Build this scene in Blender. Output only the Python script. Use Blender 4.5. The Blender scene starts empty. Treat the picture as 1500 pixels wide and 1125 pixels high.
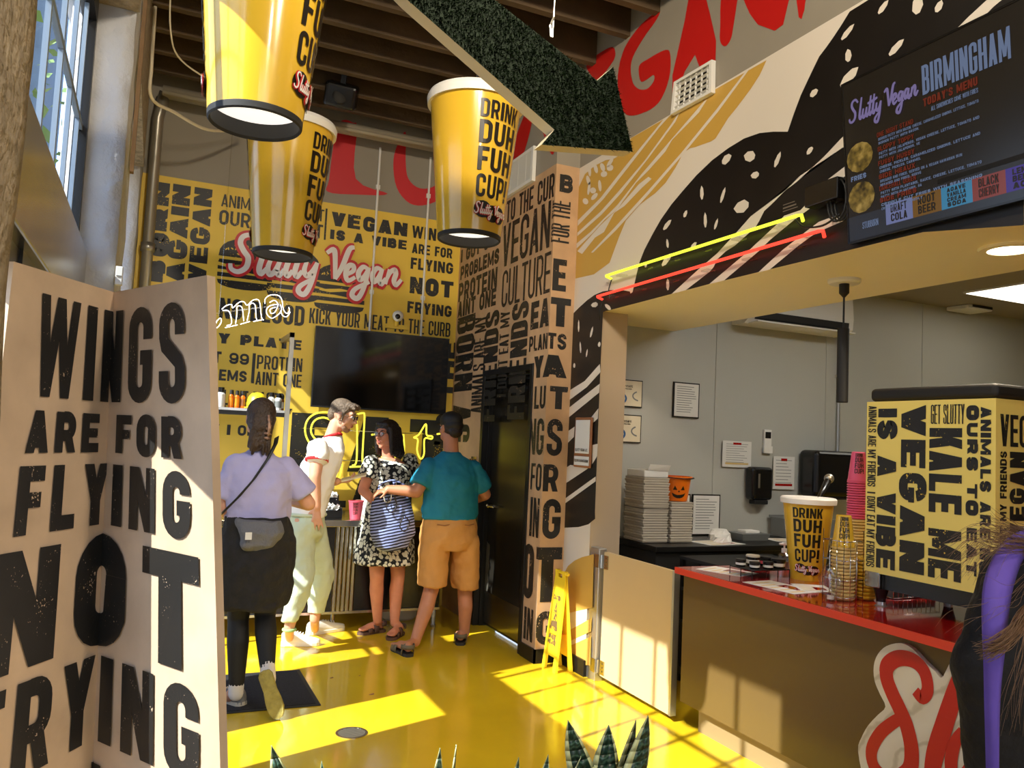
import bpy, bmesh, math, random
from mathutils import Vector, Matrix, Euler, noise
C = bpy.context.scene.collection
S = bpy.context.scene
PI = math.pi
random.seed(7)

# ---------------------------------------------------------------- camera
cam_d = bpy.data.cameras.new('camera')
cam = bpy.data.objects.new('camera', cam_d)
C.objects.link(cam)
cam_d.sensor_width = 36.0
cam_d.lens = 1179.43/1500*36
cam_d.clip_start = 0.05
_y, _p, _r = 0.419450, 0.0698284, 0.0474008
_f = Vector((math.sin(_y)*math.cos(_p), math.cos(_y)*math.cos(_p), math.sin(_p)))
_rt = Vector((math.cos(_y), -math.sin(_y), 0)); _up = _rt.cross(_f)
_r2 = math.cos(_r)*_rt+math.sin(_r)*_up
_u2 = -math.sin(_r)*_rt+math.cos(_r)*_up
cam.matrix_world = Matrix(((_r2.x, _u2.x, -_f.x, 0), (_r2.y, _u2.y, -_f.y, 0), (_r2.z, _u2.z, -_f.z, 1.6), (0, 0, 0, 1)))
S.camera = cam

# ---------------------------------------------------------------- sky
w = bpy.data.worlds.new('sky'); S.world = w; w.use_nodes = True
nt = w.node_tree; nt.nodes.clear()
wo = nt.nodes.new('ShaderNodeOutputWorld'); bg = nt.nodes.new('ShaderNodeBackground')
tc = nt.nodes.new('ShaderNodeTexCoord'); sx = nt.nodes.new('ShaderNodeSeparateXYZ'); cr = nt.nodes.new('ShaderNodeValToRGB')
nt.links.new(tc.outputs['Generated'], sx.inputs[0]); nt.links.new(sx.outputs['Z'], cr.inputs[0])
e = cr.color_ramp.elements
e[0].position = 0.0; e[0].color = (0.50, 0.48, 0.44, 1)
e[1].position = 1.0; e[1].color = (0.30, 0.50, 0.95, 1)
k = e.new(0.06); k.color = (0.80, 0.88, 1.0, 1)
k = e.new(0.4); k.color = (0.45, 0.65, 1.0, 1)
bg.inputs['Strength'].default_value = 3.0
nt.links.new(cr.outputs[0], bg.inputs[0]); nt.links.new(bg.outputs[0], wo.inputs[0])

# ---------------------------------------------------------------- sun
sd = bpy.data.lights.new('sun', 'SUN'); sd.energy = 14.0; sd.angle = 0.009; sd.color = (1.0, 0.93, 0.80)
sun = bpy.data.objects.new('sun', sd); C.objects.link(sun)
sun.location = (-6, -1, 8)
sun.rotation_euler = Vector((1.0, 0.36, -0.93)).to_track_quat('-Z', 'Y').to_euler()

# ---------------------------------------------------------------- colour management
S.view_settings.view_transform = 'Standard'
S.view_settings.look = 'None'
S.view_settings.gamma = 1.0
S.view_settings.use_curve_mapping = False
S.view_settings.exposure = 0.0


# ================================================================ helpers
def V(*a): return Vector(a)

class MB:
    """collects polygons; build() links them as ONE mesh object"""
    def __init__(s): s.v = []; s.f = []; s.m = []
    def add(s, pts, faces, m=0):
        b = len(s.v); s.v += [tuple(p) for p in pts]
        for f in faces: s.f.append([i+b for i in f]); s.m.append(m)
        return s
    def poly(s, pts, m=0): return s.add(pts, [list(range(len(pts)))], m)
    def box(s, x0, y0, z0, x1, y1, z1, m=0, M=None):
        if x0 > x1: x0, x1 = x1, x0
        if y0 > y1: y0, y1 = y1, y0
        if z0 > z1: z0, z1 = z1, z0
        p = [(x0,y0,z0),(x1,y0,z0),(x1,y1,z0),(x0,y1,z0),(x0,y0,z1),(x1,y0,z1),(x1,y1,z1),(x0,y1,z1)]
        if M is not None: p = [M @ Vector(q) for q in p]
        return s.add(p, [[0,3,2,1],[4,5,6,7],[0,1,5,4],[1,2,6,5],[2,3,7,6],[3,0,4,7]], m)
    def prism(s, pts, d, m=0, mside=None):
        """polygon pts extruded by vector d; caps are n-gons"""
        n = len(pts); d = Vector(d); a = [Vector(p) for p in pts]; b = [p+d for p in a]
        s.add(a, [list(range(n))], m)
        s.add(b, [list(range(n))[::-1]], m)
        s.add(a+b, [[i, (i+1) % n, n+(i+1) % n, n+i] for i in range(n)], m if mside is None else mside)
        return s
    def loft(s, rings, m=0, cap=True, closed=True):
        n = len(rings[0]); pts = [p for r in rings for p in r]; fs = []
        for k in range(len(rings)-1):
            for i in range(n if closed else n-1):
                j = (i+1) % n
                fs.append([k*n+i, k*n+j, (k+1)*n+j, (k+1)*n+i])
        if cap and closed: fs += [list(range(n))[::-1], [(len(rings)-1)*n+i for i in range(n)]]
        return s.add(pts, fs, m)
    def tube(s, pts, r, n=8, m=0, cap=True):
        pts = [Vector(p) for p in pts]; k = len(pts)
        rs = r if isinstance(r, (list, tuple)) else [r]*k
        rings = []; up = None
        for i, p in enumerate(pts):
            t = (pts[min(i+1, k-1)]-pts[max(i-1, 0)])
            t = t.normalized() if t.length > 1e-9 else Vector((0,0,1))
            if up is None:
                up = Vector((0,0,1)) if abs(t.z) < .9 else Vector((1,0,0))
            a = t.cross(up)
            if a.length < 1e-6: a = t.orthogonal()
            a.normalize(); b = t.cross(a).normalized(); up = -b if False else up - t*up.dot(t)
            if up.length < 1e-6: up = b
            rings.append([p+(a*math.cos(q*2*PI/n)+b*math.sin(q*2*PI/n))*rs[i] for q in range(n)])
        return s.loft(rings, m, cap)
    def lathe(s, prof, c=(0,0,0), n=32, m=0, cap=True, M=None, marks=None):
        """prof: list of (r,z) about the z axis at c"""
        c = Vector(c); rings = []
        for r, z in prof:
            ring = [Vector((r*math.cos(q*2*PI/n), r*math.sin(q*2*PI/n), z)) for q in range(n)]
            rings.append([(M @ p if M is not None else p)+c for p in ring])
        for k in range(len(rings)-1):
            s.loft(rings[k:k+2], m if marks is None else marks[k], False)
        if cap:
            s.poly(rings[0][::-1], m if marks is None else marks[0]); s.poly(rings[-1], m if marks is None else marks[-1])
        return s
    def ell(s, c, r, R=None, n=16, m=0):
        c = Vector(c); rings = []; h = n//2
        pts = [Vector((0,0,-r[2]))]; fs = []
        for k in range(1, h):
            a = -PI/2+PI*k/h
            for q in range(n):
                pts.append(Vector((r[0]*math.cos(a)*math.cos(q*2*PI/n), r[1]*math.cos(a)*math.sin(q*2*PI/n), r[2]*math.sin(a))))
        pts.append(Vector((0,0,r[2])))
        for q in range(n): fs.append([0, 1+(q+1) % n, 1+q])
        for k in range(h-2):
            for q in range(n):
                j = (q+1) % n
                fs.append([1+k*n+q, 1+k*n+j, 1+(k+1)*n+j, 1+(k+1)*n+q])
        L = len(pts)-1; b = 1+(h-2)*n
        for q in range(n): fs.append([b+q, b+(q+1) % n, L])
        if R is not None: pts = [R @ p for p in pts]
        return s.add([p+c for p in pts], fs, m)
    def cap(s, p0, p1, r0, r1=None, n=14, m=0):
        """tapered capsule"""
        if r1 is None: r1 = r0
        p0 = Vector(p0); p1 = Vector(p1); d = p1-p0; L = d.length
        if L < 1e-6: return s.ell(p0, (r0,r0,r0), None, n, m)
        t = d/L; a = t.orthogonal().normalized(); b = t.cross(a)
        prof = [(r0*math.cos(q), -r0*math.sin(q)) for q in (1.45, 1.1, .75, .4, 0)] + [(r1*math.cos(q), L+r1*math.sin(q)) for q in (0, .4, .75, 1.1, 1.45)]
        rings = [[p0+t*z+(a*math.cos(q*2*PI/n)+b*math.sin(q*2*PI/n))*r for q in range(n)] for r, z in prof]
        return s.loft(rings, m, True)
    def oval(s, rings, n=28, m=0, cap=True, jit=None):
        """rings: (centre, rx, ry, yaw[, tilt_vector]) horizontal ellipses lofted"""
        R = []
        for k, g in enumerate(rings):
            c = Vector(g[0]); rx, ry, yw = g[1], g[2], g[3]; tl = g[4] if len(g) > 4 else (0, 0)
            ring = []
            for q in range(n):
                a = q*2*PI/n; x = rx*math.cos(a); y = ry*math.sin(a)
                f = 1 if jit is None else 1+jit(k, a)
                x *= f; y *= f
                X = x*math.cos(yw)-y*math.sin(yw); Y = x*math.sin(yw)+y*math.cos(yw)
                ring.append(c+Vector((X, Y, X*tl[0]+Y*tl[1])))
            R.append(ring)
        return s.loft(R, m, cap)
    def build(s, name, mats, parent=None, smooth=False, bevel=0, seg=2, keep=False):
        me = bpy.data.meshes.new(name)
        org = Vector((0,0,0))
        if parent is None and s.v and not keep:
            xs = [p[0] for p in s.v]; ys = [p[1] for p in s.v]; zs = [p[2] for p in s.v]
            org = Vector(((min(xs)+max(xs))/2, (min(ys)+max(ys))/2, min(zs)))
        me.from_pydata([tuple(Vector(p)-org) for p in s.v], [], s.f)
        if not isinstance(mats, (list, tuple)): mats = [mats]
        for m in mats: me.materials.append(m)
        me.polygons.foreach_set('material_index', s.m)
        if smooth: me.polygons.foreach_set('use_smooth', [True]*len(s.f))
        me.update()
        o = bpy.data.objects.new(name, me); C.objects.link(o)
        o.location = org; BASE[o.name] = tuple(org)
        if parent is not None: adopt(o, parent)
        if bevel:
            b = o.modifiers.new('bevel', 'BEVEL'); b.width = bevel; b.segments = seg; b.limit_method = 'ANGLE'; b.angle_limit = .6
        return o

BASE = {}
def adopt(o, parent):
    """child keeps its world coordinates"""
    o.parent = parent
    o.matrix_parent_inverse = Matrix.Translation(-Vector(BASE.get(parent.name, (0,0,0))))
    BASE[o.name] = tuple(o.location)
def tag(o, label, cat, group=None, kind=None):
    o['label'] = label; o['category'] = cat
    if group: o['group'] = group
    if kind: o['kind'] = kind
    return o
def thing(name, label, cat, loc, group=None):
    o = bpy.data.objects.new(name, None); C.objects.link(o); o.location = loc
    o.empty_display_size = .1
    BASE[o.name] = tuple(loc)
    return tag(o, label, cat, group)
def struct(mb, name, mats, **k):
    o = mb.build(name, mats, keep=True, **k); o['kind'] = 'structure'; return o
def dup(root, dloc, label=None, rotz=0):
    """a copy of a thing, its parts and their sub-parts"""
    def cp(o, par):
        c = o.copy(); C.objects.link(c); c.parent = par
        for ch in [q for q in C.objects if q.parent == o]: cp(ch, c)
        return c
    r = cp(root, None); r.location = Vector(root.location)+Vector(dloc)
    r.rotation_euler.z += rotz
    if label: r['label'] = label
    return r
def spline(pts, k=6, closed=False):
    """Catmull-Rom through points of any dimension"""
    n = len(pts); out = []
    rng = range(n) if closed else range(n-1)
    for i in rng:
        p0 = pts[(i-1) % n] if closed or i > 0 else pts[0]
        p1 = pts[i]; p2 = pts[(i+1) % n]; p3 = pts[(i+2) % n] if closed or i+2 < n else pts[-1]
        for j in range(k):
            t = j/k
            out.append(tuple(.5*((2*b)+(-a+c)*t+(2*a-5*b+4*c-d)*t*t+(-a+3*b-3*c+d)*t**3) for a, b, c, d in zip(p0, p1, p2, p3)))
    if not closed: out.append(tuple(pts[-1]))
    return out

# ---------------------------------------------------------------- lettering
def ribbon(path, wd, closed=False):
    """quads of a flat stroke along a 2D path; wd number or list"""
    w0 = wd if isinstance(wd, list) else None; pp = []; ww = []
    for i, p in enumerate(path):
        if not pp or math.hypot(p[0]-pp[-1][0], p[1]-pp[-1][1]) > 1e-6:
            pp.append(p); ww.append(w0[i] if w0 else wd)
    path, wd = pp, ww
    n = len(path); L = []; R = []
    for i in range(n):
        a = path[(i-1) % n] if closed or i > 0 else path[i]
        b = path[(i+1) % n] if closed or i < n-1 else path[i]
        dx, dy = b[0]-a[0], b[1]-a[1]; l = math.hypot(dx, dy) or 1
        nx, ny = -dy/l, dx/l
        h = wd[i]/2
        if 0 < i < n-1 or closed:
            c = path[i]; ex, ey = c[0]-a[0], c[1]-a[1]; le = math.hypot(ex, ey) or 1
            cs = max(.5, abs((-ey/le)*nx+(ex/le)*ny)); h /= cs
        L.append((path[i][0]+nx*h, path[i][1]+ny*h)); R.append((path[i][0]-nx*h, path[i][1]-ny*h))
    q = []
    for i in range(n if closed else n-1):
        j = (i+1) % n
        q.append([L[i], R[i], R[j], L[j]])
    return q
def arc(cx, cy, rx, ry, a0, a1, k=5):
    return [(cx+rx*math.cos(math.radians(a0+(a1-a0)*i/k)), cy+ry*math.sin(math.radians(a0+(a1-a0)*i/k))) for i in range(k+1)]
WID = {'I': .42, 'J': .85, 'L': .85, 'E': .9, 'F': .86, 'M': 1.35, 'W': 1.5, "'": .35, '!': .42, ' ': .55, '|': .3, 'T': .95, '.': .4, ',': .4, '-': .6, '1': .6}
def glyph(ch, w, h, t):
    """block capital as a list of quads in a w x h box, stem t"""
    th = min(t*.9, h*.24); L, R, B, T, M = t/2, w-t/2, th/2, h-th/2, h*.5
    r = max(.01*h, min(R-L, (T-B)*.6)*.5)
    rect = lambda x0, y0, x1, y1: [(x0,y0),(x1,y0),(x1,y1),(x0,y1)]
    def dg(x0, y0, x1, y1, tx=t): return [(x0,y0),(x0+tx,y0),(x1+tx,y1),(x1,y1)]
    vl = rect(0,0,t,h); vr = rect(w-t,0,w,h)
    hb = lambda y, x0=0, x1=w: rect(x0, y-th/2, x1, y+th/2)
    rb = lambda p: ribbon(p, (t+th)/2)
    if ch in ('I', '|'): return [rect(0,0,w,h)] if ch == 'I' else [rect(w*.35,0,w*.65,h)]
    if ch == "'": return [rect(w*.15, h*.68, w*.85, h)]
    if ch == '!': return [rect(0,h*.28,w,h), rect(0,0,w,h*.18)]
    if ch == '.': return [rect(0,0,w,h*.16)]
    if ch == ',': return [dg(0,-h*.1,w*.3,h*.16,w*.6)]
    if ch == '-': return [hb(M)]
    if ch == 'L': return [vl, hb(B, t)]
    if ch == 'T': return [hb(T), rect(w/2-t/2,0,w/2+t/2,h-th)]
    if ch == 'E': return [vl, hb(B,t), hb(M,t,w*.93), hb(T,t)]
    if ch == 'F': return [vl, hb(M,t,w*.9), hb(T,t)]
    if ch == 'H': return [vl, vr, hb(M,t,w-t)]
    if ch in 'O0Q':
        q = rb2(arc(R-r,T-r,r,r,0,90)+arc(L+r,T-r,r,r,90,180)+arc(L+r,B+r,r,r,180,270)+arc(R-r,B+r,r,r,270,360), t, True)
        return q + ([dg(w*.5,h*.2,w-t*.8,-h*.06)] if ch == 'Q' else [])
    if ch == 'D': return [vl]+rb([(t*.9,T)]+arc(R-r,T-r,r,r,90,0)+arc(R-r,B+r,r,r,0,-90)+[(t*.9,B)])
    if ch == 'C': return rb([(R,h*.64)]+arc(R-r,T-r,r,r,0,90)+arc(L+r,T-r,r,r,90,180)+arc(L+r,B+r,r,r,180,270)+arc(R-r,B+r,r,r,270,360)+[(R,h*.36)])
    if ch == 'G': return rb([(R,h*.66)]+arc(R-r,T-r,r,r,0,90)+arc(L+r,T-r,r,r,90,180)+arc(L+r,B+r,r,r,180,270)+arc(R-r,B+r,r,r,270,360)+[(R,h*.5)])+[hb(h*.5-th*.2, w*.52, w)]
    if ch == 'S': return rb([(R,h*.68)]+arc(R-r,T-r,r,r,0,90)+arc(L+r,T-r,r,r,90,180)+[(L,h*.66),(L+t*.15,h*.585),(R-t*.15,h*.415),(R,h*.34)]+arc(R-r,B+r,r,r,0,-90)+arc(L+r,B+r,r,r,270,180)+[(L,h*.32)])
    if ch == 'U': return rb([(L,h)]+arc(L+r,B+r,r,r,180,270)+arc(R-r,B+r,r,r,270,360)+[(R,h)])
    if ch == 'J': return rb([(R,h)]+arc(R-r,B+r,r,r,0,-90)+arc(L+r,B+r,r,r,270,180)+[(L,h*.32)])
    if ch in 'PR':
        m = h*.42; r2 = min(r, (T-m)/2)
        q = [vl]+rb([(t*.9,T)]+arc(R-r2,T-r2,r2,r2,90,0)+arc(R-r2,m+r2,r2,r2,0,-90)+[(t*.9,m)])
        return q+([dg(w-t,0,w*.42,h*.42)] if ch == 'R' else [])
    if ch == 'B':
        m = h*.52; r2 = min(r, (T-m)/2); r3 = min(r, (m-B)/2)
        return [vl]+rb([(t*.9,T)]+arc(R-t*.1-r2,T-r2,r2,r2,90,0)+arc(R-t*.1-r2,m+r2,r2,r2,0,-90)+[(t*.9,m)])+rb([(t*.9,m)]+arc(R-r3,m-r3,r3,r3,90,0)+arc(R-r3,B+r3,r3,r3,0,-90)+[(t*.9,B)])
    if ch == 'A': return [dg(0,0,w/2-t*.5,h), dg(w-t,0,w/2-t*.5,h), hb(h*.24,t*.8,w-t*.8)]
    if ch == 'V': return [dg(w/2-t*.5,0,0,h), dg(w/2-t*.5,0,w-t,h)]
    if ch == 'W':
        a = t*.82
        return [dg(w*.27-a/2,0,0,h,a), dg(w*.27-a/2,0,w*.5-a/2,h,a), dg(w*.73-a/2,0,w*.5-a/2,h,a), dg(w*.73-a/2,0,w-a,h,a)]
    if ch == 'M':
        a = t*.85
        return [rect(0,0,a,h), rect(w-a,0,w,h), dg(w/2-a/2,h*.12,a*.1,h,a), dg(w/2-a/2,h*.12,w-a*1.1,h,a)]
    if ch == 'N': return [rect(0,0,t*.9,h), rect(w-t*.9,0,w,h), dg(w-t,0,0,h)]
    if ch == 'K': return [vl, dg(t*.7,h*.4,w-t,h), dg(w-t,0,t*.95,h*.62)]
    if ch == 'X': return [dg(0,0,w-t,h), dg(w-t,0,0,h)]
    if ch == 'Y': return [rect(w/2-t/2,0,w/2+t/2,h*.45), dg(w/2-t/2,h*.4,0,h), dg(w/2-t/2,h*.4,w-t,h)]
    if ch == 'Z': return [hb(B), hb(T), dg(0,th*.8,w-t,h-th*.8)]
    if ch in '96':
        t *= .75; R, L = w-t/2, t/2; r = max(.01*h, min(R-L, (T-B)*.6)*.5)
        m = h*.42; r2 = min(r, (T-m)/2)
        p = arc(R-r2,T-r2,r2,r2,0,90)+arc(L+r2,T-r2,r2,r2,90,180)+arc(L+r2,m+r2,r2,r2,180,270)+arc(R-r2,m+r2,r2,r2,270,360)
        q = rb2(p, t, True)+rb([(R,T-r2)]+arc(R-r,B+r,r,r,0,-90)+arc(L+r,B+r,r,r,270,180))
        return q if ch == '9' else [[(w-x,h-y) for x, y in s] for s in q]
    if ch == '1': return [rect(w-t,0,w,h), dg(0,h*.7,w-t,h)]
    if ch in '27': return [hb(T), dg(w*.2,0,w-t,h-th)]+([hb(B)] if ch == '2' else [])
    if ch in '3458': return glyph('S' if ch in '35' else 'B', w, h, t)
    return [rect(0,0,w,h)]
def rb2(p, t, closed): return ribbon(p[:-1] if closed else p, t, closed)
def text_quads(txt, u0, v0, u1, v1, wt=.36, gap=.16, rot=0):
    """quads of a line of capitals that fills the box exactly; rot 90 reads upward, -90 downward"""
    if rot == 0: W, H = u1-u0, v1-v0
    else: W, H = v1-v0, u1-u0
    tot = sum(WID.get(c, 1.0) for c in txt)+gap*(len(txt)-1)
    k = W/tot; x = 0; out = []
    for c in txt:
        w = WID.get(c, 1.0)*k
        if c != ' ':
            t = min(wt*k, w if c in 'I!' else w*.46)
            if c == 'I': w = WID['I']*k
            for q in glyph(c, w, H, t):
                if rot == 0: out.append([(u0+x+a, v0+b) for a, b in q])
                elif rot == 90: out.append([(u1-b, v0+x+a) for a, b in q])
                else: out.append([(u0+b, v1-x-a) for a, b in q])
        x += w+gap*k
    return out
def nudge(pts, i):
    """lift overlapping strokes a hair apart"""
    a = Vector(pts[0]); n = (Vector(pts[1])-a).cross(Vector(pts[2])-a)
    if n.length < 1e-12: return pts
    n = n.normalized()*3e-5*(i % 40)
    return [Vector(p)+n for p in pts]
def put(mb, quads, fn, m=0, du=None):
    """place 2D quads on a surface through fn(u,v); du = max width before a quad is cut"""
    for qi, q in enumerate(quads):
        if du and len(q) == 4:
            W = max(p[0] for p in q)-min(p[0] for p in q); n = max(1, int(math.ceil(W/du)))
            # cut along the edge pair that runs most along u
            e1 = abs(q[1][0]-q[0][0])+abs(q[2][0]-q[3][0]); e2 = abs(q[3][0]-q[0][0])+abs(q[2][0]-q[1][0])
            a, b, c, d = q if e1 >= e2 else (q[1], q[2], q[3], q[0])
            if n > 1:
                for i in range(n):
                    l = lambda p, r, s: (p[0]+(r[0]-p[0])*s, p[1]+(r[1]-p[1])*s)
                    mb.poly(nudge([fn(*l(a,b,i/n)), fn(*l(a,b,(i+1)/n)), fn(*l(d,c,(i+1)/n)), fn(*l(d,c,i/n))], qi), m)
                continue
        mb.poly(nudge([fn(*p) for p in q], qi), m)
SCRIPT = {
 'S': [[(1.5,1.85),(1.15,2.25),(.65,2.15),(.5,1.75),(.72,1.3),(1.0,.9),(.92,.35),(.5,.05),(.1,.18),(.02,.5)]],
 'l': [[(2.12,2.25),(1.85,1.2),(1.66,.35),(1.8,.05),(2.12,.42)]],
 'u': [[(2.32,1.0),(2.16,.42),(2.3,.05),(2.6,.3),(2.86,1.0)],[(2.86,1.0),(2.7,.35),(2.85,.05),(3.12,.42)]],
 't': [[(3.58,2.0),(3.38,1.1),(3.2,.35),(3.34,.05),(3.62,.4)],[(3.0,1.3),(3.75,1.36),(4.55,1.5)]],
 'T': [[(4.12,2.0),(3.92,1.1),(3.75,.35),(3.9,.05),(4.18,.42)]],
 'y': [[(4.42,1.0),(4.3,.45),(4.5,.15),(4.8,.45),(5.06,1.0)],[(5.06,1.0),(4.78,-.2),(4.42,-.95),(4.05,-.85),(4.12,-.5),(4.8,-.02)]],
 'V': [[(5.6,1.65),(5.98,1.9),(6.12,1.5),(6.2,.1)],[(6.2,.1),(6.6,.9),(6.98,2.0),(7.3,2.15)]],
 'e': [[(6.88,.42),(7.3,.7),(7.28,1.0),(7.0,.98),(6.84,.5),(7.0,.08),(7.45,.32)]],
 'g': [[(8.2,.92),(7.9,1.0),(7.64,.6),(7.76,.2),(8.02,.42),(8.3,1.0)],[(8.3,1.0),(8.06,-.2),(7.7,-.95),(7.32,-.82),(7.5,-.4),(8.36,.1)]],
 'a': [[(9.1,.92),(8.8,1.0),(8.54,.6),(8.62,.15),(8.88,.35),(9.16,1.0)],[(9.16,1.0),(9.0,.35),(9.14,.05),(9.42,.42)]],
 'n': [[(9.62,1.0),(9.4,.05)],[(9.44,.3),(9.66,.8),(9.94,1.0),(10.04,.75),(9.94,.3),(10.1,.05),(10.42,.42)]]}
def script_quads(u0, v0, u1, v1, wd=.24, slope=0.0, letters='SlutTyVegan', k=5):
    """brush-script logo in a box (v0 is the baseline, v1 the cap line); wd in script units"""
    out = []; X0 = min(p[0] for c in letters for s in SCRIPT[c] for p in s); X1 = max(p[0] for c in letters for s in SCRIPT[c] for p in s)
    sx = (u1-u0)/(X1-X0); sy = (v1-v0)/2.25
    for c in letters:
        for st in SCRIPT[c]:
            p = [(u0+(x-X0)*sx, v0+y*sy+(x-X0)*sx*slope) for x, y in st]
            p = spline(p, k) if len(p) > 2 else p
            n = len(p)
            ww = [wd*(sx+sy)/2*(.75+.35*math.sin(PI*(i/(n-1)))) for i in range(n)]
            out.append(ribbon(p, ww))
    return out
def put_script(mb, strokes, fn, m, k0=0.0, dk=.0003, du=None):
    for i, q in enumerate(strokes): put(mb, q, lambda u, v: fn(u, v, k0+dk*i), m, du)
def circle(cu, cv, ru, rv=None, n=14, a=0):
    rv = ru if rv is None else rv; ca, sa = math.cos(a), math.sin(a)
    return [(cu+ru*math.cos(q*2*PI/n)*ca-rv*math.sin(q*2*PI/n)*sa, cv+ru*math.cos(q*2*PI/n)*sa+rv*math.sin(q*2*PI/n)*ca) for q in range(n)]


# ================================================================ materials
MATS = {}
def srgb(r, g=None, b=None):
    if g is None: g = b = r
    f = lambda c: (c/255/12.92) if c/255 <= .04045 else ((c/255+.055)/1.055)**2.4
    return (f(r), f(g), f(b), 1)
def mat(name, col, rough=.5, metal=0, noise=0, nscale=8, bump=0, bscale=60, coat=0, spec=.5, emis=None, estr=0, sss=0):
    m = bpy.data.materials.new(name); m.use_nodes = True
    n = m.node_tree.nodes; l = m.node_tree.links; b = n['Principled BSDF']
    b.inputs['Base Color'].default_value = col
    b.inputs['Roughness'].default_value = rough
    b.inputs['Metallic'].default_value = metal
    b.inputs['Specular IOR Level'].default_value = spec
    if coat: b.inputs['Coat Weight'].default_value = coat; b.inputs['Coat Roughness'].default_value = .08
    if sss:
        b.inputs['Subsurface Weight'].default_value = sss; b.inputs['Subsurface Radius'].default_value = (.02,.008,.004)
    if emis: b.inputs['Emission Color'].default_value = emis; b.inputs['Emission Strength'].default_value = estr
    if noise or bump:
        t = n.new('ShaderNodeTexCoord')
    if noise:
        x = n.new('ShaderNodeTexNoise'); x.inputs['Scale'].default_value = nscale; x.inputs['Detail'].default_value = 5
        l.new(t.outputs['Object'], x.inputs['Vector'])
        h = n.new('ShaderNodeHueSaturation'); h.inputs['Color'].default_value = col
        mr = n.new('ShaderNodeMapRange'); mr.inputs['From Min'].default_value = .3; mr.inputs['From Max'].default_value = .7
        mr.inputs['To Min'].default_value = 1-noise; mr.inputs['To Max'].default_value = 1+noise
        l.new(x.outputs['Fac'], mr.inputs['Value']); l.new(mr.outputs[0], h.inputs['Value']); l.new(h.outputs[0], b.inputs['Base Color'])
    if bump:
        y = n.new('ShaderNodeTexNoise'); y.inputs['Scale'].default_value = bscale; y.inputs['Detail'].default_value = 6
        l.new(t.outputs['Object'], y.inputs['Vector'])
        bp = n.new('ShaderNodeBump'); bp.inputs['Strength'].default_value = bump; bp.inputs['Distance'].default_value = .02
        l.new(y.outputs['Fac'], bp.inputs['Height']); l.new(bp.outputs[0], b.inputs['Normal'])
    MATS[name] = m
    return m
def ink(name, paper, col=(.012,.011,.010,1), amount=.66, scale=55, rough=.45):
    """black letterpress ink with worn specks that show the paper"""
    m = mat(name, col, rough); n = m.node_tree.nodes; l = m.node_tree.links; b = n['Principled BSDF']
    t = n.new('ShaderNodeTexCoord')
    a = n.new('ShaderNodeTexNoise'); a.inputs['Scale'].default_value = scale; a.inputs['Detail'].default_value = 3
    c = n.new('ShaderNodeTexNoise'); c.inputs['Scale'].default_value = scale*.09; c.inputs['Detail'].default_value = 2
    l.new(t.outputs['Object'], a.inputs['Vector']); l.new(t.outputs['Object'], c.inputs['Vector'])
    ad = n.new('ShaderNodeMath'); ad.operation = 'MULTIPLY_ADD'; ad.inputs[1].default_value = .55; 
    l.new(c.outputs['Fac'], ad.inputs[0]); l.new(a.outputs['Fac'], ad.inputs[2])
    th = n.new('ShaderNodeMapRange'); th.inputs['From Min'].default_value = amount+.30; th.inputs['From Max'].default_value = amount+.32
    l.new(ad.outputs[0], th.inputs['Value'])
    mx = n.new('ShaderNodeMix'); mx.data_type = 'RGBA'; mx.inputs['A'].default_value = col; mx.inputs['B'].default_value = paper
    l.new(th.outputs[0], mx.inputs['Factor']); l.new(mx.outputs['Result'], b.inputs['Base Color'])
    return m
YEL = srgb(236,198,70); KRAFT = srgb(196,158,118)
m_floor = mat('yellow_floor', srgb(232,192,34), .16, noise=.08, nscale=1.6, coat=.5, spec=.5)
m_grey = mat('grey_wall', srgb(150,142,128), .7, noise=.03, nscale=3)
m_kwall = mat('kitchen_wall', srgb(182,182,174), .45, noise=.02, nscale=2)
m_yel = mat('yellow_paper', YEL, .5, noise=.03, nscale=4)
m_kraft = mat('kraft_paper', KRAFT, .6, noise=.13, nscale=5)
KRAFT2 = srgb(192,166,138)
m_kraft2 = mat('screen_paper', KRAFT2, .55, noise=.12, nscale=7)
m_ink = ink('ink_on_yellow', YEL, amount=.69, scale=90)
m_inkk = ink('ink_on_kraft', KRAFT, amount=.68, scale=80)
m_inks = ink('ink_on_screen', KRAFT2, amount=.70, scale=170)
m_white = mat('mural_white', srgb(226,216,202), .5)
m_black = mat('mural_black', srgb(24,20,17), .4, noise=.2, nscale=6)
m_gold = mat('mural_gold', srgb(205,163,75), .5)
m_red = mat('red_paint', srgb(196,28,24), .45)
m_logored = mat('logo_red', srgb(205,38,45), .45)
m_logowhite = mat('logo_white', srgb(236,228,224), .45)
m_cream = mat('cream_wall', srgb(222,190,120), .45)
m_soffit = mat('soffit_cream', srgb(255,242,196), .35)
m_jamb = mat('jamb_beige', srgb(184,164,138), .55)
m_gate = mat('gate_laminate', srgb(216,188,140), .35, noise=.02, nscale=3)
m_panel = mat('counter_laminate', srgb(106,84,48), .24, noise=.03, nscale=2, spec=.4)
m_plinth = mat('plinth_laminate', srgb(150,128,92), .4)
m_redtop = mat('red_acrylic', srgb(170,20,18), .06, coat=.6)
m_rededge = mat('red_edge', srgb(225,60,35), .3)
m_steel = mat('stainless', srgb(190,186,178), .22, 1, noise=.08, nscale=7)
m_chrome = mat('chrome', srgb(225,224,220), .1, 1)
m_alu = mat('aluminium', srgb(200,200,198), .35, .9)
m_dkmetal = mat('black_metal', srgb(26,24,22), .35, .3)
m_blackpl = mat('black_plastic', srgb(16,15,15), .25, spec=.6)
m_blackmat = mat('black_matte', srgb(22,21,20), .6)
m_rubber = mat('rubber', srgb(40,38,36), .7)
m_door = mat('door_black', srgb(38,35,30), .22, spec=.6)
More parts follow.
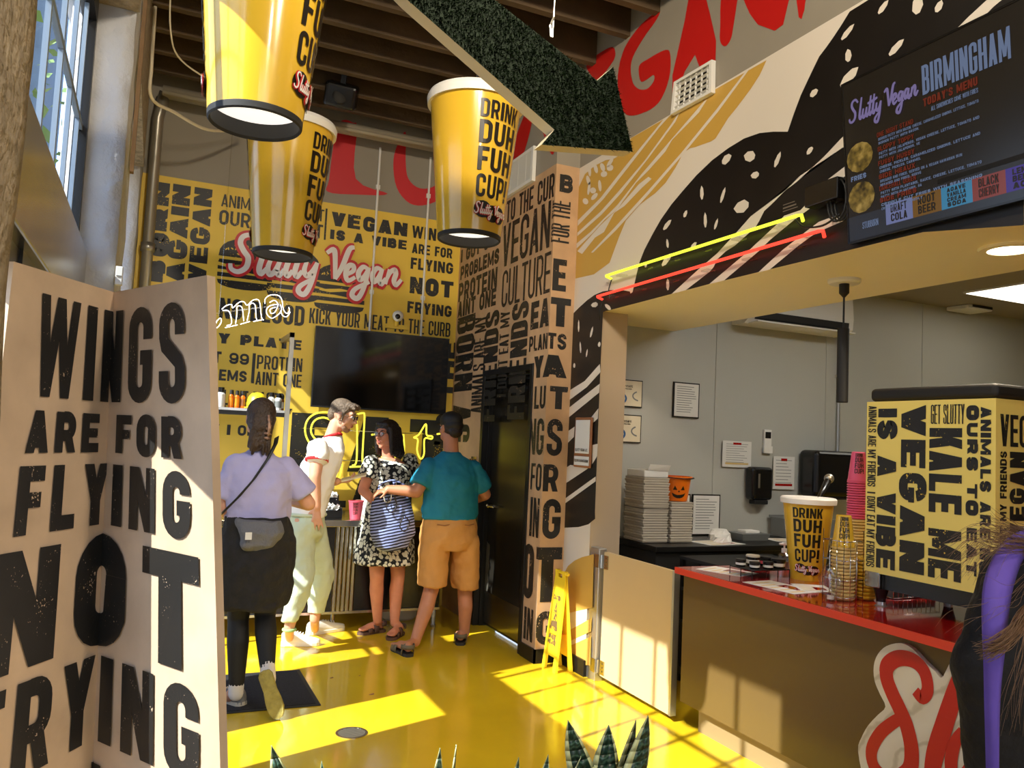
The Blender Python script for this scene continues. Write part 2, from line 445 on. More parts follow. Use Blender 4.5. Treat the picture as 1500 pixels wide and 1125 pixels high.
m_joist = mat('dark_timber', srgb(86,68,46), .75, noise=.3, nscale=3, bump=.3, bscale=20)
m_deck = mat('ceiling_deck', srgb(34,26,20), .85, noise=.3, nscale=3)
m_beam = mat('beam_tan', srgb(110,90,62), .7, noise=.15, nscale=3)
m_plaster = mat('painted_brick', srgb(188,188,190), .75, noise=.08, nscale=5, bump=1.0, bscale=14)
m_plasterB = mat('bare_concrete', srgb(158,142,118), .9, noise=.3, nscale=22, bump=1.0, bscale=45)
m_wood = mat('wood_strip', srgb(120,90,54), .6, noise=.15)
m_paper = mat('white_paper', srgb(228,226,220), .7)
m_cream2 = mat('cream_plastic', srgb(222,210,182), .5)
m_whitepl = mat('white_plastic', srgb(232,230,224), .35)
m_whiteint = mat('cup_white', srgb(238,236,230), .4)
m_cupyel = mat('cup_yellow', srgb(226,182,52), .18, coat=.5)
m_cupink = mat('cup_ink', srgb(28,22,14), .35)
m_screen = mat('screen_black', srgb(9,8,8), .08, spec=.6)
m_turf_base = mat('turf_base', srgb(12,28,10), .9)
m_cable = mat('cable', srgb(18,18,18), .5)
m_conduit = mat('conduit_paint', srgb(168,158,138), .5)
m_galv = mat('galvanised_pipe', srgb(170,164,150), .35, .8)
m_mat = mat('door_mat', srgb(36,34,36), .95, noise=.4, nscale=80, bump=.6, bscale=200)
m_safety = mat('safety_yellow', srgb(250,214,40), .4, noise=.04, nscale=5)
m_safetyorange = mat('safety_orange', srgb(240,140,20), .45)
m_orange = mat('pumpkin_orange', srgb(240,118,18), .35)
m_grey2 = mat('grey_plastic', srgb(120,122,120), .5)
m_box = mat('box_fibre', srgb(186,177,160), .75, noise=.05)
m_pink = mat('pink_cup', srgb(225,90,130), .35)
m_rose = mat('rose_cup', srgb(214,84,104), .35)
m_brown = mat('brown_board', srgb(150,96,56), .6)
m_skin = mat('skin', srgb(214,158,128), .5, sss=.08, noise=.06, nscale=14)
m_skin2 = mat('skin_tan', srgb(186,124,90), .5, sss=.08, noise=.06, nscale=14)
m_skin3 = mat('skin_rosy', srgb(212,140,108), .5, sss=.08, noise=.08, nscale=14)
m_lip = mat('lips', srgb(176,84,78), .45)
m_eye = mat('eye_white', srgb(226,222,216), .2); m_iris = mat('iris', srgb(40,26,18), .15)
m_hair = mat('hair_brown', srgb(58,42,30), .5, noise=.35, nscale=30, bump=.6, bscale=70)
m_hairdk = mat('hair_dark', srgb(30,20,18), .4, noise=.3, nscale=30, bump=.5, bscale=70)
m_hairgr = mat('hair_greybrown', srgb(112,94,76), .55, noise=.35, nscale=50, bump=.8, bscale=90)
m_blond = mat('hair_blond', srgb(122,92,66), .5)
m_lav = mat('shirt_lavender', srgb(176,172,214), .85, noise=.04, nscale=8, bump=.5, bscale=9)
m_wshirt = mat('shirt_white', srgb(238,234,228), .85, bump=.4, bscale=10)
m_redtrim = mat('shirt_red_trim', srgb(206,36,40), .85)
m_teal = mat('shirt_teal', srgb(16,120,146), .75, noise=.06, nscale=6, bump=.5, bscale=9)
m_khaki = mat('shorts_khaki', srgb(196,140,74), .85, noise=.05, nscale=8, bump=.6, bscale=10)
m_mint = mat('trousers_mint', srgb(196,206,178), .85, noise=.05, nscale=8, bump=.6, bscale=10)
m_legging = mat('leggings_black', srgb(20,19,19), .7)
m_fleece = mat('fleece_black', srgb(36,34,34), .95, noise=.2, nscale=20, bump=.5, bscale=30)
m_greyknit = mat('grey_lining', srgb(112,112,116), .95, bump=.5, bscale=90)
m_purple = mat('purple_strap', srgb(108,84,190), .8, noise=.1, nscale=12)
m_shoegrey = mat('shoe_grey', srgb(112,112,112), .7, noise=.1, nscale=20)
m_shoewhite = mat('shoe_white', srgb(232,226,212), .6)
m_sole = mat('shoe_sole', srgb(196,188,170), .7)
m_solegold = mat('shoe_sole_olive', srgb(150,138,70), .7, noise=.25, nscale=25, bump=.6, bscale=40)
m_sandal = mat('sandal_brown', srgb(92,66,54), .7)
m_sandalg = mat('sandal_olive', srgb(104,94,74), .7)
m_tort = mat('tortoise_clip', srgb(150,116,96), .3, noise=.6, nscale=40)
m_sock = mat('sock', srgb(220,214,210), .9)
m_glassdark = mat('lens_dark', srgb(30,24,22), .1)
m_leafedge = mat('leaf_edge', srgb(196,202,150), .45)
m_brick = mat('far_brick', srgb(70,84,98), .85, noise=.15, nscale=4)
m_pave = mat('pavement', srgb(140,135,128), .9)
m_leaf = mat('tree_leaf', srgb(120,140,70), .8)
m_led = mat('neon_yellow', (.2,.2,.02,1), .4, emis=(1.0,.86,.06,1), estr=1.6)
m_neonline = mat('neon_lime', (.2,.2,.02,1), .4, emis=(.80,.92,.05,1), estr=1.5)
m_neonred = mat('neon_red', (.2,.01,.01,1), .4, emis=(1.0,.055,.03,1), estr=1.7)
m_neonwhite = mat('neon_white', (1,1,1,1), .4, emis=(1,.98,1,1), estr=3.5)
m_lamp = mat('lamp_lens', (1,1,1,1), .5, emis=(1,.88,.66,1), estr=9)
m_diff = mat('light_diffuser', (1,1,1,1), .5, emis=(1,.96,.84,1), estr=3.2)
m_filldiff = mat('fill_panel_glow', (1,1,1,1), .5, emis=(1,.98,.92,1), estr=19)  # strong glow for the added kitchen fill panel
m_cuplamp = mat('cup_lamp', (1,1,1,1), .5, emis=(1,.95,.88,1), estr=1.0)

def glass(name, tint=(1,1,1,1), fac=.1, rough=.02):
    m = bpy.data.materials.new(name); m.use_nodes = True; n = m.node_tree.nodes; l = m.node_tree.links; n.clear()
    o = n.new('ShaderNodeOutputMaterial'); mx = n.new('ShaderNodeMixShader'); t = n.new('ShaderNodeBsdfTransparent'); g = n.new('ShaderNodeBsdfGlossy')
    t.inputs[0].default_value = tint; g.inputs['Roughness'].default_value = rough; mx.inputs[0].default_value = fac
    l.new(t.outputs[0], mx.inputs[1]); l.new(g.outputs[0], mx.inputs[2]); l.new(mx.outputs[0], o.inputs[0])
    return m
m_glass = glass('window_glass', (.90,.95,1.0,1), .06)
m_clear = glass('clear_plastic', (.93,.93,.92,1), .12, .1)

def pattern(name, fn, rough=.8):
    """material whose colour comes from fn(nodes, links, texcoord) -> colour socket"""
    m = mat(name, (1,1,1,1), rough); n = m.node_tree.nodes; l = m.node_tree.links
    t = n.new('ShaderNodeTexCoord'); l.new(fn(n, l, t), n['Principled BSDF'].inputs['Base Color'])
    return m
def ramp(n, l, sock, stops, interp='LINEAR'):
    r = n.new('ShaderNodeValToRGB'); r.color_ramp.interpolation = interp; el = r.color_ramp.elements
    while len(el) < len(stops): el.new(.5)
    for e, (p, c) in zip(el, stops): e.position = p; e.color = c
    l.new(sock, r.inputs[0]); return r.outputs[0]
def f_flower(n, l, t):
    v = n.new('ShaderNodeTexVoronoi'); v.inputs['Scale'].default_value = 36; v.inputs['Randomness'].default_value = .85
    x = n.new('ShaderNodeTexNoise'); x.inputs['Scale'].default_value = 90
    mp = n.new('ShaderNodeMix'); mp.data_type = 'RGBA'; mp.blend_type = 'ADD'; mp.inputs['Factor'].default_value = .012
    l.new(t.outputs['Object'], mp.inputs['A']); l.new(x.outputs['Color'], mp.inputs['B']); l.new(mp.outputs['Result'], v.inputs['Vector'])
    w, k = srgb(228,226,206), srgb(20,20,22)
    return ramp(n, l, v.outputs['Distance'], [(0,w),(.50,w),(.56,k),(1,k)])
m_flower = pattern('dress_floral', f_flower)
def f_stripe(n, l, t):
    w = n.new('ShaderNodeTexWave'); w.wave_type = 'BANDS'; w.bands_direction = 'Z'; w.inputs['Scale'].default_value = 14; w.inputs['Distortion'].default_value = 1.2; w.inputs['Detail Scale'].default_value = 1.5
    mp = n.new('ShaderNodeMapping'); mp.inputs['Rotation'].default_value = (.1,.2,0)
    l.new(t.outputs['Object'], mp.inputs[0]); l.new(mp.outputs[0], w.inputs['Vector'])
    a, b = srgb(24,26,46), srgb(150,164,222)
    return ramp(n, l, w.outputs['Fac'], [(0,a),(.42,a),(.55,b),(1,b)])
m_stripe = pattern('bag_stripe', f_stripe)
def f_snake(n, l, t):
    w = n.new('ShaderNodeTexWave'); w.wave_type = 'BANDS'; w.bands_direction = 'Z'; w.inputs['Scale'].default_value = 16; w.inputs['Distortion'].default_value = 9; w.inputs['Detail'].default_value = 3; w.inputs['Detail Scale'].default_value = 2.5
    l.new(t.outputs['Object'], w.inputs['Vector'])
    return ramp(n, l, w.outputs['Fac'], [(0,srgb(24,50,40)),(.55,srgb(38,68,54)),(1,srgb(74,104,86))])
m_snake = pattern('snake_leaf', f_snake, .4)
def f_marble(n, l, t):
    w = n.new('ShaderNodeTexWave'); w.bands_direction = 'DIAGONAL'; w.inputs['Scale'].default_value = 3; w.inputs['Distortion'].default_value = 6; w.inputs['Detail'].default_value = 4
    l.new(t.outputs['Object'], w.inputs['Vector'])
    return ramp(n, l, w.outputs['Fac'], [(0,srgb(196,184,160)),(.08,srgb(222,212,192)),(1,srgb(228,220,202))])
m_marble = pattern('veined_board', f_marble, .45)
def f_turf(n, l, t):
    x = n.new('ShaderNodeTexNoise'); x.inputs['Scale'].default_value = 60; l.new(t.outputs['Object'], x.inputs['Vector'])
    return ramp(n, l, x.outputs['Fac'], [(.3,srgb(3,9,2)),(.7,srgb(14,28,7))])
m_cabyel = mat('cabinet_yellow', srgb(238,216,116), .4)
m_turf = pattern('turf_blades', f_turf, .95); m_turf.node_tree.nodes['Principled BSDF'].inputs['Specular IOR Level'].default_value = .05
m_muntin = mat('muntin_grey', srgb(120,134,150), .6)
def f_photo(n, l, t):
    x = n.new('ShaderNodeTexNoise'); x.inputs['Scale'].default_value = 26; l.new(t.outputs['Object'], x.inputs['Vector'])
    return ramp(n, l, x.outputs['Fac'], [(.3,srgb(40,34,20)),(.5,srgb(120,104,50)),(.7,srgb(170,150,90))])
m_fries = pattern('menu_picture', f_photo, .3)


# ================================================================ the setting
ZC = 4.8; ZM = 3.70                      # ceiling deck, top of the murals
floor = struct(MB().box(-.5,-4.2,-.12, 10.2,7.6,0), 'floor', m_floor)
struct(MB().box(-40,-30,-.16, -.5,60,-.06), 'trim_1', m_pave)          # pavement outside
struct(MB().box(-.6,-4.2,ZC, 3.9,7.6,ZC+.15), 'ceiling', m_deck)

# --- back wall with its printed paper and painted letters
bwm = MB().box(-.6,7.37,0, 2.9,7.5,ZC, 0)
BY = 7.366
fb = lambda u, v: (u, BY, v)
bwm.poly([(-.25,7.3685,0),(2.66,7.3685,0),(2.66,7.3685,ZM),(-.25,7.3685,ZM)], 1)
def bt(txt, box, wt=.36, gap=.16, rot=0): put(bwm, text_quads(txt, *box, wt, gap, rot), fb, 2)
bt('BORN', (-0.086,2.789,0.012,3.641), .42, .1, 90)
bt('AGAIN', (0.036,2.802,0.177,3.646), .42, .1, 90)
bt('VEGAN', (0.207,2.822,0.352,3.647), .42, .1, 90)
bt('ANIMALS ARE NOT', (0.43,3.515,1.319,3.625), .26)
bt('OURS TO EAT', (0.422,3.356,1.317,3.484), .3)
bt('|', (1.311,3.35,1.367,3.642))
bt('VEGAN', (1.388,3.493,2.113,3.622), .42)
bt('IS A VIBE', (1.386,3.367,2.114,3.455), .42)
bt('WINGS', (2.16,3.494,2.578,3.613), .36)
bt('ARE FOR', (2.17,3.345,2.579,3.441), .36)
bt('FLYING', (2.165,3.191,2.595,3.301), .36)
bt('NOT', (2.169,2.956,2.608,3.116), .4)
bt('FRYING', (2.156,2.767,2.604,2.877), .36)
bt('KICK YOUR MEAT TO THE CURB', (1.247,2.572,2.601,2.71), .34)
bt('NO BLOOD', (0.481,2.537,1.203,2.715), .36)
bt('ON MY PLATE', (0.039,2.319,1.193,2.407), .42)
bt('I GOT 99', (0.179,2.147,0.751,2.246), .34)
bt('PROBLEMS', (0.152,1.997,0.744,2.093), .34)
bt('|', (0.75,1.991,0.837,2.256))
bt('PROTEIN', (0.82,2.123,1.212,2.244), .32)
bt('AINT ONE', (0.818,1.982,1.215,2.098), .32)
bt('PLANT BASED', (0.507,1.789,1.072,1.92), .4)
bt('EAT VEGAN DAILY', (0.094,1.745,1.152,1.788), .4)
bt('SORRY I ONLY', (0.159,1.531,1.001,1.619), .3)
bt('EAT', (1.152,1.245,2.717,1.757), .5)
bt('PLANTS', (1.142,0.918,2.913,1.174), .5)
bt('FOR THE', (2.506,1.277,2.688,2.523), .34, .14, 90)
# three burgers with the script name across them
def burger(u, v, wd, h, sl=0.0, mk=2, mw=5, ms=3):
    """bun, fillings, bottom bun as flat painted shapes; (u,v) left foot"""
    T = lambda x, y: (u+x*wd, v+y*h+x*wd*sl)
    dome = [T(0,.62)]+[T(.5-.5*math.cos(a*PI/12), .62+.38*math.sin(a*PI/12)**.8) for a in range(1,12)]+[T(1,.62)]
    sh = [(dome, mk)]
    sh.append(([T(0,.50),T(.02,.56),T(.98,.56),T(1,.50),T(.8,.47),T(.5,.50),T(.2,.46)], mk))
    sh.append(([T(0,.36),T(0,.43),T(.3,.40),T(.6,.45),T(1,.43),T(1,.36),T(.7,.33),T(.4,.36)], mk))
    sh.append(([T(0,.22),T(0,.30),T(1,.30),T(1,.22)], mk))
    sh.append(([T(0,.16)]+[T(.5-.5*math.cos(a*PI/10), .16-.16*math.sin(a*PI/10)**.7) for a in range(1,10)]+[T(1,.16)], mk))
    rr = random.Random(3)
    for i in range(16):
        x = .12+.76*rr.random(); y = .68+.24*rr.random()*math.sin(x*PI)
        c = T(x, y); sh.append((circle(c[0], c[1], .028*wd, .012*wd, 8, rr.random()*3), ms))
    return sh
def flat(mb, shapes, fn, lift):
    for i, (p, m) in enumerate(shapes):
        mb.poly([lift(fn(*q), .0004*i) for q in p], m)
lb = lambda p, d: (p[0], p[1]-d, p[2])
b0, b1 = [(0.439,2.758),(2.145,2.83)]
_h = .42
for i, (du, hh) in enumerate(((0,.50),(.42,.54),(.84,.50))):
    flat(bwm, burger(b0[0]+du, b0[1]+.045-.055*i, .46, hh*.9, 0), fb, lb)
s0, s1 = [(0.539,2.926),(2.075,2.986)]
sl = (s1[1]-s0[1])/(s1[0]-s0[0])
put_script(bwm, script_quads(s0[0], s0[1]+.02, s1[0], s0[1]+.36, .62, sl), lambda u, v, k: (u, BY-k, v), 4, .010)
put_script(bwm, script_quads(s0[0], s0[1]+.02, s1[0], s0[1]+.36, .30, sl), lambda u, v, k: (u, BY-k, v), 5, .016)
# red hand-painted letters above: S, L, U, T
def red(mb, pts, fn, m): mb.poly([fn(*p) for p in spline(pts, 4, True)], m)
red(bwm, [(1.441,4.499),(1.531,4.492),(1.572,4.448),(1.589,3.967),(1.902,3.877),(1.592,3.817),(1.339,3.8),(1.344,3.923),(1.377,4.394)], fb, 4)
red(bwm, [(2.04,4.51),(1.961,4.347),(1.938,4.175),(1.985,3.951),(2.121,3.821),(2.292,3.836),(2.46,3.965),(2.569,4.293),(2.585,4.538),(2.499,4.521),(2.46,4.205),(2.364,4.037),(2.214,3.984),(2.094,4.057),(2.056,4.231)], fb, 4)
red(bwm, [(1.122,4.47),(1.052,4.417),(1.082,4.334),(1.133,4.306),(1.191,4.369),(1.245,4.303),(1.195,4.101),(1.123,3.883),(1.163,3.827),(1.269,3.909),(1.331,4.126),(1.331,4.32),(1.235,4.456)], fb, 4)
struct(bwm, 'wall_back', [m_grey, m_yel, m_ink, m_yel, m_logored, m_logowhite])

# --- wall with the black door and its projecting corner, unfolded lettering runs round the corner
cwm = MB()
cwm.box(2.66,5.33,0, 2.86,5.56,ZC).box(2.66,6.58,0, 2.86,7.37,ZC).box(2.66,5.56,2.2, 2.86,6.58,ZC)
e_ = .0015
cwm.poly([(2.66-e_,5.56,0),(2.66-e_,5.33-e_,0),(2.66-e_,5.33-e_,ZM),(2.66-e_,5.56,ZM)], 1)
cwm.poly([(2.66-e_,7.37,0),(2.66-e_,6.58,0),(2.66-e_,6.58,ZM),(2.66-e_,7.37,ZM)], 1)
cwm.poly([(2.66-e_,6.58,2.2),(2.66-e_,5.56,2.2),(2.66-e_,5.56,ZM),(2.66-e_,6.58,ZM)], 1)
cwm.poly([(2.66-e_,5.33-e_,0),(2.858,5.33-e_,0),(2.858,5.33-e_,ZM),(2.66-e_,5.33-e_,ZM)], 1)
def fc(u, v, k=.004):
    """u < 0 runs along the door wall, u > 0 across the corner's front face"""
    return (2.66-k, 5.33-k-u, v) if u <= 0 else (2.66-k+u, 5.33-k, v)
def ct(txt, box, wt=.36, gap=.16, rot=0, fold=False):
    qs = text_quads(txt, *box, wt, gap, rot)
    for qi, q in enumerate(qs):
        us = [p[0] for p in q]
        if min(us) < 0 < max(us):           # cut a stroke at the corner
            for keep in (-1, 1):
                out = []
                for i in range(len(q)):
                    a, b = q[i], q[(i+1) % len(q)]
                    ia, ib = a[0]*keep >= 0, b[0]*keep >= 0
                    if ia: out.append(a)
                    if ia != ib:
                        s = a[0]/(a[0]-b[0]); out.append((0.0, a[1]+(b[1]-a[1])*s))
                if len(out) > 2:
                    if keep < 0: cwm.poly(nudge([fc(*p) for p in out], qi), 2)
                    else: cwm.poly(nudge([(2.66-.004+p[0], 5.33-.004, p[1]) for p in out], qi), 2)
        else:
            f = (lambda p: fc(*p)) if max(us) <= 0 else (lambda p: (2.656+p[0], 5.326, p[1]))
            cwm.poly(nudge([f(p) for p in q], qi), 2)
def cbox(a, b):                             # (y,z) top-left, (y,z) bottom-right on the door wall -> unfolded box
    return (a[0]+5.33, b[1], b[0]+5.33, a[1])
def dw(txt, tl, br, wt=.36, gap=.16, rot=0): ct(txt, cbox(tl, br), wt, gap, rot)
_a = (-6.277,3.45,-5.268,3.639)
ct('MEAT TO THE CUR', (_a[0]+5.33-.45, _a[1], -.02, _a[3]), .34)
_z = lambda a: a
ct('B', (.035, (2.725,3.49,2.802,3.625)[1], .150, (2.725,3.49,2.802,3.625)[3]), .36)
_a = (-6.297,3.071,-5.389,3.434); ct('VEGAN', (_a[0]+5.33, _a[1], _a[2]+5.33, _a[3]), .3)
_a = (-6.263,2.719,-5.343,3.034); ct('CULTURE', (_a[0]+5.33, _a[1], -.02, _a[3]), .26)
_a = (-7.331,3.287,-6.49,3.43); ct('I GOT 99', (_a[0]+5.33, (-7.331,3.304,-7.313,3.43)[1], _a[2]+5.33, (-7.331,3.304,-7.313,3.43)[3]), .34)
_a = (-7.316,3.13,-6.364,3.264); ct('PROBLEMS', (_a[0]+5.33, _a[1], _a[2]+5.33, _a[3]), .34)
_a = (-7.34,2.917,-6.383,3.099); ct('PROTEIN', (_a[0]+5.33, _a[1], _a[2]+5.33, _a[3]), .34)
_a = (-7.337,2.762,-6.386,2.917); ct('AINT ONE', (_a[0]+5.33, _a[1], _a[2]+5.33, _a[3]), .34)
_a = (-7.326,1.562,-6.916,2.754); ct('BORN AG', (_a[0]+5.33, _a[1], (-7.326,2.112,-6.855,2.754)[2]+5.33, _a[3]), .42, .12, -90)
_a = (-6.886,1.828,-6.633,2.461); _b = (-6.851,1.858,-6.573,2.704); ct('ANIMALS ARE MY', (_b[0]+5.33, _a[1], _b[2]+5.33, _b[3]), .36, .14, 90)
_a = (-6.606,2.173,-6.291,2.717); ct('FRIENDS', (_a[0]+5.33, _a[1]-.42, _a[2]+5.33, _a[3]), .42, .12, 90)
_a = (-6.264,2.257,-6.071,2.68); ct('I DONT EAT MY', (_a[0]+5.33, _a[1]-.3, _a[2]+5.33, _a[3]), .36, .14, 90)
_a = (-6.027,2.188,-5.706,2.713); ct('FRIENDS', (_a[0]+5.33, _a[1]-.42, _a[2]+5.33, _a[3]), .42, .12, 90)
def col(txt, u0, u1, zt, zb, wt=.36, gap=.14): ct(txt, (u0, zb, u1, zt), wt, gap)
_u = lambda a: a[0]+5.33
# front-face heights measured on the corner
_E = (2.652,2.733,2.797,2.975); col('E', .01, .125, _E[3], _E[1], .4)
col('FOR THE', 0, 0, 0, 0) if False else None
ct('FOR THE', (-.035, (2.649,3.101,2.808,3.381)[1], .135, (2.647,3.101,2.808,3.422)[3]), .34, .14, 90)
_T = (2.666,2.465,2.816,2.682)
col('EA', (-5.66,2.449,-5.328,2.696)[0]+5.33, -.01, _T[3], _T[1]); col('T', .005, .175, _T[3], _T[1], .4)
_T = (2.651,2.293,2.795,2.413); col('PLAN', (-5.667,2.271,-5.334,2.405)[0]+5.33, -.02, _T[3], _T[1], .34); col('TS', -.01, .15, _T[3], _T[1], .36)
_T = (2.642,2.082,2.799,2.248); col('Y', -.235, -.07, _T[3], _T[1], .4); col('A', -.075, .165, _T[3], _T[1], .36)
_T = (2.671,1.847,2.805,2.017); col('LU', -.20, -.01, _T[3], _T[1], .34); col('T', .03, .18, _T[3], _T[1], .36)
_T = (2.666,1.501,2.781,1.773); col('NG', -.27, -.01, _T[3], _T[1], .34); col('S', .02, .15, _T[3], _T[1], .36)
_T = (2.666,1.238,2.76,1.436); col('FO', -.20, -.02, _T[3], _T[1], .3); col('R', .005, .13, _T[3], _T[1], .36)
_T = (2.662,0.893,2.771,1.182); col('IN', -.185, -.03, _T[3], _T[1], .36); col('G', .015, .165, _T[3], _T[1], .36)
_T = (2.635,0.436,2.816,0.83); col('O', -.26, -.08, _T[3], _T[1], .4); col('T', -.045, .19, _T[3], _T[1], .4)
_T = (2.674,0.133,2.775,0.368); col('IN', -.205, -.055, _T[3], _T[1], .36); col('G', .0, .155, _T[3], _T[1], .36)
# red strokes of the painted Y above
fd = lambda u, v: (2.656, -u, v)
red(cwm, [(-5.936,4.314),(-6.11,4.169),(-6.188,3.985),(-6.139,3.811),(-6.082,3.924),(-5.975,3.938),(-5.858,4.085),(-5.799,4.259)], fd, 3)
red(cwm, [(-5.619,4.089),(-5.451,3.831),(-5.379,3.798),(-5.377,3.899),(-5.474,4.066)], fd, 3)
struct(cwm, 'wall_corner', [m_grey, m_kraft, m_inkk, m_red])

# --- right wall: stub, deep header over the serving opening, burger mural
rwm = MB()
rwm.box(2.86,4.95,0, 3.1,5.42,2.55, 4).box(2.86,-1.0,2.55, 3.84,5.42,ZC, 0).box(2.86,-4.2,0, 3.84,-1.0,ZC, 0)
rwm.box(2.86,-1.0,0, 3.1,.2,2.55, 4)
MX = 2.858
fm = lambda u, v, k=0: (MX-k, -u, v)
rwm.poly([(MX,5.33,2.55),(MX,-4.2,2.55),(MX,-4.2,ZM),(MX,5.33,ZM)], 1)
rwm.poly([(MX,5.33,0),(MX,4.95,0),(MX,4.95,2.55),(MX,5.33,2.55)], 1)
def mur(pts, m, k): rwm.poly([fm(u, v, k) for u, v in pts], m)
G, K, W_ = 3, 2, 1
# golden burger at the top
mur([(-5.33,3.553),(-5.241,3.629),(-5.1,3.65),(-4.943,3.644),(-4.819,3.621),(-4.729,3.622),(-4.603,3.698),(-4.093,3.693),(-3.675,3.69),(-3.279,3.685),(-3.33,3.623),(-3.398,3.574),(-3.508,3.511),(-3.582,3.475),(-3.692,3.392),(-3.729,3.388),(-3.871,3.401),(-3.932,3.412),(-4.0,3.404),(-4.073,3.336),(-4.178,3.266),(-4.289,3.229),(-4.469,3.198),(-4.633,3.13),(-4.714,3.034),(-4.828,2.874),(-5.044,2.828),(-5.323,2.844)], G, .001)
for st in ([(-5.322,3.291),(-4.99,3.38),(-4.677,3.515),(-4.315,3.657),(-4.218,3.696),(-4.151,3.694),(-4.276,3.653),(-4.632,3.497),(-4.95,3.359),(-5.32,3.249)],
           [(-5.321,3.196),(-4.982,3.277),(-4.755,3.357),(-4.423,3.486),(-4.126,3.637),(-4.078,3.668),(-4.05,3.675),(-4.09,3.633),(-4.383,3.487),(-4.709,3.34),(-4.96,3.252),(-5.319,3.169)],
           [(-5.328,3.113),(-5.12,3.157),(-4.929,3.214),(-4.748,3.269),(-4.458,3.403),(-3.87,3.632),(-3.806,3.658),(-3.78,3.657),(-3.855,3.605),(-4.12,3.525),(-4.19,3.472),(-4.378,3.403),(-4.521,3.361),(-4.746,3.239),(-4.918,3.202),(-5.089,3.14),(-5.321,3.075)],
           [(-5.232,3.015),(-5.046,3.1),(-4.921,3.113),(-4.79,3.221),(-4.658,3.236),(-4.452,3.305),(-4.334,3.336),(-4.375,3.361),(-4.487,3.342),(-4.746,3.239),(-4.974,3.175),(-5.147,3.112),(-5.309,3.051)],
           [(-5.097,2.999),(-4.782,3.112),(-4.369,3.268),(-4.008,3.415),(-3.688,3.565),(-3.441,3.692),(-3.419,3.687),(-3.675,3.544),(-3.993,3.397),(-4.352,3.246),(-4.762,3.088),(-5.067,2.993)]):
    mur(st, W_, .002)
rr = random.Random(5)
for px in [(-5.169,3.634),(-5.077,3.623),(-4.978,3.604),(-4.871,3.567),(-5.184,3.566),(-5.105,3.466),(-5.081,3.414),(-5.168,3.499),(-4.954,3.546),(-5.007,3.475),(-5.213,3.412),(-4.874,3.608)]:
    mur(circle(px[0], px[1], .05, .022, 9, rr.random()*3), W_, .002)
# black burgers
mur([(-2.612,3.686),(-1.892,3.675),(-1.888,2.472),(-2.311,2.539),(-2.878,2.541),(-3.702,2.544),(-4.886,2.534),(-4.892,2.525),(-4.896,2.087),(-4.892,1.132),(-4.886,1.086),(-4.977,1.038),(-5.113,1.003),(-5.35,0.97),(-5.332,2.579),(-5.25,2.61),(-5.129,2.65),(-5.022,2.674),(-4.907,2.682),(-4.786,2.673),(-4.651,2.653),(-4.53,2.623),(-4.513,2.623),(-4.479,2.718),(-4.444,2.807),(-4.392,2.879),(-4.311,2.957),(-4.217,3.038),(-4.104,3.11),(-3.994,3.163),(-3.862,3.223),(-3.718,3.271),(-3.574,3.298),(-3.443,3.31),(-3.318,3.299),(-3.213,3.271),(-3.108,3.235),(-3.068,3.314),(-3.023,3.393),(-2.961,3.474),(-2.905,3.544),(-2.862,3.57),(-2.82,3.599),(-2.771,3.637),(-2.719,3.683)], K, .001)
for st in ([(-4.513,2.618),(-4.538,2.613),(-4.557,2.643),(-4.507,2.649)],
           [(-2.036,3.4),(-1.975,3.37),(-1.891,3.386),(-1.891,3.447),(-1.97,3.427)],
           [(-2.21,3.327),(-2.17,3.34),(-2.111,3.369),(-2.036,3.4),(-1.975,3.37),(-2.008,3.359),(-2.041,3.342),(-2.073,3.323)],
           [(-2.717,3.103),(-2.861,3.027),(-3.038,2.952),(-3.302,2.878),(-3.37,2.858),(-3.494,2.788),(-3.643,2.71),(-3.826,2.641),(-4.071,2.54),(-3.927,2.542),(-3.705,2.615),(-3.67,2.637),(-3.641,2.675),(-3.566,2.707),(-3.492,2.723),(-3.33,2.789),(-3.3,2.819),(-3.265,2.862),(-3.215,2.882),(-3.132,2.922),(-3.011,2.979),(-2.716,3.041)],
           [(-2.644,2.973),(-2.714,2.946),(-2.832,2.908),(-2.9,2.86),(-3.005,2.802),(-3.118,2.801),(-3.181,2.763),(-3.4,2.663),(-3.708,2.543),(-3.576,2.543),(-3.299,2.654),(-3.218,2.696),(-3.051,2.761),(-2.885,2.813),(-2.822,2.849),(-2.701,2.9),(-2.635,2.926)],
           [(-2.716,2.686),(-2.899,2.665),(-3.014,2.625),(-3.213,2.541),(-3.3,2.541),(-3.122,2.626),(-2.97,2.684),(-2.883,2.715),(-2.777,2.72)]):
    mur(st, W_, .002)
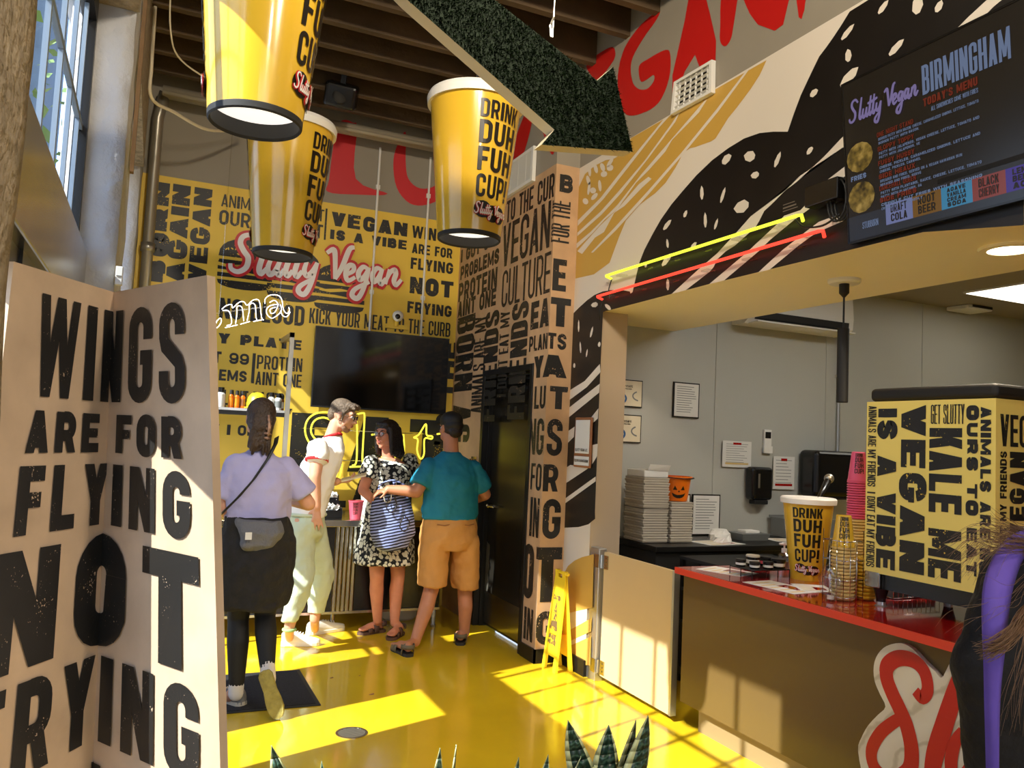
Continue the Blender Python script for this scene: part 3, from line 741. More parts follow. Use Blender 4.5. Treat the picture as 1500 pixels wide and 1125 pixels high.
SE = [((-2.689,3.609),(-2.765,3.567),8),((-2.727,3.504),(-2.717,3.44),9),((-2.66,3.39),(-2.764,3.337),14),((-2.905,3.375),(-2.958,3.368),9),((-2.499,3.63),(-2.553,3.593),8),((-2.352,3.581),(-2.347,3.494),13),((-2.233,3.498),(-2.258,3.457),9),((-2.414,3.413),(-2.491,3.373),9),((-3.542,3.245),(-3.624,3.231),13),((-3.439,3.213),(-3.35,3.178),14),((-3.154,3.146),(-3.196,3.076),8),((-3.379,3.085),(-3.314,3.07),9),((-2.96,3.102),(-2.946,3.074),11),((-3.807,3.146),(-3.796,3.061),8),((-3.588,3.078),(-3.626,2.998),7),((-3.512,2.934),(-3.389,2.926),17),((-3.939,3.031),(-3.971,2.997),8),((-3.766,2.977),(-3.756,2.885),7),((-3.646,2.912),(-3.674,2.855),6),((-4.098,3.01),(-4.183,2.968),9),((-4.142,2.899),(-4.124,2.839),6),((-3.835,2.813),(-3.893,2.784),8),((-4.079,2.795),(-4.184,2.738),11),((-4.354,2.782),(-4.377,2.764),7),((-4.12,2.645),(-4.109,2.57),8),((-5.066,2.606),(-4.967,2.597),9),((-4.871,2.584),(-4.785,2.539),7),((-5.242,2.521),(-5.234,2.428),6),((-5.023,2.446),(-5.056,2.37),7),((-5.207,2.354),(-5.189,2.266),6),((-5.09,2.288),(-5.105,2.23),5),((-5.297,2.172),(-5.266,2.185),9),((-4.944,2.305),(-4.906,2.307),9)]
for a, b, wd in SE:
    ln = math.hypot(b[0]-a[0], b[1]-a[1])/2; ang = math.atan2(b[1]-a[1], b[0]-a[0]); s_ = wd/2*.0042
    c_ = ((a[0]+b[0])/2, (a[1]+b[1])/2); ca, sa = math.cos(ang), math.sin(ang)
    sp = [(-ln,0),(-ln*.5,s_*.8),(ln*.4,s_),(ln,s_*.35),(ln,-s_*.35),(ln*.4,-s_),(-ln*.5,-s_*.8)]
    mur([(c_[0]+x*ca-y*sa, c_[1]+x*sa+y*ca) for x, y in sp], W_, .002)
# narrow strip beside the opening
for st in ([(-5.356,1.99),(-5.11,2.055),(-4.905,2.166),(-4.891,2.107),(-5.077,2.009),(-5.349,1.917)], [(-5.344,1.861),(-4.894,2.026),(-4.899,1.963),(-5.341,1.789)],
           [(-5.339,1.687),(-5.236,1.723),(-5.24,1.647),(-5.342,1.595)], [(-4.999,1.787),(-4.899,1.853),(-4.903,1.781),(-4.995,1.738)],
           [(-4.964,1.594),(-4.889,1.605),(-4.892,1.519),(-4.954,1.46)], [(-5.337,1.417),(-5.275,1.44),(-5.009,1.428),(-5.337,1.3)],
           [(-5.332,1.189),(-4.9,1.377),(-4.897,1.344),(-5.329,1.154)]):
    mur(st, W_, .002)
mur([(-5.29,0.659),(-5.251,0.705),(-5.152,0.76),(-5.045,0.8),(-4.885,0.843),(-4.875,0.483),(-5.304,0.346)], G, .001)
mur([(-5.312,0.196),(-4.879,0.413),(-4.881,0.321),(-5.305,0.124)], G, .0012); mur([(-5.302,0.091),(-4.878,0.289),(-4.872,0.094),(-5.304,0.002)], G, .0012)
# painted letters E, G, A, N on the grey above
red(rwm, [(-5.292,4.49),(-5.199,4.516),(-4.959,4.491),(-4.879,4.446),(-4.883,4.366),(-5.111,4.305),(-5.21,4.387)], fm, 5)
red(rwm, [(-4.325,4.463),(-4.527,4.469),(-4.738,4.394),(-4.817,4.227),(-4.774,4.011),(-4.677,3.887),(-4.486,3.828),(-4.287,3.829),(-4.181,3.946),(-4.174,4.092),(-4.23,4.157),(-4.427,4.182),(-4.542,4.178),(-4.518,4.068),(-4.459,4.044),(-4.362,4.043),(-4.352,4.001),(-4.43,3.976),(-4.54,4.019),(-4.622,4.109),(-4.641,4.253),(-4.519,4.346),(-4.346,4.417)], fm, 5)
rwm.poly([fm(*p) for p in [(-3.991,4.416),(-4.032,4.26),(-4.144,3.954),(-4.137,3.827),(-4.085,3.807),(-4.014,3.923),(-3.915,3.989),(-3.855,3.871),(-3.714,3.853),(-3.714,3.985),(-3.78,4.183),(-3.839,4.339)]], 5)
red(rwm, [(-3.67,4.254),(-3.68,4.052),(-3.676,3.968),(-3.631,3.916),(-3.584,3.935),(-3.563,3.998),(-3.534,4.145),(-3.526,4.221)], fm, 5)
rwm.poly([fm(*p) for p in [(-3.506,4.171),(-3.426,4.013),(-3.357,3.918),(-3.222,3.821),(-3.162,3.827),(-3.113,3.972)]], 5)
rwm.poly([fm(*p) for p in [(-3.073,3.934),(-3.05,3.814),(-3.031,3.794),(-3.013,3.832),(-3.002,3.908)]], 5)
rwm.poly([(2.86,5.42,2.549),(3.84,5.42,2.549),(3.84,-1.0,2.549),(2.86,-1.0,2.549)], 6)
struct(rwm, 'wall_right', [m_grey, m_white, m_black, m_gold, m_jamb, m_red, m_soffit])

# --- kitchen beyond the opening
kw = MB().box(2.86,5.42,0, 10.2,5.55,3.3)
struct(kw, 'wall_kitchen', m_kwall)
struct(MB().box(10.0,-1.0,0, 10.2,5.42,3.3), 'wall_kitchen_side', m_kwall)
struct(MB().box(2.86,-1.2,0, 10.2,-1.0,3.3).box(3.84,-1.0,3.3,3.86,-.98,3.31), 'wall_kitchen_front', m_kwall)
struct(MB().box(3.84,-1.0,3.1, 10.2,5.42,3.25), 'ceiling_kitchen', m_grey)
for i, x in enumerate((4.28, 5.5, 6.72)): struct(MB().box(x-.012,5.414,.9, x+.012,5.42,3.1), 'trim_%d' % (i+2), m_kwall)
# --- front of the shop (behind the viewer): low sill, head and big open shop window
fw = MB().box(-.6,-4.3,0, 3.84,-4.2,.5).box(-.6,-4.3,4.2, 3.84,-4.2,ZC)
struct(fw, 'wall_front', m_grey)
# --- left wall: near pillar, brick pier between two tall windows, corner return
lw = MB()
struct(MB().box(-.55,-4.2,0, -.21,1.0,ZC), 'wall_left', m_plasterB)
def pier(y0, y1, x0, x1, z0, z1, nm, mt=None):
    """rough painted brick pier: a subdivided box whose faces wander a little"""
    mb = MB(); nz = int((z1-z0)/.06)+1; ny = max(2, int((y1-y0)/.06)); nx = max(2, int((x1-x0)/.06))
    per = [(x0+(x1-x0)*i/nx, y0) for i in range(nx)]+[(x1, y0+(y1-y0)*i/ny) for i in range(ny)]+[(x1-(x1-x0)*i/nx, y1) for i in range(nx)]+[(x0, y1-(y1-y0)*i/ny) for i in range(ny)]
    rings = []
    for k in range(nz+1):
        z = z0+(z1-z0)*k/nz
        rings.append([Vector((x, y, z))+.011*noise.noise_vector(Vector((x*7, y*7, z*5)))*Vector((1,1,0)) for x, y in per])
    mb.loft(rings); return struct(mb, nm, mt or m_plaster, smooth=True)
pier(1.0,1.36,-.55,-.2,0,ZC,'trim_10',m_plasterB)
pier(4.3,5.04,-.48,-.205,0,ZC,'trim_5')
pier(6.93,7.36,-.48,-.21,0,ZC,'trim_6')
struct(MB().box(-.48,1.05,3.62, -.19,4.3,ZC).box(-.48,5.04,3.62, -.19,6.93,ZC), 'trim_7', m_plasterB)
struct(MB().box(-.52,-4.2,3.62,-.48,7.4,ZC), 'wall_left_head', m_plaster)
# stainless transom beam across both windows
struct(MB().box(-.46,1.05,2.07, -.33,4.3,2.40).box(-.46,5.04,2.07, -.33,6.93,2.40), 'trim_8', m_steel, bevel=.006)
def window(nm, y0, y1, z0, z1, vs, hs, wd=.028):
    fr = MB(); X0, X1 = -.43, -.37
    fr.box(X0,y0,z0,X1,y0+.05,z1).box(X0,y1-.05,z0,X1,y1,z1).box(X0,y0+.05,z0,X1,y1-.05,z0+.05).box(X0,y0+.05,z1-.11,X1,y1-.05,z1)
    for v in vs: fr.box(-.409,v-wd/2,z0+.05,-.391,v+wd/2,z1-.11,1)
    for h in hs: fr.box(-.410,y0+.05,h-wd/2,-.390,y1-.05,h+wd/2,1)
    o = struct(fr, nm, [m_dkmetal, m_muntin])
    g = MB().box(-.403,y0+.05,z0+.05,-.397,y1-.05,z1-.11).build('pane', m_glass, o)
    return o
window('window_1', 1.86,4.3,2.40,3.62, [2.24,2.61,2.98,3.36,3.73,4.10], [2.98])
struct(MB().box(-.46,2.62,0,-.36,3.68,2.07), 'trim_11', m_dkmetal)  # opaque panel added to cut the low sun off the near floor
window('window_2', 3.68,4.3,.02,2.07, [], [], .02)
window('window_5', 1.36,2.62,.02,2.07, [], [])
struct(MB().box(-.44,1.36,2.40,-.36,1.86,3.62), 'trim_12', m_dkmetal)  # unseen opaque panel added to stop sun on the nearer counter front
window('window_3', 5.04,6.93,2.40,3.62, [5.98], [3.3])
window('window_4', 5.04,6.93,.02,2.07, [5.98], [1.85])
# --- ceiling timber
jy = [2.9,3.25,3.6,3.97,4.34,4.70,5.17,5.54,5.90,6.28,6.66,7.03]
for y in jy[::-1]: pass
def part_struct(mb, nm, m): return struct(mb, nm, m)
js = MB()
for y in [.3,.7,1.1,1.5,1.9,2.3,2.6]+jy: js.box(-.48,y-.028,4.45, 2.66 if y > 5.33 else 2.86,y+.028,ZC)
for a, b in zip(jy[:-1], jy[1:]):
    for x in (.95, 2.35):
        if not (x > 2 and a > 5): js.box(x-.09,a+.028,4.5,x+.09,a+.05,4.78, 1)
struct(js, 'trim_9', [m_joist, m_beam])
# --- baseboards
struct(MB().box(2.645,5.315,0,2.66,5.56,.1).box(2.645,5.315,0,2.856,5.33,.1).box(2.842,4.95,0,2.858,5.315,.11).box(2.842,4.936,0,2.95,4.95,.11), 'baseboard_right', m_dkmetal)
# --- door
dr = MB(); dx = 2.655
dr.box(2.648,5.56,0, 2.86,5.61,2.2).box(2.648,6.53,0, 2.86,6.58,2.2).box(2.648,5.61,2.15, 2.86,6.53,2.2)
dr.box(2.70,5.61,0, 2.86,5.625,2.15).box(2.70,6.515,0, 2.86,6.53,2.15).box(2.70,5.625,2.135, 2.86,6.515,2.15)
do = struct(dr, 'door_1', m_dkmetal, bevel=.003)
MB().box(2.735,5.628,.02, 2.78,6.512,2.132).build('door_leaf', m_door, do)
MB().box(2.731,5.65,.04, 2.735,6.50,.30).build('kick_plate', m_steel, do)
h = MB().cap((2.735,6.43,1.03),(2.70,6.43,1.03),.022,.022).cap((2.69,6.43,1.03),(2.69,6.30,1.03),.009,.009)
h.build('door_handle', m_chrome, do, smooth=True)
pl = MB().poly([(2.7325,p[0],p[1]) for p in ((6.505,.72),(6.44,.70),(6.43,.62),(6.445,.56),(6.42,.52),(6.44,.46),(6.425,.36),(6.44,.305),(6.505,.305))])
pl.build('worn_edge_strip', m_galv, do)

# --- track-style lamps added as fill light, above and behind the viewer
def fill_spot(x, y, aim, e, size, label):
    t = thing('fill_lamp', label, 'lamp', (x,y,4.2), 'black track lamps on the joists')
    p = Vector((x,y,4.25)); d = (Vector(aim)-p).normalized(); Mq = d.to_track_quat('-Z','Y').to_matrix().to_4x4()
    MB().lathe([(.07,-.09),(.075,-.09),(.075,.08),(.03,.10)], p, 24, 0, True, Mq).build('fill_lamp_can', m_blackmat, t, smooth=True)
    MB().lathe([(.001,-.092),(.068,-.092)], p, 24, 0, False, Mq).build('lens', m_lamp, t)
    MB().tube([p, (x,y,4.46)], .012, 8).build('stem', m_dkmetal, t)
    ld = bpy.data.lights.new('fill_bulb', 'SPOT'); ld.energy = e; ld.spot_size = size; ld.spot_blend = .7; ld.color = (1,.86,.66); ld.shadow_soft_size = .12
    lo = bpy.data.objects.new('fill_bulb', ld); C.objects.link(lo); lo.matrix_world = Matrix.Translation(p+d*.12) @ Mq; lo.parent = t; lo.matrix_parent_inverse = Matrix.Translation(-Vector((x,y,4.2)))
fill_spot(.5,1.6, (2.86,3.2,3.0), 215, 1.9, 'track lamp above the viewer near the left windows, aimed at the mural')
fill_spot(.9,.9, (1.4,7.3,2.9), 300, 1.3, 'track lamp above the viewer aimed at the back wall')
fill_spot(1.9,-.6, (-.2,2.6,1.2), 300, 1.2, 'track lamp behind the viewer aimed at the folding screen')
fill_spot(1.2,-2.2, (2.86,1.5,2.6), 140, 1.9, 'track lamp by the shop front')


# ================================================================ things in the front room
# --- folded kraft-paper display screen
SCT = ((-.324,2.23),(-.121,2.563),(.102,2.103))      # plan at the top edge (z 1.97)
SCB = ((-.345,2.12),(-.055,2.55),(.286,2.07))         # plan at the floor
ZS = 1.97
sc = thing('folding_screen', 'tall kraft-brown folding screen printed WINGS ARE FOR FLYING NOT FRYING', 'screen', (-.09,2.3,0))
def scr(u, v, k=.002):
    """u -1..0 across the left leaf, 0..1 across the right leaf, v height"""
    i = 0 if u < 0 else 1; t = u+1 if u < 0 else u; s = v/ZS
    pt = lambda j: (SCB[j][0]+(SCT[j][0]-SCB[j][0])*s, SCB[j][1]+(SCT[j][1]-SCB[j][1])*s)
    a, b = pt(i), pt(i+1); L = math.hypot(b[0]-a[0], b[1]-a[1]); nx, ny = (b[1]-a[1])/L, -(b[0]-a[0])/L
    return (a[0]+(b[0]-a[0])*t+nx*k, a[1]+(b[1]-a[1])*t+ny*k, v)
lp, rp = MB(), MB(); TH = .022
for mb, u0, u1 in ((lp,-1,-1e-6), (rp,1e-6,1)):
    n = 24
    for k, fl in ((0,False),(-TH,True)):
        g = [[scr(u0+(u1-u0)*i/n, .01+(ZS-.01)*j/n, k) for i in range(n+1)] for j in range(n+1)]
        for j in range(n):
            for i in range(n):
                q = [g[j][i],g[j][i+1],g[j+1][i+1],g[j+1][i]]; mb.poly(q[::-1] if fl else q)
    E = [(u0,.01+(ZS-.01)*j/n) for j in range(n)]+[(u0+(u1-u0)*i/n,ZS) for i in range(n)]+[(u1,ZS-(ZS-.01)*j/n) for j in range(n)]+[(u1-(u1-u0)*i/n,.01) for i in range(n)]
    for i in range(len(E)):
        p, q = E[i], E[(i+1) % len(E)]; mb.poly([scr(*p,0),scr(*q,0),scr(*q,-TH),scr(*p,-TH)])
def st_row(txt, ul, ur, zt, zb, wt=.4, gap=.30):
    """ul metres-free: fractions of the leaves"""
    for qi, q in enumerate(text_quads(txt, ul*.46, zb, ur*.46, zt, wt, gap)):
        q = [(a/.46, b) for a, b in q]
        us = [p[0] for p in q]
        def cut(q, c, keep):
            out = []
            for i in range(len(q)):
                a, b = q[i], q[(i+1) % len(q)]
                ia, ib = (a[0]-c)*keep >= 0, (b[0]-c)*keep >= 0
                if ia: out.append(a)
                if ia != ib: s = (a[0]-c)/(a[0]-b[0]); out.append((c, a[1]+(b[1]-a[1])*s))
            return out
        for keep, mb in ((-1, lp), (1, rp)):
            o = cut(q, 0.0, keep)
            if len(o) > 2 and keep < 0: o = cut(o, -.995, 1)
            if len(o) > 2 and max(p[0] for p in o)-min(p[0] for p in o) > 1e-5:
                mb.poly([scr(min(p[0],-1e-6) if keep < 0 else max(p[0],1e-6), p[1], .004+3e-5*qi) for p in o], 1)
for t, ul, ur, zt, zb, wt in [('WINGS',-0.741,0.797,1.913,1.654,0.42),('ARE FOR',-0.763,0.761,1.619,1.513,0.42),('FLYING',-0.789,0.827,1.481,1.312,0.42),('NOT',-0.902,0.886,1.276,0.986,0.5),('FRYING',-0.967,0.866,0.953,0.722,0.42),('FULL',-0.63,0.863,0.66,0.506,0.42)]:
    st_row(t, ul, ur, zt, zb, .38)
lp.build('panel', [m_kraft2, m_inks], sc); rp.build('panel', [m_kraft2, m_inks], sc)

# --- giant hanging paper-cup lamps
def cup_text(mb, rfun, cx, cy, z0, z1, phi, half, m_t, m_l, m_w, rows=None, lift=.004, logo=True):
    """DRINK DUH FUH CUP! printed round a tapered cup; phi = direction of the print's middle"""
    H = z1-z0
    def fn(u, v, k=0):
        z = z0+v*H; r = rfun(z)+lift+k; a = phi+u
        return (cx+r*math.cos(a), cy+r*math.sin(a), z)
    rows = rows or (('DRINK',.815,.945),('DUH',.63,.795),('FUH',.435,.605),('CUP!',.245,.41))
    rm = rfun((z0+z1)/2); gm = lambda x, y, k=0: fn(x/rm, y/H, k)        # metric print area
    for t, a, b in rows: put(mb, text_quads(t, -half*rm, a*H, half*rm, b*H, .34, .16), gm, m_t, .12*rm)
    if logo:
        for c in (-.55, 0.1, .62):
            mb.poly([fn(u, v, .001) for u, v in circle(c*half, .15+(-.012 if c > 0 else .01), .5*half, .062, 16)], m_t)
        put_script(mb, script_quads(-half*rm, .125*H, half*rm*1.05, .205*H, .55), gm, m_l, .003, .0002, .1*rm)
        put_script(mb, script_quads(-half*rm, .125*H, half*rm*1.05, .205*H, .27), gm, m_w, .007, .0002, .1*rm)
CUPM = [m_cupyel, m_cupink, m_logored, m_logowhite]
def hanging_cup(x, y, zb, label, turn, H=.80, rb=.178, rt=.262, zc=4.45):
    t = thing('hanging_cup_lamp', label, 'lamp', (x,y,zb), 'giant cup lamps under the ceiling')
    b = MB(); rf = lambda z: rb+(rt-rb)*(z-zb)/H
    b.lathe([(rb*.985,zb+.03),(rb*.985,zb+.002),(rb,zb)]+[(rf(zb+H*q/8), zb+H*q/8) for q in range(1,9)]+[(rt-.012,zb+H),(.01,zb+H)], (x,y,0), 56, 0, False)
    ph = math.atan2(-y, -x)
    for k in (0, PI): cup_text(b, rf, x, y, zb, zb+H-.05, ph+turn+k, .52, 1, 2, 3)
    b.build('cup_body', CUPM, t, smooth=True)
    MB().lathe([(rt-.01,zb+H-.045),(rt+.012,zb+H-.05),(rt+.016,zb+H-.01),(rt+.006,zb+H+.012),(rt-.02,zb+H+.006)], (x,y,0), 56).build('rim', m_whiteint, t, smooth=True)
    MB().lathe([(rb*.94,zb+.06),(rb*.93,zb-.008),(rb*.965,zb-.018),(rb*1.0,zb-.012),(rb*1.008,zb+.006),(rb*.99,zb+.03)], (x,y,0), 56, 0, False).build('base_ring', m_rubber, t, smooth=True)
    MB().lathe([(0.001,zb+.045),(rb*.935,zb+.045),(rb*.935,zb+.055),(0.001,zb+.055)], (x,y,0), 40, 0, False).build('lamp_disc', m_cuplamp, t)
    MB().tube([(x,y,zb+H-.05),(x,y,zc)], .006, 6).build('hanging_cord', m_cable, t)
    return t
def R_(d): return math.radians(d)
hanging_cup(.261,2.9,2.675, 'nearest yellow cup lamp, its top cut off by the picture edge', R_(70), .76, .160, .238)
hanging_cup(.662,5.0,2.665, 'yellow cup lamp hanging in front of the burger logo', R_(62))
hanging_cup(1.565,4.2,2.725, 'yellow cup lamp beside the turf arrow with its DRINK print facing us', R_(36))

# --- turf arrow
ar = thing('hanging_arrow', 'green turf arrow hanging from the ceiling and pointing to the counter', 'sign', (1.7,3.0,3.0))
apts = [(0.49,3.0,3.537),(0.808,3.0,3.314),(1.479,3.0,2.926),(1.421,3.0,2.849),(1.872,3.0,2.907),(1.754,3.0,3.268),(1.677,3.0,3.188),(1.178,3.0,3.416),(0.796,3.0,3.655)]
am = MB().prism(apts, (0,.075,0), 1, 0)
ab = am.build('arrow_board', [m_cream2, m_turf_base], ar)
rr = random.Random(11); tb = MB()
def inside(p, poly):
    c = False; n = len(poly)
    for i in range(n):
        a, b = poly[i], poly[i-1]
        if (a[1] > p[1]) != (b[1] > p[1]) and p[0] < (b[0]-a[0])*(p[1]-a[1])/(b[1]-a[1])+a[0]: c = not c
    return c
xz = [(p[0], p[2]) for p in apts]; x0, x1 = min(p[0] for p in xz), max(p[0] for p in xz); z0, z1 = min(p[1] for p in xz), max(p[1] for p in xz)
while len(tb.f) < 15000:
    p = (rr.uniform(x0,x1), rr.uniform(z0,z1))
    if not inside(p, xz): continue
    L = rr.uniform(.012,.022); a = rr.uniform(0,6.3); w_ = .0022
    tb.poly([(p[0]-w_*math.cos(a),3.0,p[1]-w_*math.sin(a)), (p[0]+w_*math.cos(a),3.0,p[1]+w_*math.sin(a)), (p[0]+rr.uniform(-.008,.008),3.0-L,p[1]+rr.uniform(-.016,.002))])
tb.build('turf', m_turf, ar)['kind'] = 'stuff'
hk = (1.464,3.03,3.342)
MB().tube([hk,(hk[0]+.03,3.04,4.45)], .004, 6).tube([(hk[0]-.006,3.03,hk[2]),(hk[0]-.012,3.03,hk[2]+.05),(hk[0]+.002,3.03,hk[2]+.09)], .006, 6).build('hanging_wire', m_steel, ar)

# --- air grilles
def grille(nm, pts, nrm, label, n, vert):
    """pts TL,TR,BR,BL; slatted register"""
    t = thing(nm, label, 'vent', pts[3], 'white air grilles high on the walls')
    P_ = [Vector(p) for p in pts]; N = Vector(nrm)
    at = lambda u, v, k=0: (P_[3]+(P_[2]-P_[3])*u)*(1-v)+(P_[0]+(P_[1]-P_[0])*u)*v+N*k
    f = MB(); q = .09
    for a, b, c, d in ((0,0,1,q),(0,1-q,1,1),(0,q,q*.7,1-q),(1-q*.7,q,1,1-q)):
        f.prism([at(a,b),at(c,b),at(c,d),at(a,d)], N*.03)
    f.build('frame', m_whitepl, t)
    MB().poly([at(.05,.05,.002),at(.95,.05,.002),at(.95,.95,.002),at(.05,.95,.002)]).build('backing', m_blackmat, t)
    s = MB()
    for i in range(n):
        v = q+(1-2*q)*(i+.5)/n
        s.prism([at(q*.7,v-.012,.008),at(1-q*.7,v-.012,.008),at(1-q*.7,v+.024,.022),at(q*.7,v+.024,.022)], N*.004)
    for i in range(vert):
        u = (i+1)/(vert+1); s.prism([at(u-.008,q,.01),at(u+.008,q,.01),at(u+.008,1-q,.01),at(u-.008,1-q,.01)], N*.01)
    s.build('slats', m_whitepl, t)
grille('air_grille', [(2.855,4.081,3.876),(2.855,3.707,3.862),(2.855,3.703,3.665),(2.855,4.104,3.675)], (-1,0,0), 'white slatted air grille under the red letter A', 5, 6)
grille('air_grille', [(2.656,6.30,3.95),(2.656,5.69,3.95),(2.656,5.69,3.665),(2.656,6.30,3.665)], (-1,0,0), 'white louvred air grille above the kraft lettering, half behind a cup lamp', 16, 3)

# --- ceiling services
tag(MB().tube([(-.1,7.2,4.36),(2.55,7.2,4.36)], .055, 12).tube([(-.1,7.05,4.30),(2.4,7.05,4.30)], .02, 8).build('ceiling_duct', m_conduit, smooth=True), 'painted pipe run along the top of the back wall', 'pipe')
tag(MB().tube([(-.12,7.28,0),(-.12,7.28,4.15),(-.08,7.2,4.36)], .045, 14).tube([(-.12,7.28,3.02),(-.12,7.28,3.09)], .056, 14).tube([(-.12,7.28,1.4),(-.12,7.28,1.47)], .056, 14).build('downpipe', m_galv, smooth=True), 'grey metal pipe rising in the corner beside the yellow wall', 'pipe')
tag(MB().tube(spline([(-.17,5.9,4.44),(-.165,5.95,4.05),(-.15,6.0,3.84),(0,6.25,3.86),(.25,6.6,3.9),(.55,7.0,4.1)], 6), .012, 8).build('loose_cable', m_cream2, smooth=True), 'pale cable looping from the left wall to the ceiling', 'cable')
tag(MB().tube(spline([(-.08,5.4,4.44),(-.06,5.5,4.12),(.02,5.7,4.02),(.3,6.0,4.03),(.6,6.3,4.15)], 6), .006, 6).build('loose_wire', m_cream2, smooth=True), 'thin wire drooping below the joists beside the nearest cup lamp', 'cable')
t = thing('strip_light', 'cream end of a light fitting at the top left under the joists', 'lamp', (-.08,5.3,4.3))
MB().box(-.11,4.9,4.30,-.05,5.4,4.40).build('housing', m_cream2, t, bevel=.006); MB().box(-.065,5.1,4.26,-.035,5.25,4.30).build('end_cap', m_wood, t)
tag(MB().box(-.198,4.75,2.95,-.178,4.80,4.6).build('timber_batten', m_wood), 'brown timber batten fixed up the brick pier', 'batten')
t = thing('door_sensor', 'small white sensor box on the brick pier above the screen', 'sensor', (-0.181,4.29,2.298))
_s = (-0.181,4.29,2.298); MB().box(_s[0]-.02,4.26,_s[2]-.045,_s[0]+.012,4.29,_s[2]+.045).build('cover', m_whitepl, t, bevel=.004)
MB().box(_s[0]-.016,4.256,_s[2]-.004,_s[0]+.008,4.26,_s[2]+.0).build('seam', m_grey2, t)
sp = thing('ceiling_speaker', 'black loudspeaker hanging from the joists above the red letter L', 'speaker', (1.25,6.5,4.25))
_s = (1.241,6.5,4.358)
Mx = Matrix.Translation(_s) @ Matrix.Rotation(.5,4,'X') @ Matrix.Rotation(-.3,4,'Z')
MB().box(-.13,-.09,-.10,.13,.09,.10,0,Mx).build('cabinet', m_blackpl, sp, bevel=.03, seg=3)
MB().box(-.02,-.02,.10,.02,.02,.22,0,Mx).build('bracket', m_dkmetal, sp)
MB().ell(Mx @ Vector((0,-.085,0)), (.06,.02,.06)).build('cone', m_rubber, sp, smooth=True)

# --- television on the back wall
tv = thing('television', 'large black television mounted on the yellow back wall', 'television', (1.93,7.3,1.83))
MB().box(1.30,7.29,1.82,2.565,7.34,2.54).build('screen', [m_screen], tv, bevel=.004)
fr = MB()
for a in ((1.295,7.286,1.815,2.57,7.30,1.83),(1.295,7.286,2.53,2.57,7.30,2.545),(1.295,7.286,1.83,1.307,7.30,2.53),(2.558,7.286,1.83,2.57,7.30,2.53)): fr.box(*a)
fr.build('bezel', m_blackpl, tv); MB().box(1.75,7.34,2.0,2.1,7.366,2.4).build('wall_mount', m_dkmetal, tv)
for px, z0, z1, lb in ((1.80,2.545,4.3,'left white conduit dropping to the television'), (2.30,2.545,4.3,'right white conduit dropping to the television')):
    tag(MB().tube([(px,7.35,z0),(px,7.35,z1)], .011, 8).box(px-.02,7.345,3.9,px+.02,7.366,3.94).box(px-.02,7.345,2.9,px+.02,7.366,2.94).build('conduit', m_whitepl, smooth=False), lb, 'conduit', 'conduits above the television')
ca = (2.051,7.3,2.713)
t = thing('security_camera', 'white eyeball security camera above the television', 'camera', (ca[0],7.36,ca[2]))
MB().ell((ca[0],7.30,ca[2]), (.052,.052,.052), None, 20).build('ball_housing', m_whitepl, t, smooth=True)
MB().ell((ca[0]-.012,7.262,ca[2]-.01), (.026,.02,.026), None, 16).build('lens', m_glassdark, t, smooth=True)
MB().tube([(ca[0],7.33,ca[2]-.03),(ca[0],7.345,ca[2]-.09)], .02, 10).box(ca[0]-.1,7.345,ca[2]-.115,ca[0]+.12,7.366,ca[2]-.075).build('mount', m_yel, t)

# --- neon signs
def neon(mb, path, r=.008): mb.tube(path, r, 8)
ns = thing('neon_sign', 'yellow neon tube lettering glowing low on the back wall', 'neon sign', (1.9,7.2,1.2))
def nt2(pts, y=7.22, k=5, closed=False): return [(u, y, v) for u, v in spline(pts, k, closed)]
_n = MB()
N = lambda pts: pts
for seg in ([(1.542,1.741),(1.437,1.771),(1.329,1.753),(1.262,1.689),(1.25,1.592),(1.292,1.498),(1.386,1.43),(1.485,1.385),(1.55,1.314),(1.55,1.217),(1.49,1.119),(1.385,1.069),(1.3,1.091)],
            [(1.502,1.69),(1.415,1.722),(1.344,1.706),(1.306,1.655),(1.304,1.583),(1.356,1.519),(1.443,1.48),(1.543,1.423),(1.585,1.34),(1.581,1.218),(1.515,1.095),(1.399,1.027)],
            [(1.686,1.306),(1.721,1.344),(1.714,1.565),(1.698,1.712),(1.647,1.734),(1.689,1.761),(1.75,1.783),(1.771,1.753),(1.772,1.537),(1.775,1.37),(1.791,1.316),(1.824,1.298)],
            [(1.662,1.293),(1.836,1.305)],
            [(1.844,1.59),(1.92,1.599),(1.947,1.563),(1.951,1.401),(1.986,1.353),(2.043,1.355),(2.085,1.406)],
            [(2.145,1.61),(2.159,1.49),(2.161,1.333)],
            [(2.245,1.583),(2.296,1.617),(2.357,1.715),(2.37,1.614),(2.424,1.603),(2.419,1.578),(2.352,1.575),(2.354,1.435),(2.323,1.389),(2.285,1.464),(2.286,1.565),(2.245,1.583)],
            [(2.47,1.625),(2.538,1.634),(2.554,1.596),(2.548,1.448),(2.592,1.398)]):
    neon(_n, nt2(seg))
_n.build('yellow_tubes', m_led, ns, smooth=True)
MB().tube([(1.2,7.26,1.62),(2.5,7.26,1.62)], .004, 6).tube([(1.2,7.26,1.35),(2.5,7.26,1.35)], .004, 6).build('hanging_wires', m_steel, ns)
na = thing('neon_sign', 'white neon outline lettering above the shelf, partly behind the screen', 'neon sign', (.7,6.9,2.45))
_n = MB()
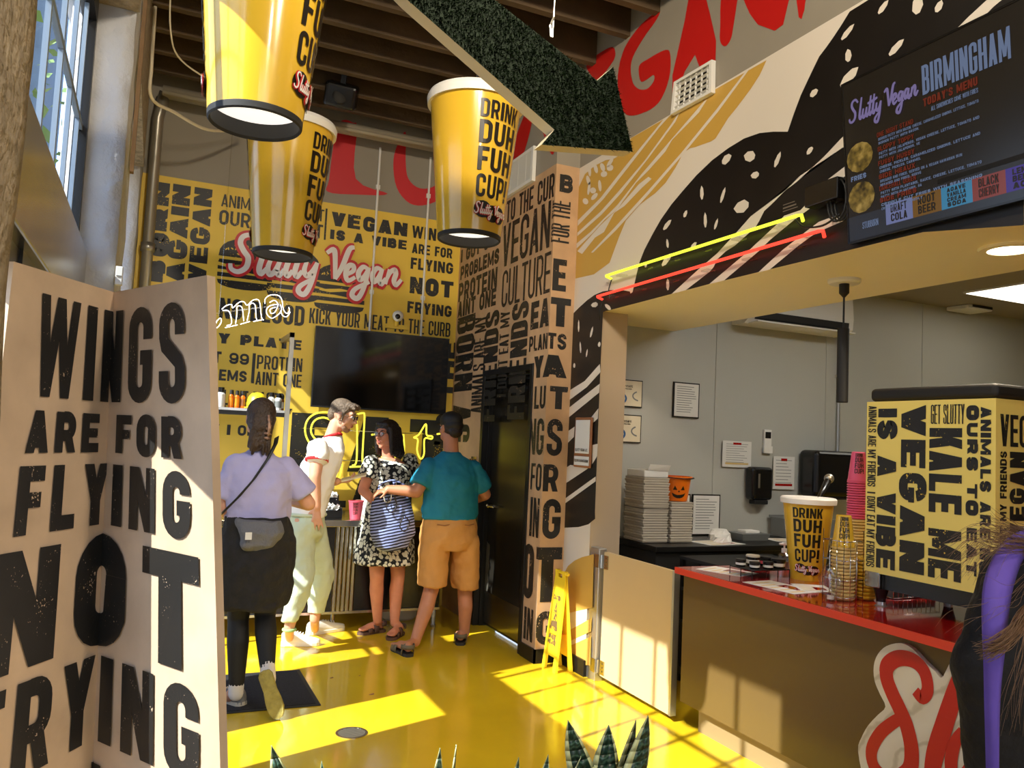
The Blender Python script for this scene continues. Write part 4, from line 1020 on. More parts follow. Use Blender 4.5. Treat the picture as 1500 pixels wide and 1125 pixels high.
for seg in ([(0.324,2.44),(0.347,2.398),(0.39,2.38),(0.441,2.397),(0.469,2.444),(0.461,2.477),(0.437,2.452),(0.428,2.429),(0.405,2.46)],
            [(0.467,2.55),(0.496,2.582),(0.537,2.598),(0.55,2.571),(0.594,2.621),(0.631,2.631),(0.66,2.606),(0.7,2.65),(0.742,2.661),(0.761,2.623),(0.779,2.522),(0.797,2.495)],
            [(0.513,2.421),(0.548,2.441),(0.538,2.508),(0.515,2.544),(0.473,2.54)],
            [(0.503,2.403),(0.596,2.435)], [(0.58,2.444),(0.585,2.524),(0.581,2.58),(0.602,2.593),(0.624,2.573),(0.642,2.473)], [(0.617,2.443),(0.69,2.473)],
            [(0.668,2.476),(0.679,2.557),(0.676,2.607),(0.701,2.627),(0.724,2.607),(0.736,2.517),(0.749,2.485)], [(0.717,2.476),(0.797,2.501)],
            [(0.799,2.633),(0.801,2.679),(0.843,2.712),(0.904,2.714),(0.934,2.677),(0.95,2.604),(0.98,2.572),(1.0,2.598),(0.993,2.626)],
            [(0.909,2.639),(0.854,2.628),(0.818,2.595),(0.821,2.549),(0.861,2.519),(0.904,2.547),(0.934,2.59),(0.925,2.641)],
            [(0.928,2.59),(0.948,2.551),(0.982,2.544),(1.007,2.587)],
            [(0.836,2.648),(0.873,2.67),(0.903,2.639),(0.885,2.574),(0.853,2.559),(0.845,2.592),(0.888,2.614)]):
    neon(_n, nt2(seg, 6.9), .003)
_n.build('white_tubes', m_neonwhite, na, smooth=True)
MB().tube([(.36,6.93,2.50),(1.0,6.93,2.66)], .006, 6).tube([(.45,6.93,2.5),(.45,6.93,4.4)], .003, 6).tube([(.92,6.93,2.6),(.92,6.93,4.4)], .003, 6).build('support_bar', m_clear, na)

# --- shelf with bottles
sh = thing('wall_shelf', 'steel shelf on the back wall holding sauce bottles', 'shelf', (.75,6.9,0))
MB().box(.02,6.78,1.735,1.03,7.10,1.755).build('shelf_board', m_steel, sh)
MB().box(1.0,6.76,.90,1.035,6.795,2.40).box(1.0,6.76,2.36,1.035,7.30,2.40).build('post', m_galv, sh); MB().box(.02,6.79,1.70,1.0,6.80,1.735).build('front_lip', m_dkmetal, sh)
def bottle(x, y, z, h, r, mats, label, group='sauce bottles on the wall shelf'):
    t = thing('sauce_bottle', label, 'bottle', (x,y,z), group)
    MB().lathe([(r*.95,z),(r,z+.01),(r,z+h*.66),(r*.6,z+h*.76)], (x,y,0), 16).build('bottle_body', mats[0], t, smooth=True)
    MB().lathe([(r*1.01,z+h*.15),(r*1.01,z+h*.55)], (x,y,0), 16, 0, False).build('paper_label', mats[2], t, smooth=True)
    MB().lathe([(r*.72,z+h*.76),(r*.72,z+h),(r*.1,z+h)], (x,y,0), 16).build('cap', mats[1], t, smooth=True)
    return t
_sp = [((.505,6.86),.16,.034,(m_whitepl,m_blackpl,m_paper),'white bottle with a black cap at the left end of the shelf'),
       ((.585,6.87),.145,.02,(m_orange,m_rubber,m_safetyorange),'first orange sauce bottle right of the white one'),
       ((.63,6.87),.14,.02,(m_orange,m_rubber,m_safetyorange),'second orange sauce bottle right of the white one'),
       ((.675,6.88),.14,.02,(m_orange,m_rubber,m_brown),'third orange sauce bottle, beside the yellow cap'),
       ((.90,6.88),.145,.026,(m_whitepl,m_blackpl,m_paper),'white bottle just right of the yellow cap on the shelf'),
       ((.955,6.87),.14,.028,(m_whitepl,m_blackpl,m_grey2),'white bottle with a grey label near the shelf post'),
       ((.99,6.90),.13,.018,(m_brown,m_blackpl,m_paper),'thin brown bottle against the shelf post')]
for (x, y), h_, r_, ms, lb in _sp: bottle(x, y, 1.755, h_, r_, ms, lb)
t = thing('baseball_cap', 'bright yellow cap lying among the bottles on the shelf', 'cap', (.78,6.88,1.755))
MB().oval([((.79,6.9,1.756),.085,.10,0),((.79,6.9,1.80),.088,.10,0),((.79,6.9,1.85),.075,.085,0),((.79,6.9,1.885),.045,.05,0),((.79,6.9,1.895),.01,.01,0)]).build('crown', m_safety, t, smooth=True)
MB().oval([((.76,6.82,1.758),.075,.05,0),((.755,6.81,1.768),.075,.05,0)]).build('peak', m_safety, t, smooth=True)

# --- back counter
bc = thing('back_counter', 'dark counter with a steel top in front of the back wall', 'counter', (1.4,6.8,0))
MB().box(-.05,6.46,.845,2.36,7.34,.90).build('steel_top', m_steel, bc, bevel=.006)
MB().box(-.03,6.52,.17,1.42,6.55,.845).box(1.60,6.52,.17,2.33,6.55,.845).box(-.03,6.55,.17,-.01,7.3,.845).box(2.31,6.55,.17,2.33,7.3,.845).build('front_panel', m_blackpl, bc)
tr = MB()
for i in range(5): tr.box(1.425+i*.035,6.505,.16,1.45+i*.035,6.53,.845)
tr.build('steel_fluting', m_steel, bc, bevel=.004)
MB().box(-.03,6.50,.155,2.33,6.52,.175).build('bottom_rail', m_steel, bc)
for x, y in ((.1,6.9),(1.46,6.62),(2.30,6.56),(2.30,7.2)): MB().tube([(x,y,0),(x,y,.17)], .018, 10).lathe([(.026,0),(.026,.02)],(x,y,0),10).build('leg', m_steel, bc)
t = thing('bus_tub', 'pale round tub on the floor under the back counter', 'tub', (2.1,7.0,0))
MB().lathe([(.15,0),(.17,.02),(.19,.17),(.20,.18),(.185,.18),(.16,.03)], (2.1,6.96,0), 28).build('tub_body', m_cream2, t, smooth=True); MB().lathe([(.198,.165),(.21,.17),(.21,.185),(.195,.185)],(2.1,6.96,0),28,0,False).build('tub_rim', m_box, t, smooth=True)
# condiment bins with sachets
def bin_(x, y, z, w_, d, h, label):
    t = thing('condiment_bin', label, 'bin', (x,y,z), 'black condiment bins on the back counter')
    b = MB(); k = .008
    b.box(x-w_/2,y-d/2,z,x+w_/2,y+d/2,z+k).box(x-w_/2,y-d/2,z+k,x+w_/2,y-d/2+k,z+h*.75).box(x-w_/2,y+d/2-k,z+k,x+w_/2,y+d/2,z+h).box(x-w_/2,y-d/2+k,z+k,x-w_/2+k,y+d/2-k,z+h).box(x+w_/2-k,y-d/2+k,z+k,x+w_/2,y+d/2-k,z+h)
    b.build('tray', m_blackpl, t, bevel=.003); MB().box(x-.004,y-d/2+k,z+k,x+.004,y+d/2-k,z+h*.8).build('divider', m_blackpl, t)
    s = MB(); rr = random.Random(int(x*100+z*1000))
    for i in range(70):
        Mx = Matrix.Translation((x+rr.uniform(-w_*.42,w_*.42), y+rr.uniform(-d*.42,d*.4), z+h*.72+rr.uniform(0,.035))) @ Euler((rr.uniform(-1,1),rr.uniform(-1,1),rr.uniform(0,3))).to_matrix().to_4x4()
        s.box(-.022,-.014,-.002,.022,.014,.002,0,Mx)
    s.build('sachets', m_paper, t)['kind'] = 'stuff'
bin_(1.375,6.64,.90,.20,.16,.09,'front black bin of white sachets beside the rose cup')
bin_(1.40,6.84,.98,.17,.15,.10,'raised black bin of white sachets behind the front bin')
tag(MB().box(1.30,6.76,.90,1.50,6.93,.978).build('bin_riser', m_dkmetal), 'black riser block under the rear sachet bin', 'stand')
cp = thing('drink_cup', 'rose-pink printed paper cup standing on the back counter', 'cup', (1.592,6.6,.90))
b = MB().lathe([(.042,.905),(.045,.90),(.060,1.04)], (1.592,6.6,0), 28)
cup_text(b, lambda z: .042+.018*(z-.9)/.14, 1.592, 6.6, .90, 1.04, math.atan2(-6.6,-1.592)-.05, .36, 1, 1, 1, logo=False, lift=.002)
b.build('cup_body', [m_rose, m_cupink], cp, smooth=True); MB().lathe([(.058,1.036),(.063,1.038),(.063,1.046),(.057,1.046)], (1.592,6.6,0), 28, 0, False).build('rim', m_rose, cp, smooth=True)
t = thing('napkin_stack', 'crumpled pile of white napkins on the back counter', 'napkins', (1.86,7.05,.90))
for i in range(4): MB().oval([((1.80+.03*i,7.02,.90+.06*i),.14-.01*i,.11,.2*i),((1.80+.03*i,7.02,.955+.06*i),.15-.01*i,.12,.2*i)], 18, 0, True, lambda k, a: .06*math.sin(5*a+k)).build('napkin', m_paper, t)
t = thing('paper_roll', 'white paper roll in a holder beside the leaning man', 'roll', (1.42,7.12,.90))
MB().tube([(1.33,7.1,1.17),(1.50,7.1,1.17)], .075, 24).build('roll', m_paper, t, smooth=True); MB().box(1.36,7.06,.90,1.47,7.14,1.10).build('holder', m_blackpl, t)

# --- chrome bracket by the door
t = thing('wall_hook', 'small chrome twin hook on the kraft wall left of the door', 'hook', (2.64,6.68,1.25))
for y in (6.66,6.72): MB().tube([(2.63,y,1.26),(2.63,y,1.42)], .014, 10).build('hook_arm', m_chrome, t, smooth=True)
MB().box(2.645,6.63,1.24,2.657,6.75,1.44).build('back_plate', m_chrome, t)

# --- floor mat, drain
t = thing('door_mat', 'black ribbed mat on the yellow floor under the walking woman', 'mat', (.55,5.2,0))
mo = [(1.045,5.603,0.0),(1.015,4.836,0.0),(0.398,4.915,0.0),(0.441,5.648,0.0)]
_c = [(1.005,4.86),(1.005,5.55),(.1,5.55),(.1,4.86)]
MB().prism([(x,y,.001) for x, y in _c], (0,0,.008)).build('carpet', m_mat, t)
e = MB(); e.box(.08,4.835,.001,1.03,4.86,.006).box(.08,5.55,.001,1.03,5.575,.006).box(1.005,4.86,.001,1.03,5.55,.006).box(.08,4.86,.001,.1,5.55,.006); e.build('rubber_edge', m_rubber, t)
dc = (1.101,4.355,0.0)
t = thing('floor_drain', 'round slotted metal drain cover in the floor', 'drain', dc)
MB().lathe([(.085,.0005),(.085,.004),(.072,.004),(.072,.0005)], dc[:2]+(0,), 32, 0, False).build('ring', m_steel, t)
g = MB()
for i in range(-5,6):
    L = math.sqrt(max(0,.072**2-(i*.013)**2)); g.box(dc[0]-L,dc[1]+i*.013-.004,.0005,dc[0]+L,dc[1]+i*.013+.004,.003)
g.build('grate', m_galv, t); MB().lathe([(.001,.0006),(.072,.0006)], dc[:2]+(0,), 24, 0, False).build('well', m_dkmetal, t)
for k, (px, dx) in enumerate([((1.367,4.959,0.0),0.02),((1.201,5.354,0.0),0.014),((1.385,5.352,0.0),0.008)]):
    tag(MB().oval([((px[0],px[1],.0006),dx,dx*.5,.5),((px[0],px[1],.003),dx*.7,dx*.3,.5)], 10, 0, True, lambda k_, a: .3*math.sin(3*a)).build('dry_leaf', m_brown), ('crumpled scrap inside the sunlit floor patch','brown scrap on the floor right of the mat','small crumb on the floor behind the sunlit patch')[k], 'litter', 'scraps on the floor')

# --- wet floor sign
ws = thing('wet_floor_sign', 'yellow plastic caution floor sign standing against the corner', 'sign', (2.77,5.14,0))
def board(xb, xt, sgn, print_):
    fr = MB(); f = lambda u, v, k=0: (xb+(xt-xb)*v+k*sgn, 5.265-u*.21*(1-.28*v)-.028*v, .69*v)
    q = [[(0,0),(.22,0),(.20,.14),(.80,.14),(.78,0),(1,0),(1,1),(.7,1),(.68,.93),(.32,.93),(.3,1),(0,1)]]
    fr.prism([f(*p) for p in q[0]], (sgn*.018,0,0))
    o = fr.build('sign_board', [m_safety], ws, bevel=.004)
    if print_:
        pr = MB()
        put(pr, text_quads('CAUTION', .2,.70,.8,.745,.3), lambda u, v: f(u, v, -.002), 0)
        put(pr, ribbon([(.25,.46),(.5,.66),(.75,.46)], .045, True), lambda u, v: f(u, v, -.002), 0)
        pr.poly([f(u, v, -.002) for u, v in circle(.5,.585,.05,.016,10)])
        put(pr, ribbon([(.5,.57),(.47,.53),(.40,.49)], .035)+ribbon([(.48,.53),(.56,.50),(.6,.48)], .035)+ribbon([(.49,.555),(.6,.54)], .03), lambda u, v: f(u, v, -.002), 0)
        put(pr, text_quads('WET FLOOR', .18,.40,.82,.435,.3)+text_quads('PISO', .25,.31,.75,.345,.3)+text_quads('MOJADO', .2,.26,.8,.295,.3), lambda u, v: f(u, v, -.002), 0)
        pr.build('warning_print', m_wood, o)
board(2.685,2.755,1,True); board(2.825,2.765,-1,False)
MB().tube([(2.76,5.23,.675),(2.76,5.06,.675)], .012, 8).build('hinge_rod', m_safety, ws, smooth=True)
MB().poly([(2.70,5.20,.25),(2.70,5.10,.25),(2.82,5.10,.25),(2.82,5.20,.25)]).build('spreader', m_safetyorange, ws)

# --- half-height gate
gt = thing('half_gate', 'cream laminate half-height gate hinged at the serving opening', 'gate', (2.9,4.8,0))
gp = MB().prism([(2.89,4.80,.045),(2.89,4.005,.04),(2.89,4.005,.872),(2.89,4.80,.872)], (.03,0,0)); gp.build('gate_leaf', m_gate, gt, bevel=.002)
MB().box(2.885,3.985,.04,2.925,4.006,.876).build('edge_trim', m_alu, gt)
MB().box(2.865,4.825,0,2.925,4.94,.89).build('hinge_post', m_alu, gt, bevel=.004)
for z in (.76,.06):
    h = MB().box(2.882,4.74,z,2.889,4.80,z+.09).box(2.86,4.825,z,2.865,4.88,z+.09).tube([(2.88,4.812,z),(2.88,4.812,z+.09)], .010, 8)
    for k in (.02,.045,.07): h.lathe([(.006,0),(.006,.003)], (2.881,4.765,z+k), 8, 0, True, Matrix.Rotation(-PI/2,4,'Y'))
    h.build('hinge', m_steel, gt)

# --- small notice with a blank panel on the mural
qs = thing('notice_board', 'small brown notice board with white panels on the striped mural', 'sign', (2.84,5.08,1.43))
_q = [(-5.209,1.787),(-4.94,1.795),(-4.958,1.43),(-5.198,1.428)]
y0, y1, z0, z1 = 5.20, 4.955, 1.43, 1.79
MB().box(2.838,y1,z0,2.852,y0,z1).build('backing_board', m_brown, qs, bevel=.008)
MB().box(2.834,y1+.02,z0+.10,2.838,y0-.02,z1-.02).build('white_panel', m_paper, qs, bevel=.003)
pr = MB(); f = lambda u, v: (2.8335, -u, v)
put(pr, text_quads('SLUTTY VEGAN ATL', -5.17, z0+.115, -4.99, z0+.135, .34), f)
pr.build('panel_print', m_cupink, qs)
MB().box(2.834,y1+.015,z0+.015,2.838,y0-.015,z0+.08).build('caption_panel', m_paper, qs, bevel=.003)
pr = MB(); put(pr, text_quads('FOLLOW US ON INSTAGRAM', -5.18, z0+.038, -4.975, z0+.058, .34), f); pr.build('caption_print', m_cupink, qs)


# ================================================================ serving counter and kitchen
rc = thing('serving_counter', 'brown front counter with a glossy red top at the serving opening', 'counter', (3.2,2.0,0))
MB().box(2.815,-.7,.885,3.72,3.88,.92).build('red_top', m_redtop, rc, bevel=.004)
MB().box(2.811,-.7,.884,2.815,3.88,.919).box(2.811,3.88,.884,3.72,3.884,.919).build('edge_band', m_rededge, rc)
MB().box(2.90,-.68,.148,3.66,3.915-.05,.885).box(2.90,3.865,.148,2.93,3.915,.885).build('front_panel', m_panel, rc)
MB().box(2.97,-.66,0,3.6,3.83,.148).build('plinth', m_plinth, rc)
# cut-out script sign on the counter front
ss = thing('script_sign', 'white veined cut-out sign with big red script letters on the counter front', 'sign', (2.88,2.4,.1))
sg = lambda u, v, k=0: (2.898-k, -u, v)
ob = [(-2.54,0.719),(-2.52,0.772),(-2.476,0.817),(-2.409,0.845),(-2.353,0.837),(-2.302,0.804),(-2.25,0.776),(-2.22,0.758),(-2.197,0.798),(-2.168,0.852),(-2.12,0.882),(-2.065,0.871),(-2.025,0.833),(-1.998,0.779),(-1.898,0.832),(-1.803,0.768),(-1.758,0.648),(-1.803,0.452),(-1.945,0.275),(-2.156,0.13),(-2.364,0.058),(-2.514,0.099),(-2.576,0.212),(-2.615,0.339),(-2.598,0.402),(-2.563,0.465),(-2.515,0.523),(-2.478,0.568),(-2.506,0.61),(-2.535,0.658)]
MB().prism([sg(*p) for p in spline(ob, 3, True)], (-.022,0,0)).build('cutout_board', m_marble, ss)
rl = MB()
def stroke_px(pts, wd, m=0, k=.0235):
    p = spline(pts, 6); put(rl, ribbon([(a, b) for a, b in p], [wd*(.75+.45*math.sin(PI*i/(len(p)-1))) for i in range(len(p))]), lambda u, v: sg(u, v, k), m)
stroke_px([(-2.335,0.675),(-2.304,0.657),(-2.279,0.696),(-2.293,0.759),(-2.343,0.791),(-2.414,0.783),(-2.467,0.741),(-2.473,0.689),(-2.445,0.634),(-2.405,0.578),(-2.371,0.521),(-2.348,0.435),(-2.362,0.35),(-2.449,0.284),(-2.525,0.302),(-2.544,0.365),(-2.503,0.449),(-2.437,0.518),(-2.385,0.557)], .058)
stroke_px([(-2.106,0.861),(-2.147,0.761),(-2.203,0.59),(-2.246,0.446),(-2.251,0.341),(-2.2,0.323)], .062, 0, .0245)
stroke_px([(-2.126,0.59),(-2.159,0.529),(-2.173,0.448),(-2.152,0.393),(-2.103,0.449),(-2.06,0.564)], .046, 0, .0255)
rl.build('script_letters', m_red, ss)

def flyer(nm, x, y, z, w_, d, ang, label, group=None):
    t = thing(nm, label, 'flyer', (x,y,z), group)
    Mx = Matrix.Translation((x,y,z+.0005)) @ Matrix.Rotation(ang,4,'Z')
    MB().box(-w_/2,-d/2,0,w_/2,d/2,.0012,0,Mx).build('sheet', m_paper, t)
    b = MB()
    for i in range(5):
        v = -d*.4+i*d*.18
        b.box(-w_*.4,v,.0013,-w_*.4+w_*(.5+.3*((i*37) % 3)/3),v+d*.05,.0016,0,Mx)
    b.box(0,-d*.3,.0013,w_*.35,d*.1,.0017,1,Mx).build('printing', [m_cream, m_redtop], t)
    return t
_f = [(3.03,3.693,0.92),(2.964,3.263,0.92),(2.878,3.027,0.92)]
flyer('menu_flyer', _f[0][0], _f[0][1], .92, .21, .28, .35, 'white flyer at the far end of the red counter top')
flyer('menu_flyer', 2.99, 3.22, .92, .20, .34, .1, 'printed flyer on the red counter top in front of the jar tray')
flyer('menu_flyer', 3.14, 3.16, .9216, .17, .2, -.5, 'printed flyer tucked under the flyer before the jar tray')
# hand sanitiser
hs = thing('sanitizer_bottle', 'clear pump bottle with a white pump on the red counter', 'bottle', (3.50,3.72,.92))
_p = (3.47,3.72)
MB().lathe([(.034,.92),(.036,.925),(.036,1.0),(.014,1.02)], _p+(0,), 20).build('bottle_body', m_clear, hs, smooth=True)
MB().lathe([(.016,1.015),(.016,1.04),(.005,1.042),(.005,1.065)], _p+(0,), 14).tube([_p+(1.065,),(_p[0]-.045,_p[1]-.01,1.068)], .007, 8).lathe([(.014,1.06),(.014,1.075)], _p+(0,), 12).build('pump', m_whitepl, hs, smooth=True)
MB().lathe([(.001,.923),(.033,.923),(.033,.965),(.001,.965)], _p+(0,), 18).build('gel', m_galv, hs, smooth=True)
# jar tray
jt = thing('jar_rack', 'black wire rack of small sauce pots on the red counter', 'rack', (3.22,3.5,.92))
X0, X1, Y0, Y1, Z1 = 2.99, 3.25, 3.44, 3.62, .965
w_ = MB()
for y in (Y0, (Y0+Y1)/2, Y1): w_.tube([(X0,y,.921),(X0,y,Z1),(X1,y,Z1),(X1,y,.921)], .003, 6)
w_.tube([(X0,Y0,Z1),(X0,Y1,Z1)], .003, 6).tube([(X1,Y0,Z1),(X1,Y1,Z1)], .003, 6).box(X0,Y0,Z1,X1,Y1,Z1+.003)
w_.build('wire_frame', m_dkmetal, jt)
_j = [((3.03,3.58),0,.028,.028,'black-lidded sauce pot at the left end of the rack'),((3.05,3.49),0,.028,.026,'sauce pot at the front middle of the rack'),((3.13,3.475),0,.028,.028,'sauce pot at the front right of the rack'),((3.11,3.575),0,.036,.05,'larger sauce pot at the back left of the rack'),((3.20,3.575),0,.040,.04,'sauce pot at the back centre with a pink print'),((3.21,3.485),0,.038,.04,'sauce pot at the back right beside the big cup')]
for (x, y), _, r, h, lb in _j:
    t = thing('sauce_pot', lb, 'pot', (x,y,Z1+.003), 'sauce pots on the wire rack')
    z = Z1+.0035
    MB().lathe([(r*.88,z),(r*.95,z+.004),(r,z+h)], (x,y,0), 20).build('pot', m_blackpl, t, smooth=True)
    MB().lathe([(r*1.06,z+h),(r*1.06,z+h+.008),(r*.98,z+h+.011)], (x,y,0), 20).build('lid', m_box if h > .045 else m_dkmetal, t, smooth=True)
    MB().lathe([(r*.975,z+h*.3),(r*.985,z+h*.75)], (x,y,0), 20, 0, False).build('pot_label', m_rose if 'pink' in lb else m_paper, t, smooth=True)
# big printed cup with the microphone
BX, BYY = 3.345, 3.41
bcup = thing('printed_cup', 'big yellow DRINK DUH FUH CUP printed cup on the red counter', 'cup', (BX,BYY,.92))
_rb, _rt, _h = .088, .137, .435
b = MB().lathe([(_rb*.96,.93),(_rb,.92)]+[(_rb+(_rt-_rb)*q/6, .92+_h*q/6) for q in range(1,7)], (BX,BYY,0), 44, 0, True)
cup_text(b, lambda z: _rb+(_rt-_rb)*(z-.92)/_h, BX, BYY, .92, .92+_h-.02, math.atan2(-BYY,-BX)-.02, .62, 1, 2, 3, lift=.002)
b.build('cup_body', CUPM, bcup, smooth=True)
MB().lathe([(_rt-.005,.92+_h-.022),(_rt+.010,.92+_h-.024),(_rt+.012,.92+_h+.002),(_rt+.004,.92+_h+.01),(_rt-.015,.92+_h+.006)], (BX,BYY,0), 44).build('rim', m_whiteint, bcup, smooth=True)
mc = thing('microphone', 'black microphone with a grey mesh head leaning above the big printed cup', 'microphone', (3.66,3.45,1.37))
_a, _b = Vector((3.454,3.46,1.333)), Vector((3.578,3.5,1.455))
MB().tube([_a,_a+(_b-_a)*.25,_b], [.008,.013,.02], 14).build('handle', m_blackpl, mc, smooth=True); MB().ell(_b+Vector((.012,.004,.012)), (.028,.028,.028)).build('mesh_head', m_galv, mc, smooth=True)
MB().tube(spline([tuple(_a+Vector(q)) for q in ((0,-.01,.028),(-.015,-.02,.013),(0,-.02,-.003),(.02,-.01,0),(.015,-.005,.018))], 5), .003, 6).build('clip', m_chrome, mc, smooth=True)
cr_ = thing('card_reader', 'black card reader leaning on the red counter beside the big cup', 'card reader', (3.46,3.14,.92))
Mx = Matrix.Translation((3.43,3.21,.99)) @ Euler((-.15,.35,.5)).to_matrix().to_4x4()
MB().box(-.012,-.075,-.062,.02,.075,.07,0,Mx).build('reader_body', m_blackmat, cr_, bevel=.008); MB().box(-.0125,-.05,-.03,-.012,.05,.05,0,Mx).build('reader_screen', m_screen, cr_); MB().box(3.40,3.17,.9205,3.48,3.25,.93).build('foot', m_blackmat, cr_)

# cup stacks and the wire caddy that holds them
def cup_stack(x, y, z0, n, step, mt, label, inv_top=None, r=.046):
    """nested cups, mouths up: only rims show; the top cup stands out"""
    t = thing('cup_stack', label, 'cups', (x,y,z0), 'stacks of paper cups in the wire caddy')
    b = MB()
    for k in range(n):
        z = z0+k*step
        b.lathe([(r*.9,z),(r,z+step*.35),(r*1.05,z+step*.45),(r*1.05,z+step*.8),(r*.98,z+step)], (x,y,0), 24, 0, k in (0, n-1))
    b.build('nested_cups', mt, t, smooth=True)['kind'] = 'stuff'
    if inv_top:
        z = z0+n*step; c = MB().lathe([(r*1.03,z),(r*1.03,z+.008),(r*.98,z+.009),(r*.66,z+.145),(r*.6,z+.15)], (x,y,0), 28)
        cup_text(c, lambda q: r*.98-(r*.32)*(q-z-.009)/.136, x, y, z+.005, z+.15, math.atan2(-y,-x)+.1, .5, 1, 1, 1, lift=.0015, logo=False)
        c.build('top_cup', [inv_top, m_cupink], t, smooth=True)
cup_stack(3.055,2.885,.923,15,.0165, m_cream, 'stack of yellow cups topped by an inverted printed cup', m_cupyel, .052)
cup_stack(3.185,2.875,.923,11,.018, m_cupyel, 'yellow cup stack between the caddy and the yellow cabinet', None, .05)
cup_stack(3.29,3.02,.923,25,.0145, m_cream, 'tall cream cup stack under the pink cups beside the yellow cabinet', None, .05)
cup_stack(3.29,3.02,1.288,15,.0125, m_pink, 'pink cup stack rising beside the left edge of the yellow cabinet', m_pink, .05)
cd = thing('wire_caddy', 'chrome wire caddy holding cup stacks on the red counter', 'rack', (3.1,2.95,.92))
w_ = MB()
cx0, cx1, cy0, cy1 = 2.993, 3.117, 2.822, 2.948
for z in (.94,1.02,1.11,1.20): w_.tube([(cx0,cy0,z),(cx1,cy0,z),(cx1,cy1,z),(cx0,cy1,z),(cx0,cy0,z)], .0025, 6)
for a in range(4):
    f = a/3
    for p in ((cx0+(cx1-cx0)*f,cy0),(cx0,cy0+(cy1-cy0)*f),(cx0+(cx1-cx0)*f,cy1),(cx1,cy0+(cy1-cy0)*f)): w_.tube([(p[0],p[1],.921),(p[0],p[1],1.25 if a in (0,3) else 1.20)], .002, 6)
w_.build('wire_frame', m_chrome, cd, smooth=True)
# lidded bag of lids
t = thing('plastic_bag', 'clear crinkled bag of lids wedged in the wire caddy', 'bag', (3.0,2.93,.92))
MB().oval([((2.965,2.875,.922),.02,.03,0),((2.962,2.87,.96),.024,.055,0),((2.962,2.87,1.02),.026,.06,.2),((2.965,2.87,1.07),.02,.04,.1),((2.968,2.87,1.10),.006,.01,0)], 20, 0, True, lambda k, a: .12*math.sin(6*a+2*k)).build('film', m_clear, t, smooth=True)
MB().lathe([(.001,.93),(.016,.93),(.016,.945),(.001,.945)], (2.963,2.87,0), 14).build('lids', m_whitepl, t, smooth=True)

# yellow printed cabinet
cb = thing('printed_cabinet', 'yellow lettered countertop cabinet with a black domed top', 'cabinet', (3.36,2.5,.92))
CX, CY0, CY1, CZ0, CZ1 = 3.10, 2.16, 2.80, 1.07, 1.862
bb = MB().box(CX,CY0,CZ0,3.62,CY1,CZ1)
f1 = lambda u, v: (CX-.0015, -u, v)
def cbt(txt, box, wt, rot, gap=.14): put(bb, text_quads(txt, *box, wt, gap, rot), f1, 1)
cbt('ANIMALS ARE MY FRIENDS  I DONT EAT MY FRIENDS', (-2.789,1.094,-2.743,1.842), .34, -90)
cbt('IS A VIBE', (-2.733,1.097,-2.63,1.828), .44, -90, .1)
cbt('VEGAN', (-2.606,1.102,-2.48,1.841), .44, -90, .12)
cbt('GET SLUTTY', (-2.455,1.758,-2.296,1.841), .36, 0)
cbt('KALE ME', (-2.461,1.101,-2.306,1.74), .44, -90, .12)
cbt('OURS TO EAT', (-2.282,1.138,-2.237,1.835), .36, -90)
cbt('ANIMALS ARE NOT', (-2.224,1.107,-2.179,1.828), .36, -90)
f2 = lambda u, v: (u, CY0-.0015, v)
def cbt2(txt, box, wt, rot, gap=.14): put(bb, text_quads(txt, *box, wt, gap, rot), f2, 1)
cbt2('VEGAN', (3.125,1.67,3.42,1.80), .36, 0)
cbt2('I DONT EAT MY FRIENDS', (3.125,1.09,3.165,1.65), .34, 90)
cbt2('ME VEGAN', (3.185,1.09,3.28,1.65), .44, 90)
cbt2('GO GO', (3.30,1.09,3.40,1.65), .4, 90)
bb.build('printed_body', [m_cabyel, m_ink], cb)
MB().box(CX-.008,CY0-.008,CZ1,3.628,CY1-.02,CZ1+.062).build('black_top', m_blackmat, cb, bevel=.022, seg=4)
MB().box(CX+.02,CY0+.02,1.0,3.60,CY1-.015,CZ0).build('base_unit', m_blackpl, cb)
MB().box(CX-.002,2.715,1.0,CX+.02,CY1,CZ0+.004).build('steel_corner', m_steel, cb, bevel=.006)
for x, y in ((3.13,2.73),(3.58,2.73),(3.13,2.22),(3.58,2.22)):
    l = MB().lathe([(.034,1.0),(.022,.955),(.02,.94)], (x,y,0), 18).build('leg', m_blackpl, cb, smooth=True)
    MB().lathe([(.021,.94),(.021,.926),(.028,.92)], (x,y,0), 18).build('foot', m_alu, l, smooth=True)
wb = thing('wire_basket', 'chrome wire basket of grey cups behind the yellow cabinet legs', 'basket', (3.42,2.9,.92))
w_ = MB(); bx0, bx1, by0, by1 = 3.34, 3.66, 2.84, 2.96
for z in (.925, .995): w_.tube([(bx0,by0,z),(bx1,by0,z),(bx1,by1,z),(bx0,by1,z),(bx0,by0,z)], .0025, 6)
for i in range(11): x = bx0+(bx1-bx0)*i/10; w_.tube([(x,by0,.922),(x,by0,.995)], .002, 6)
w_.build('wire_frame', m_chrome, wb, smooth=True)
MB().box(bx0+.01,by0+.01,.9225,bx1-.01,by1-.01,.975).build('tray_liner', m_grey2, wb, bevel=.006)

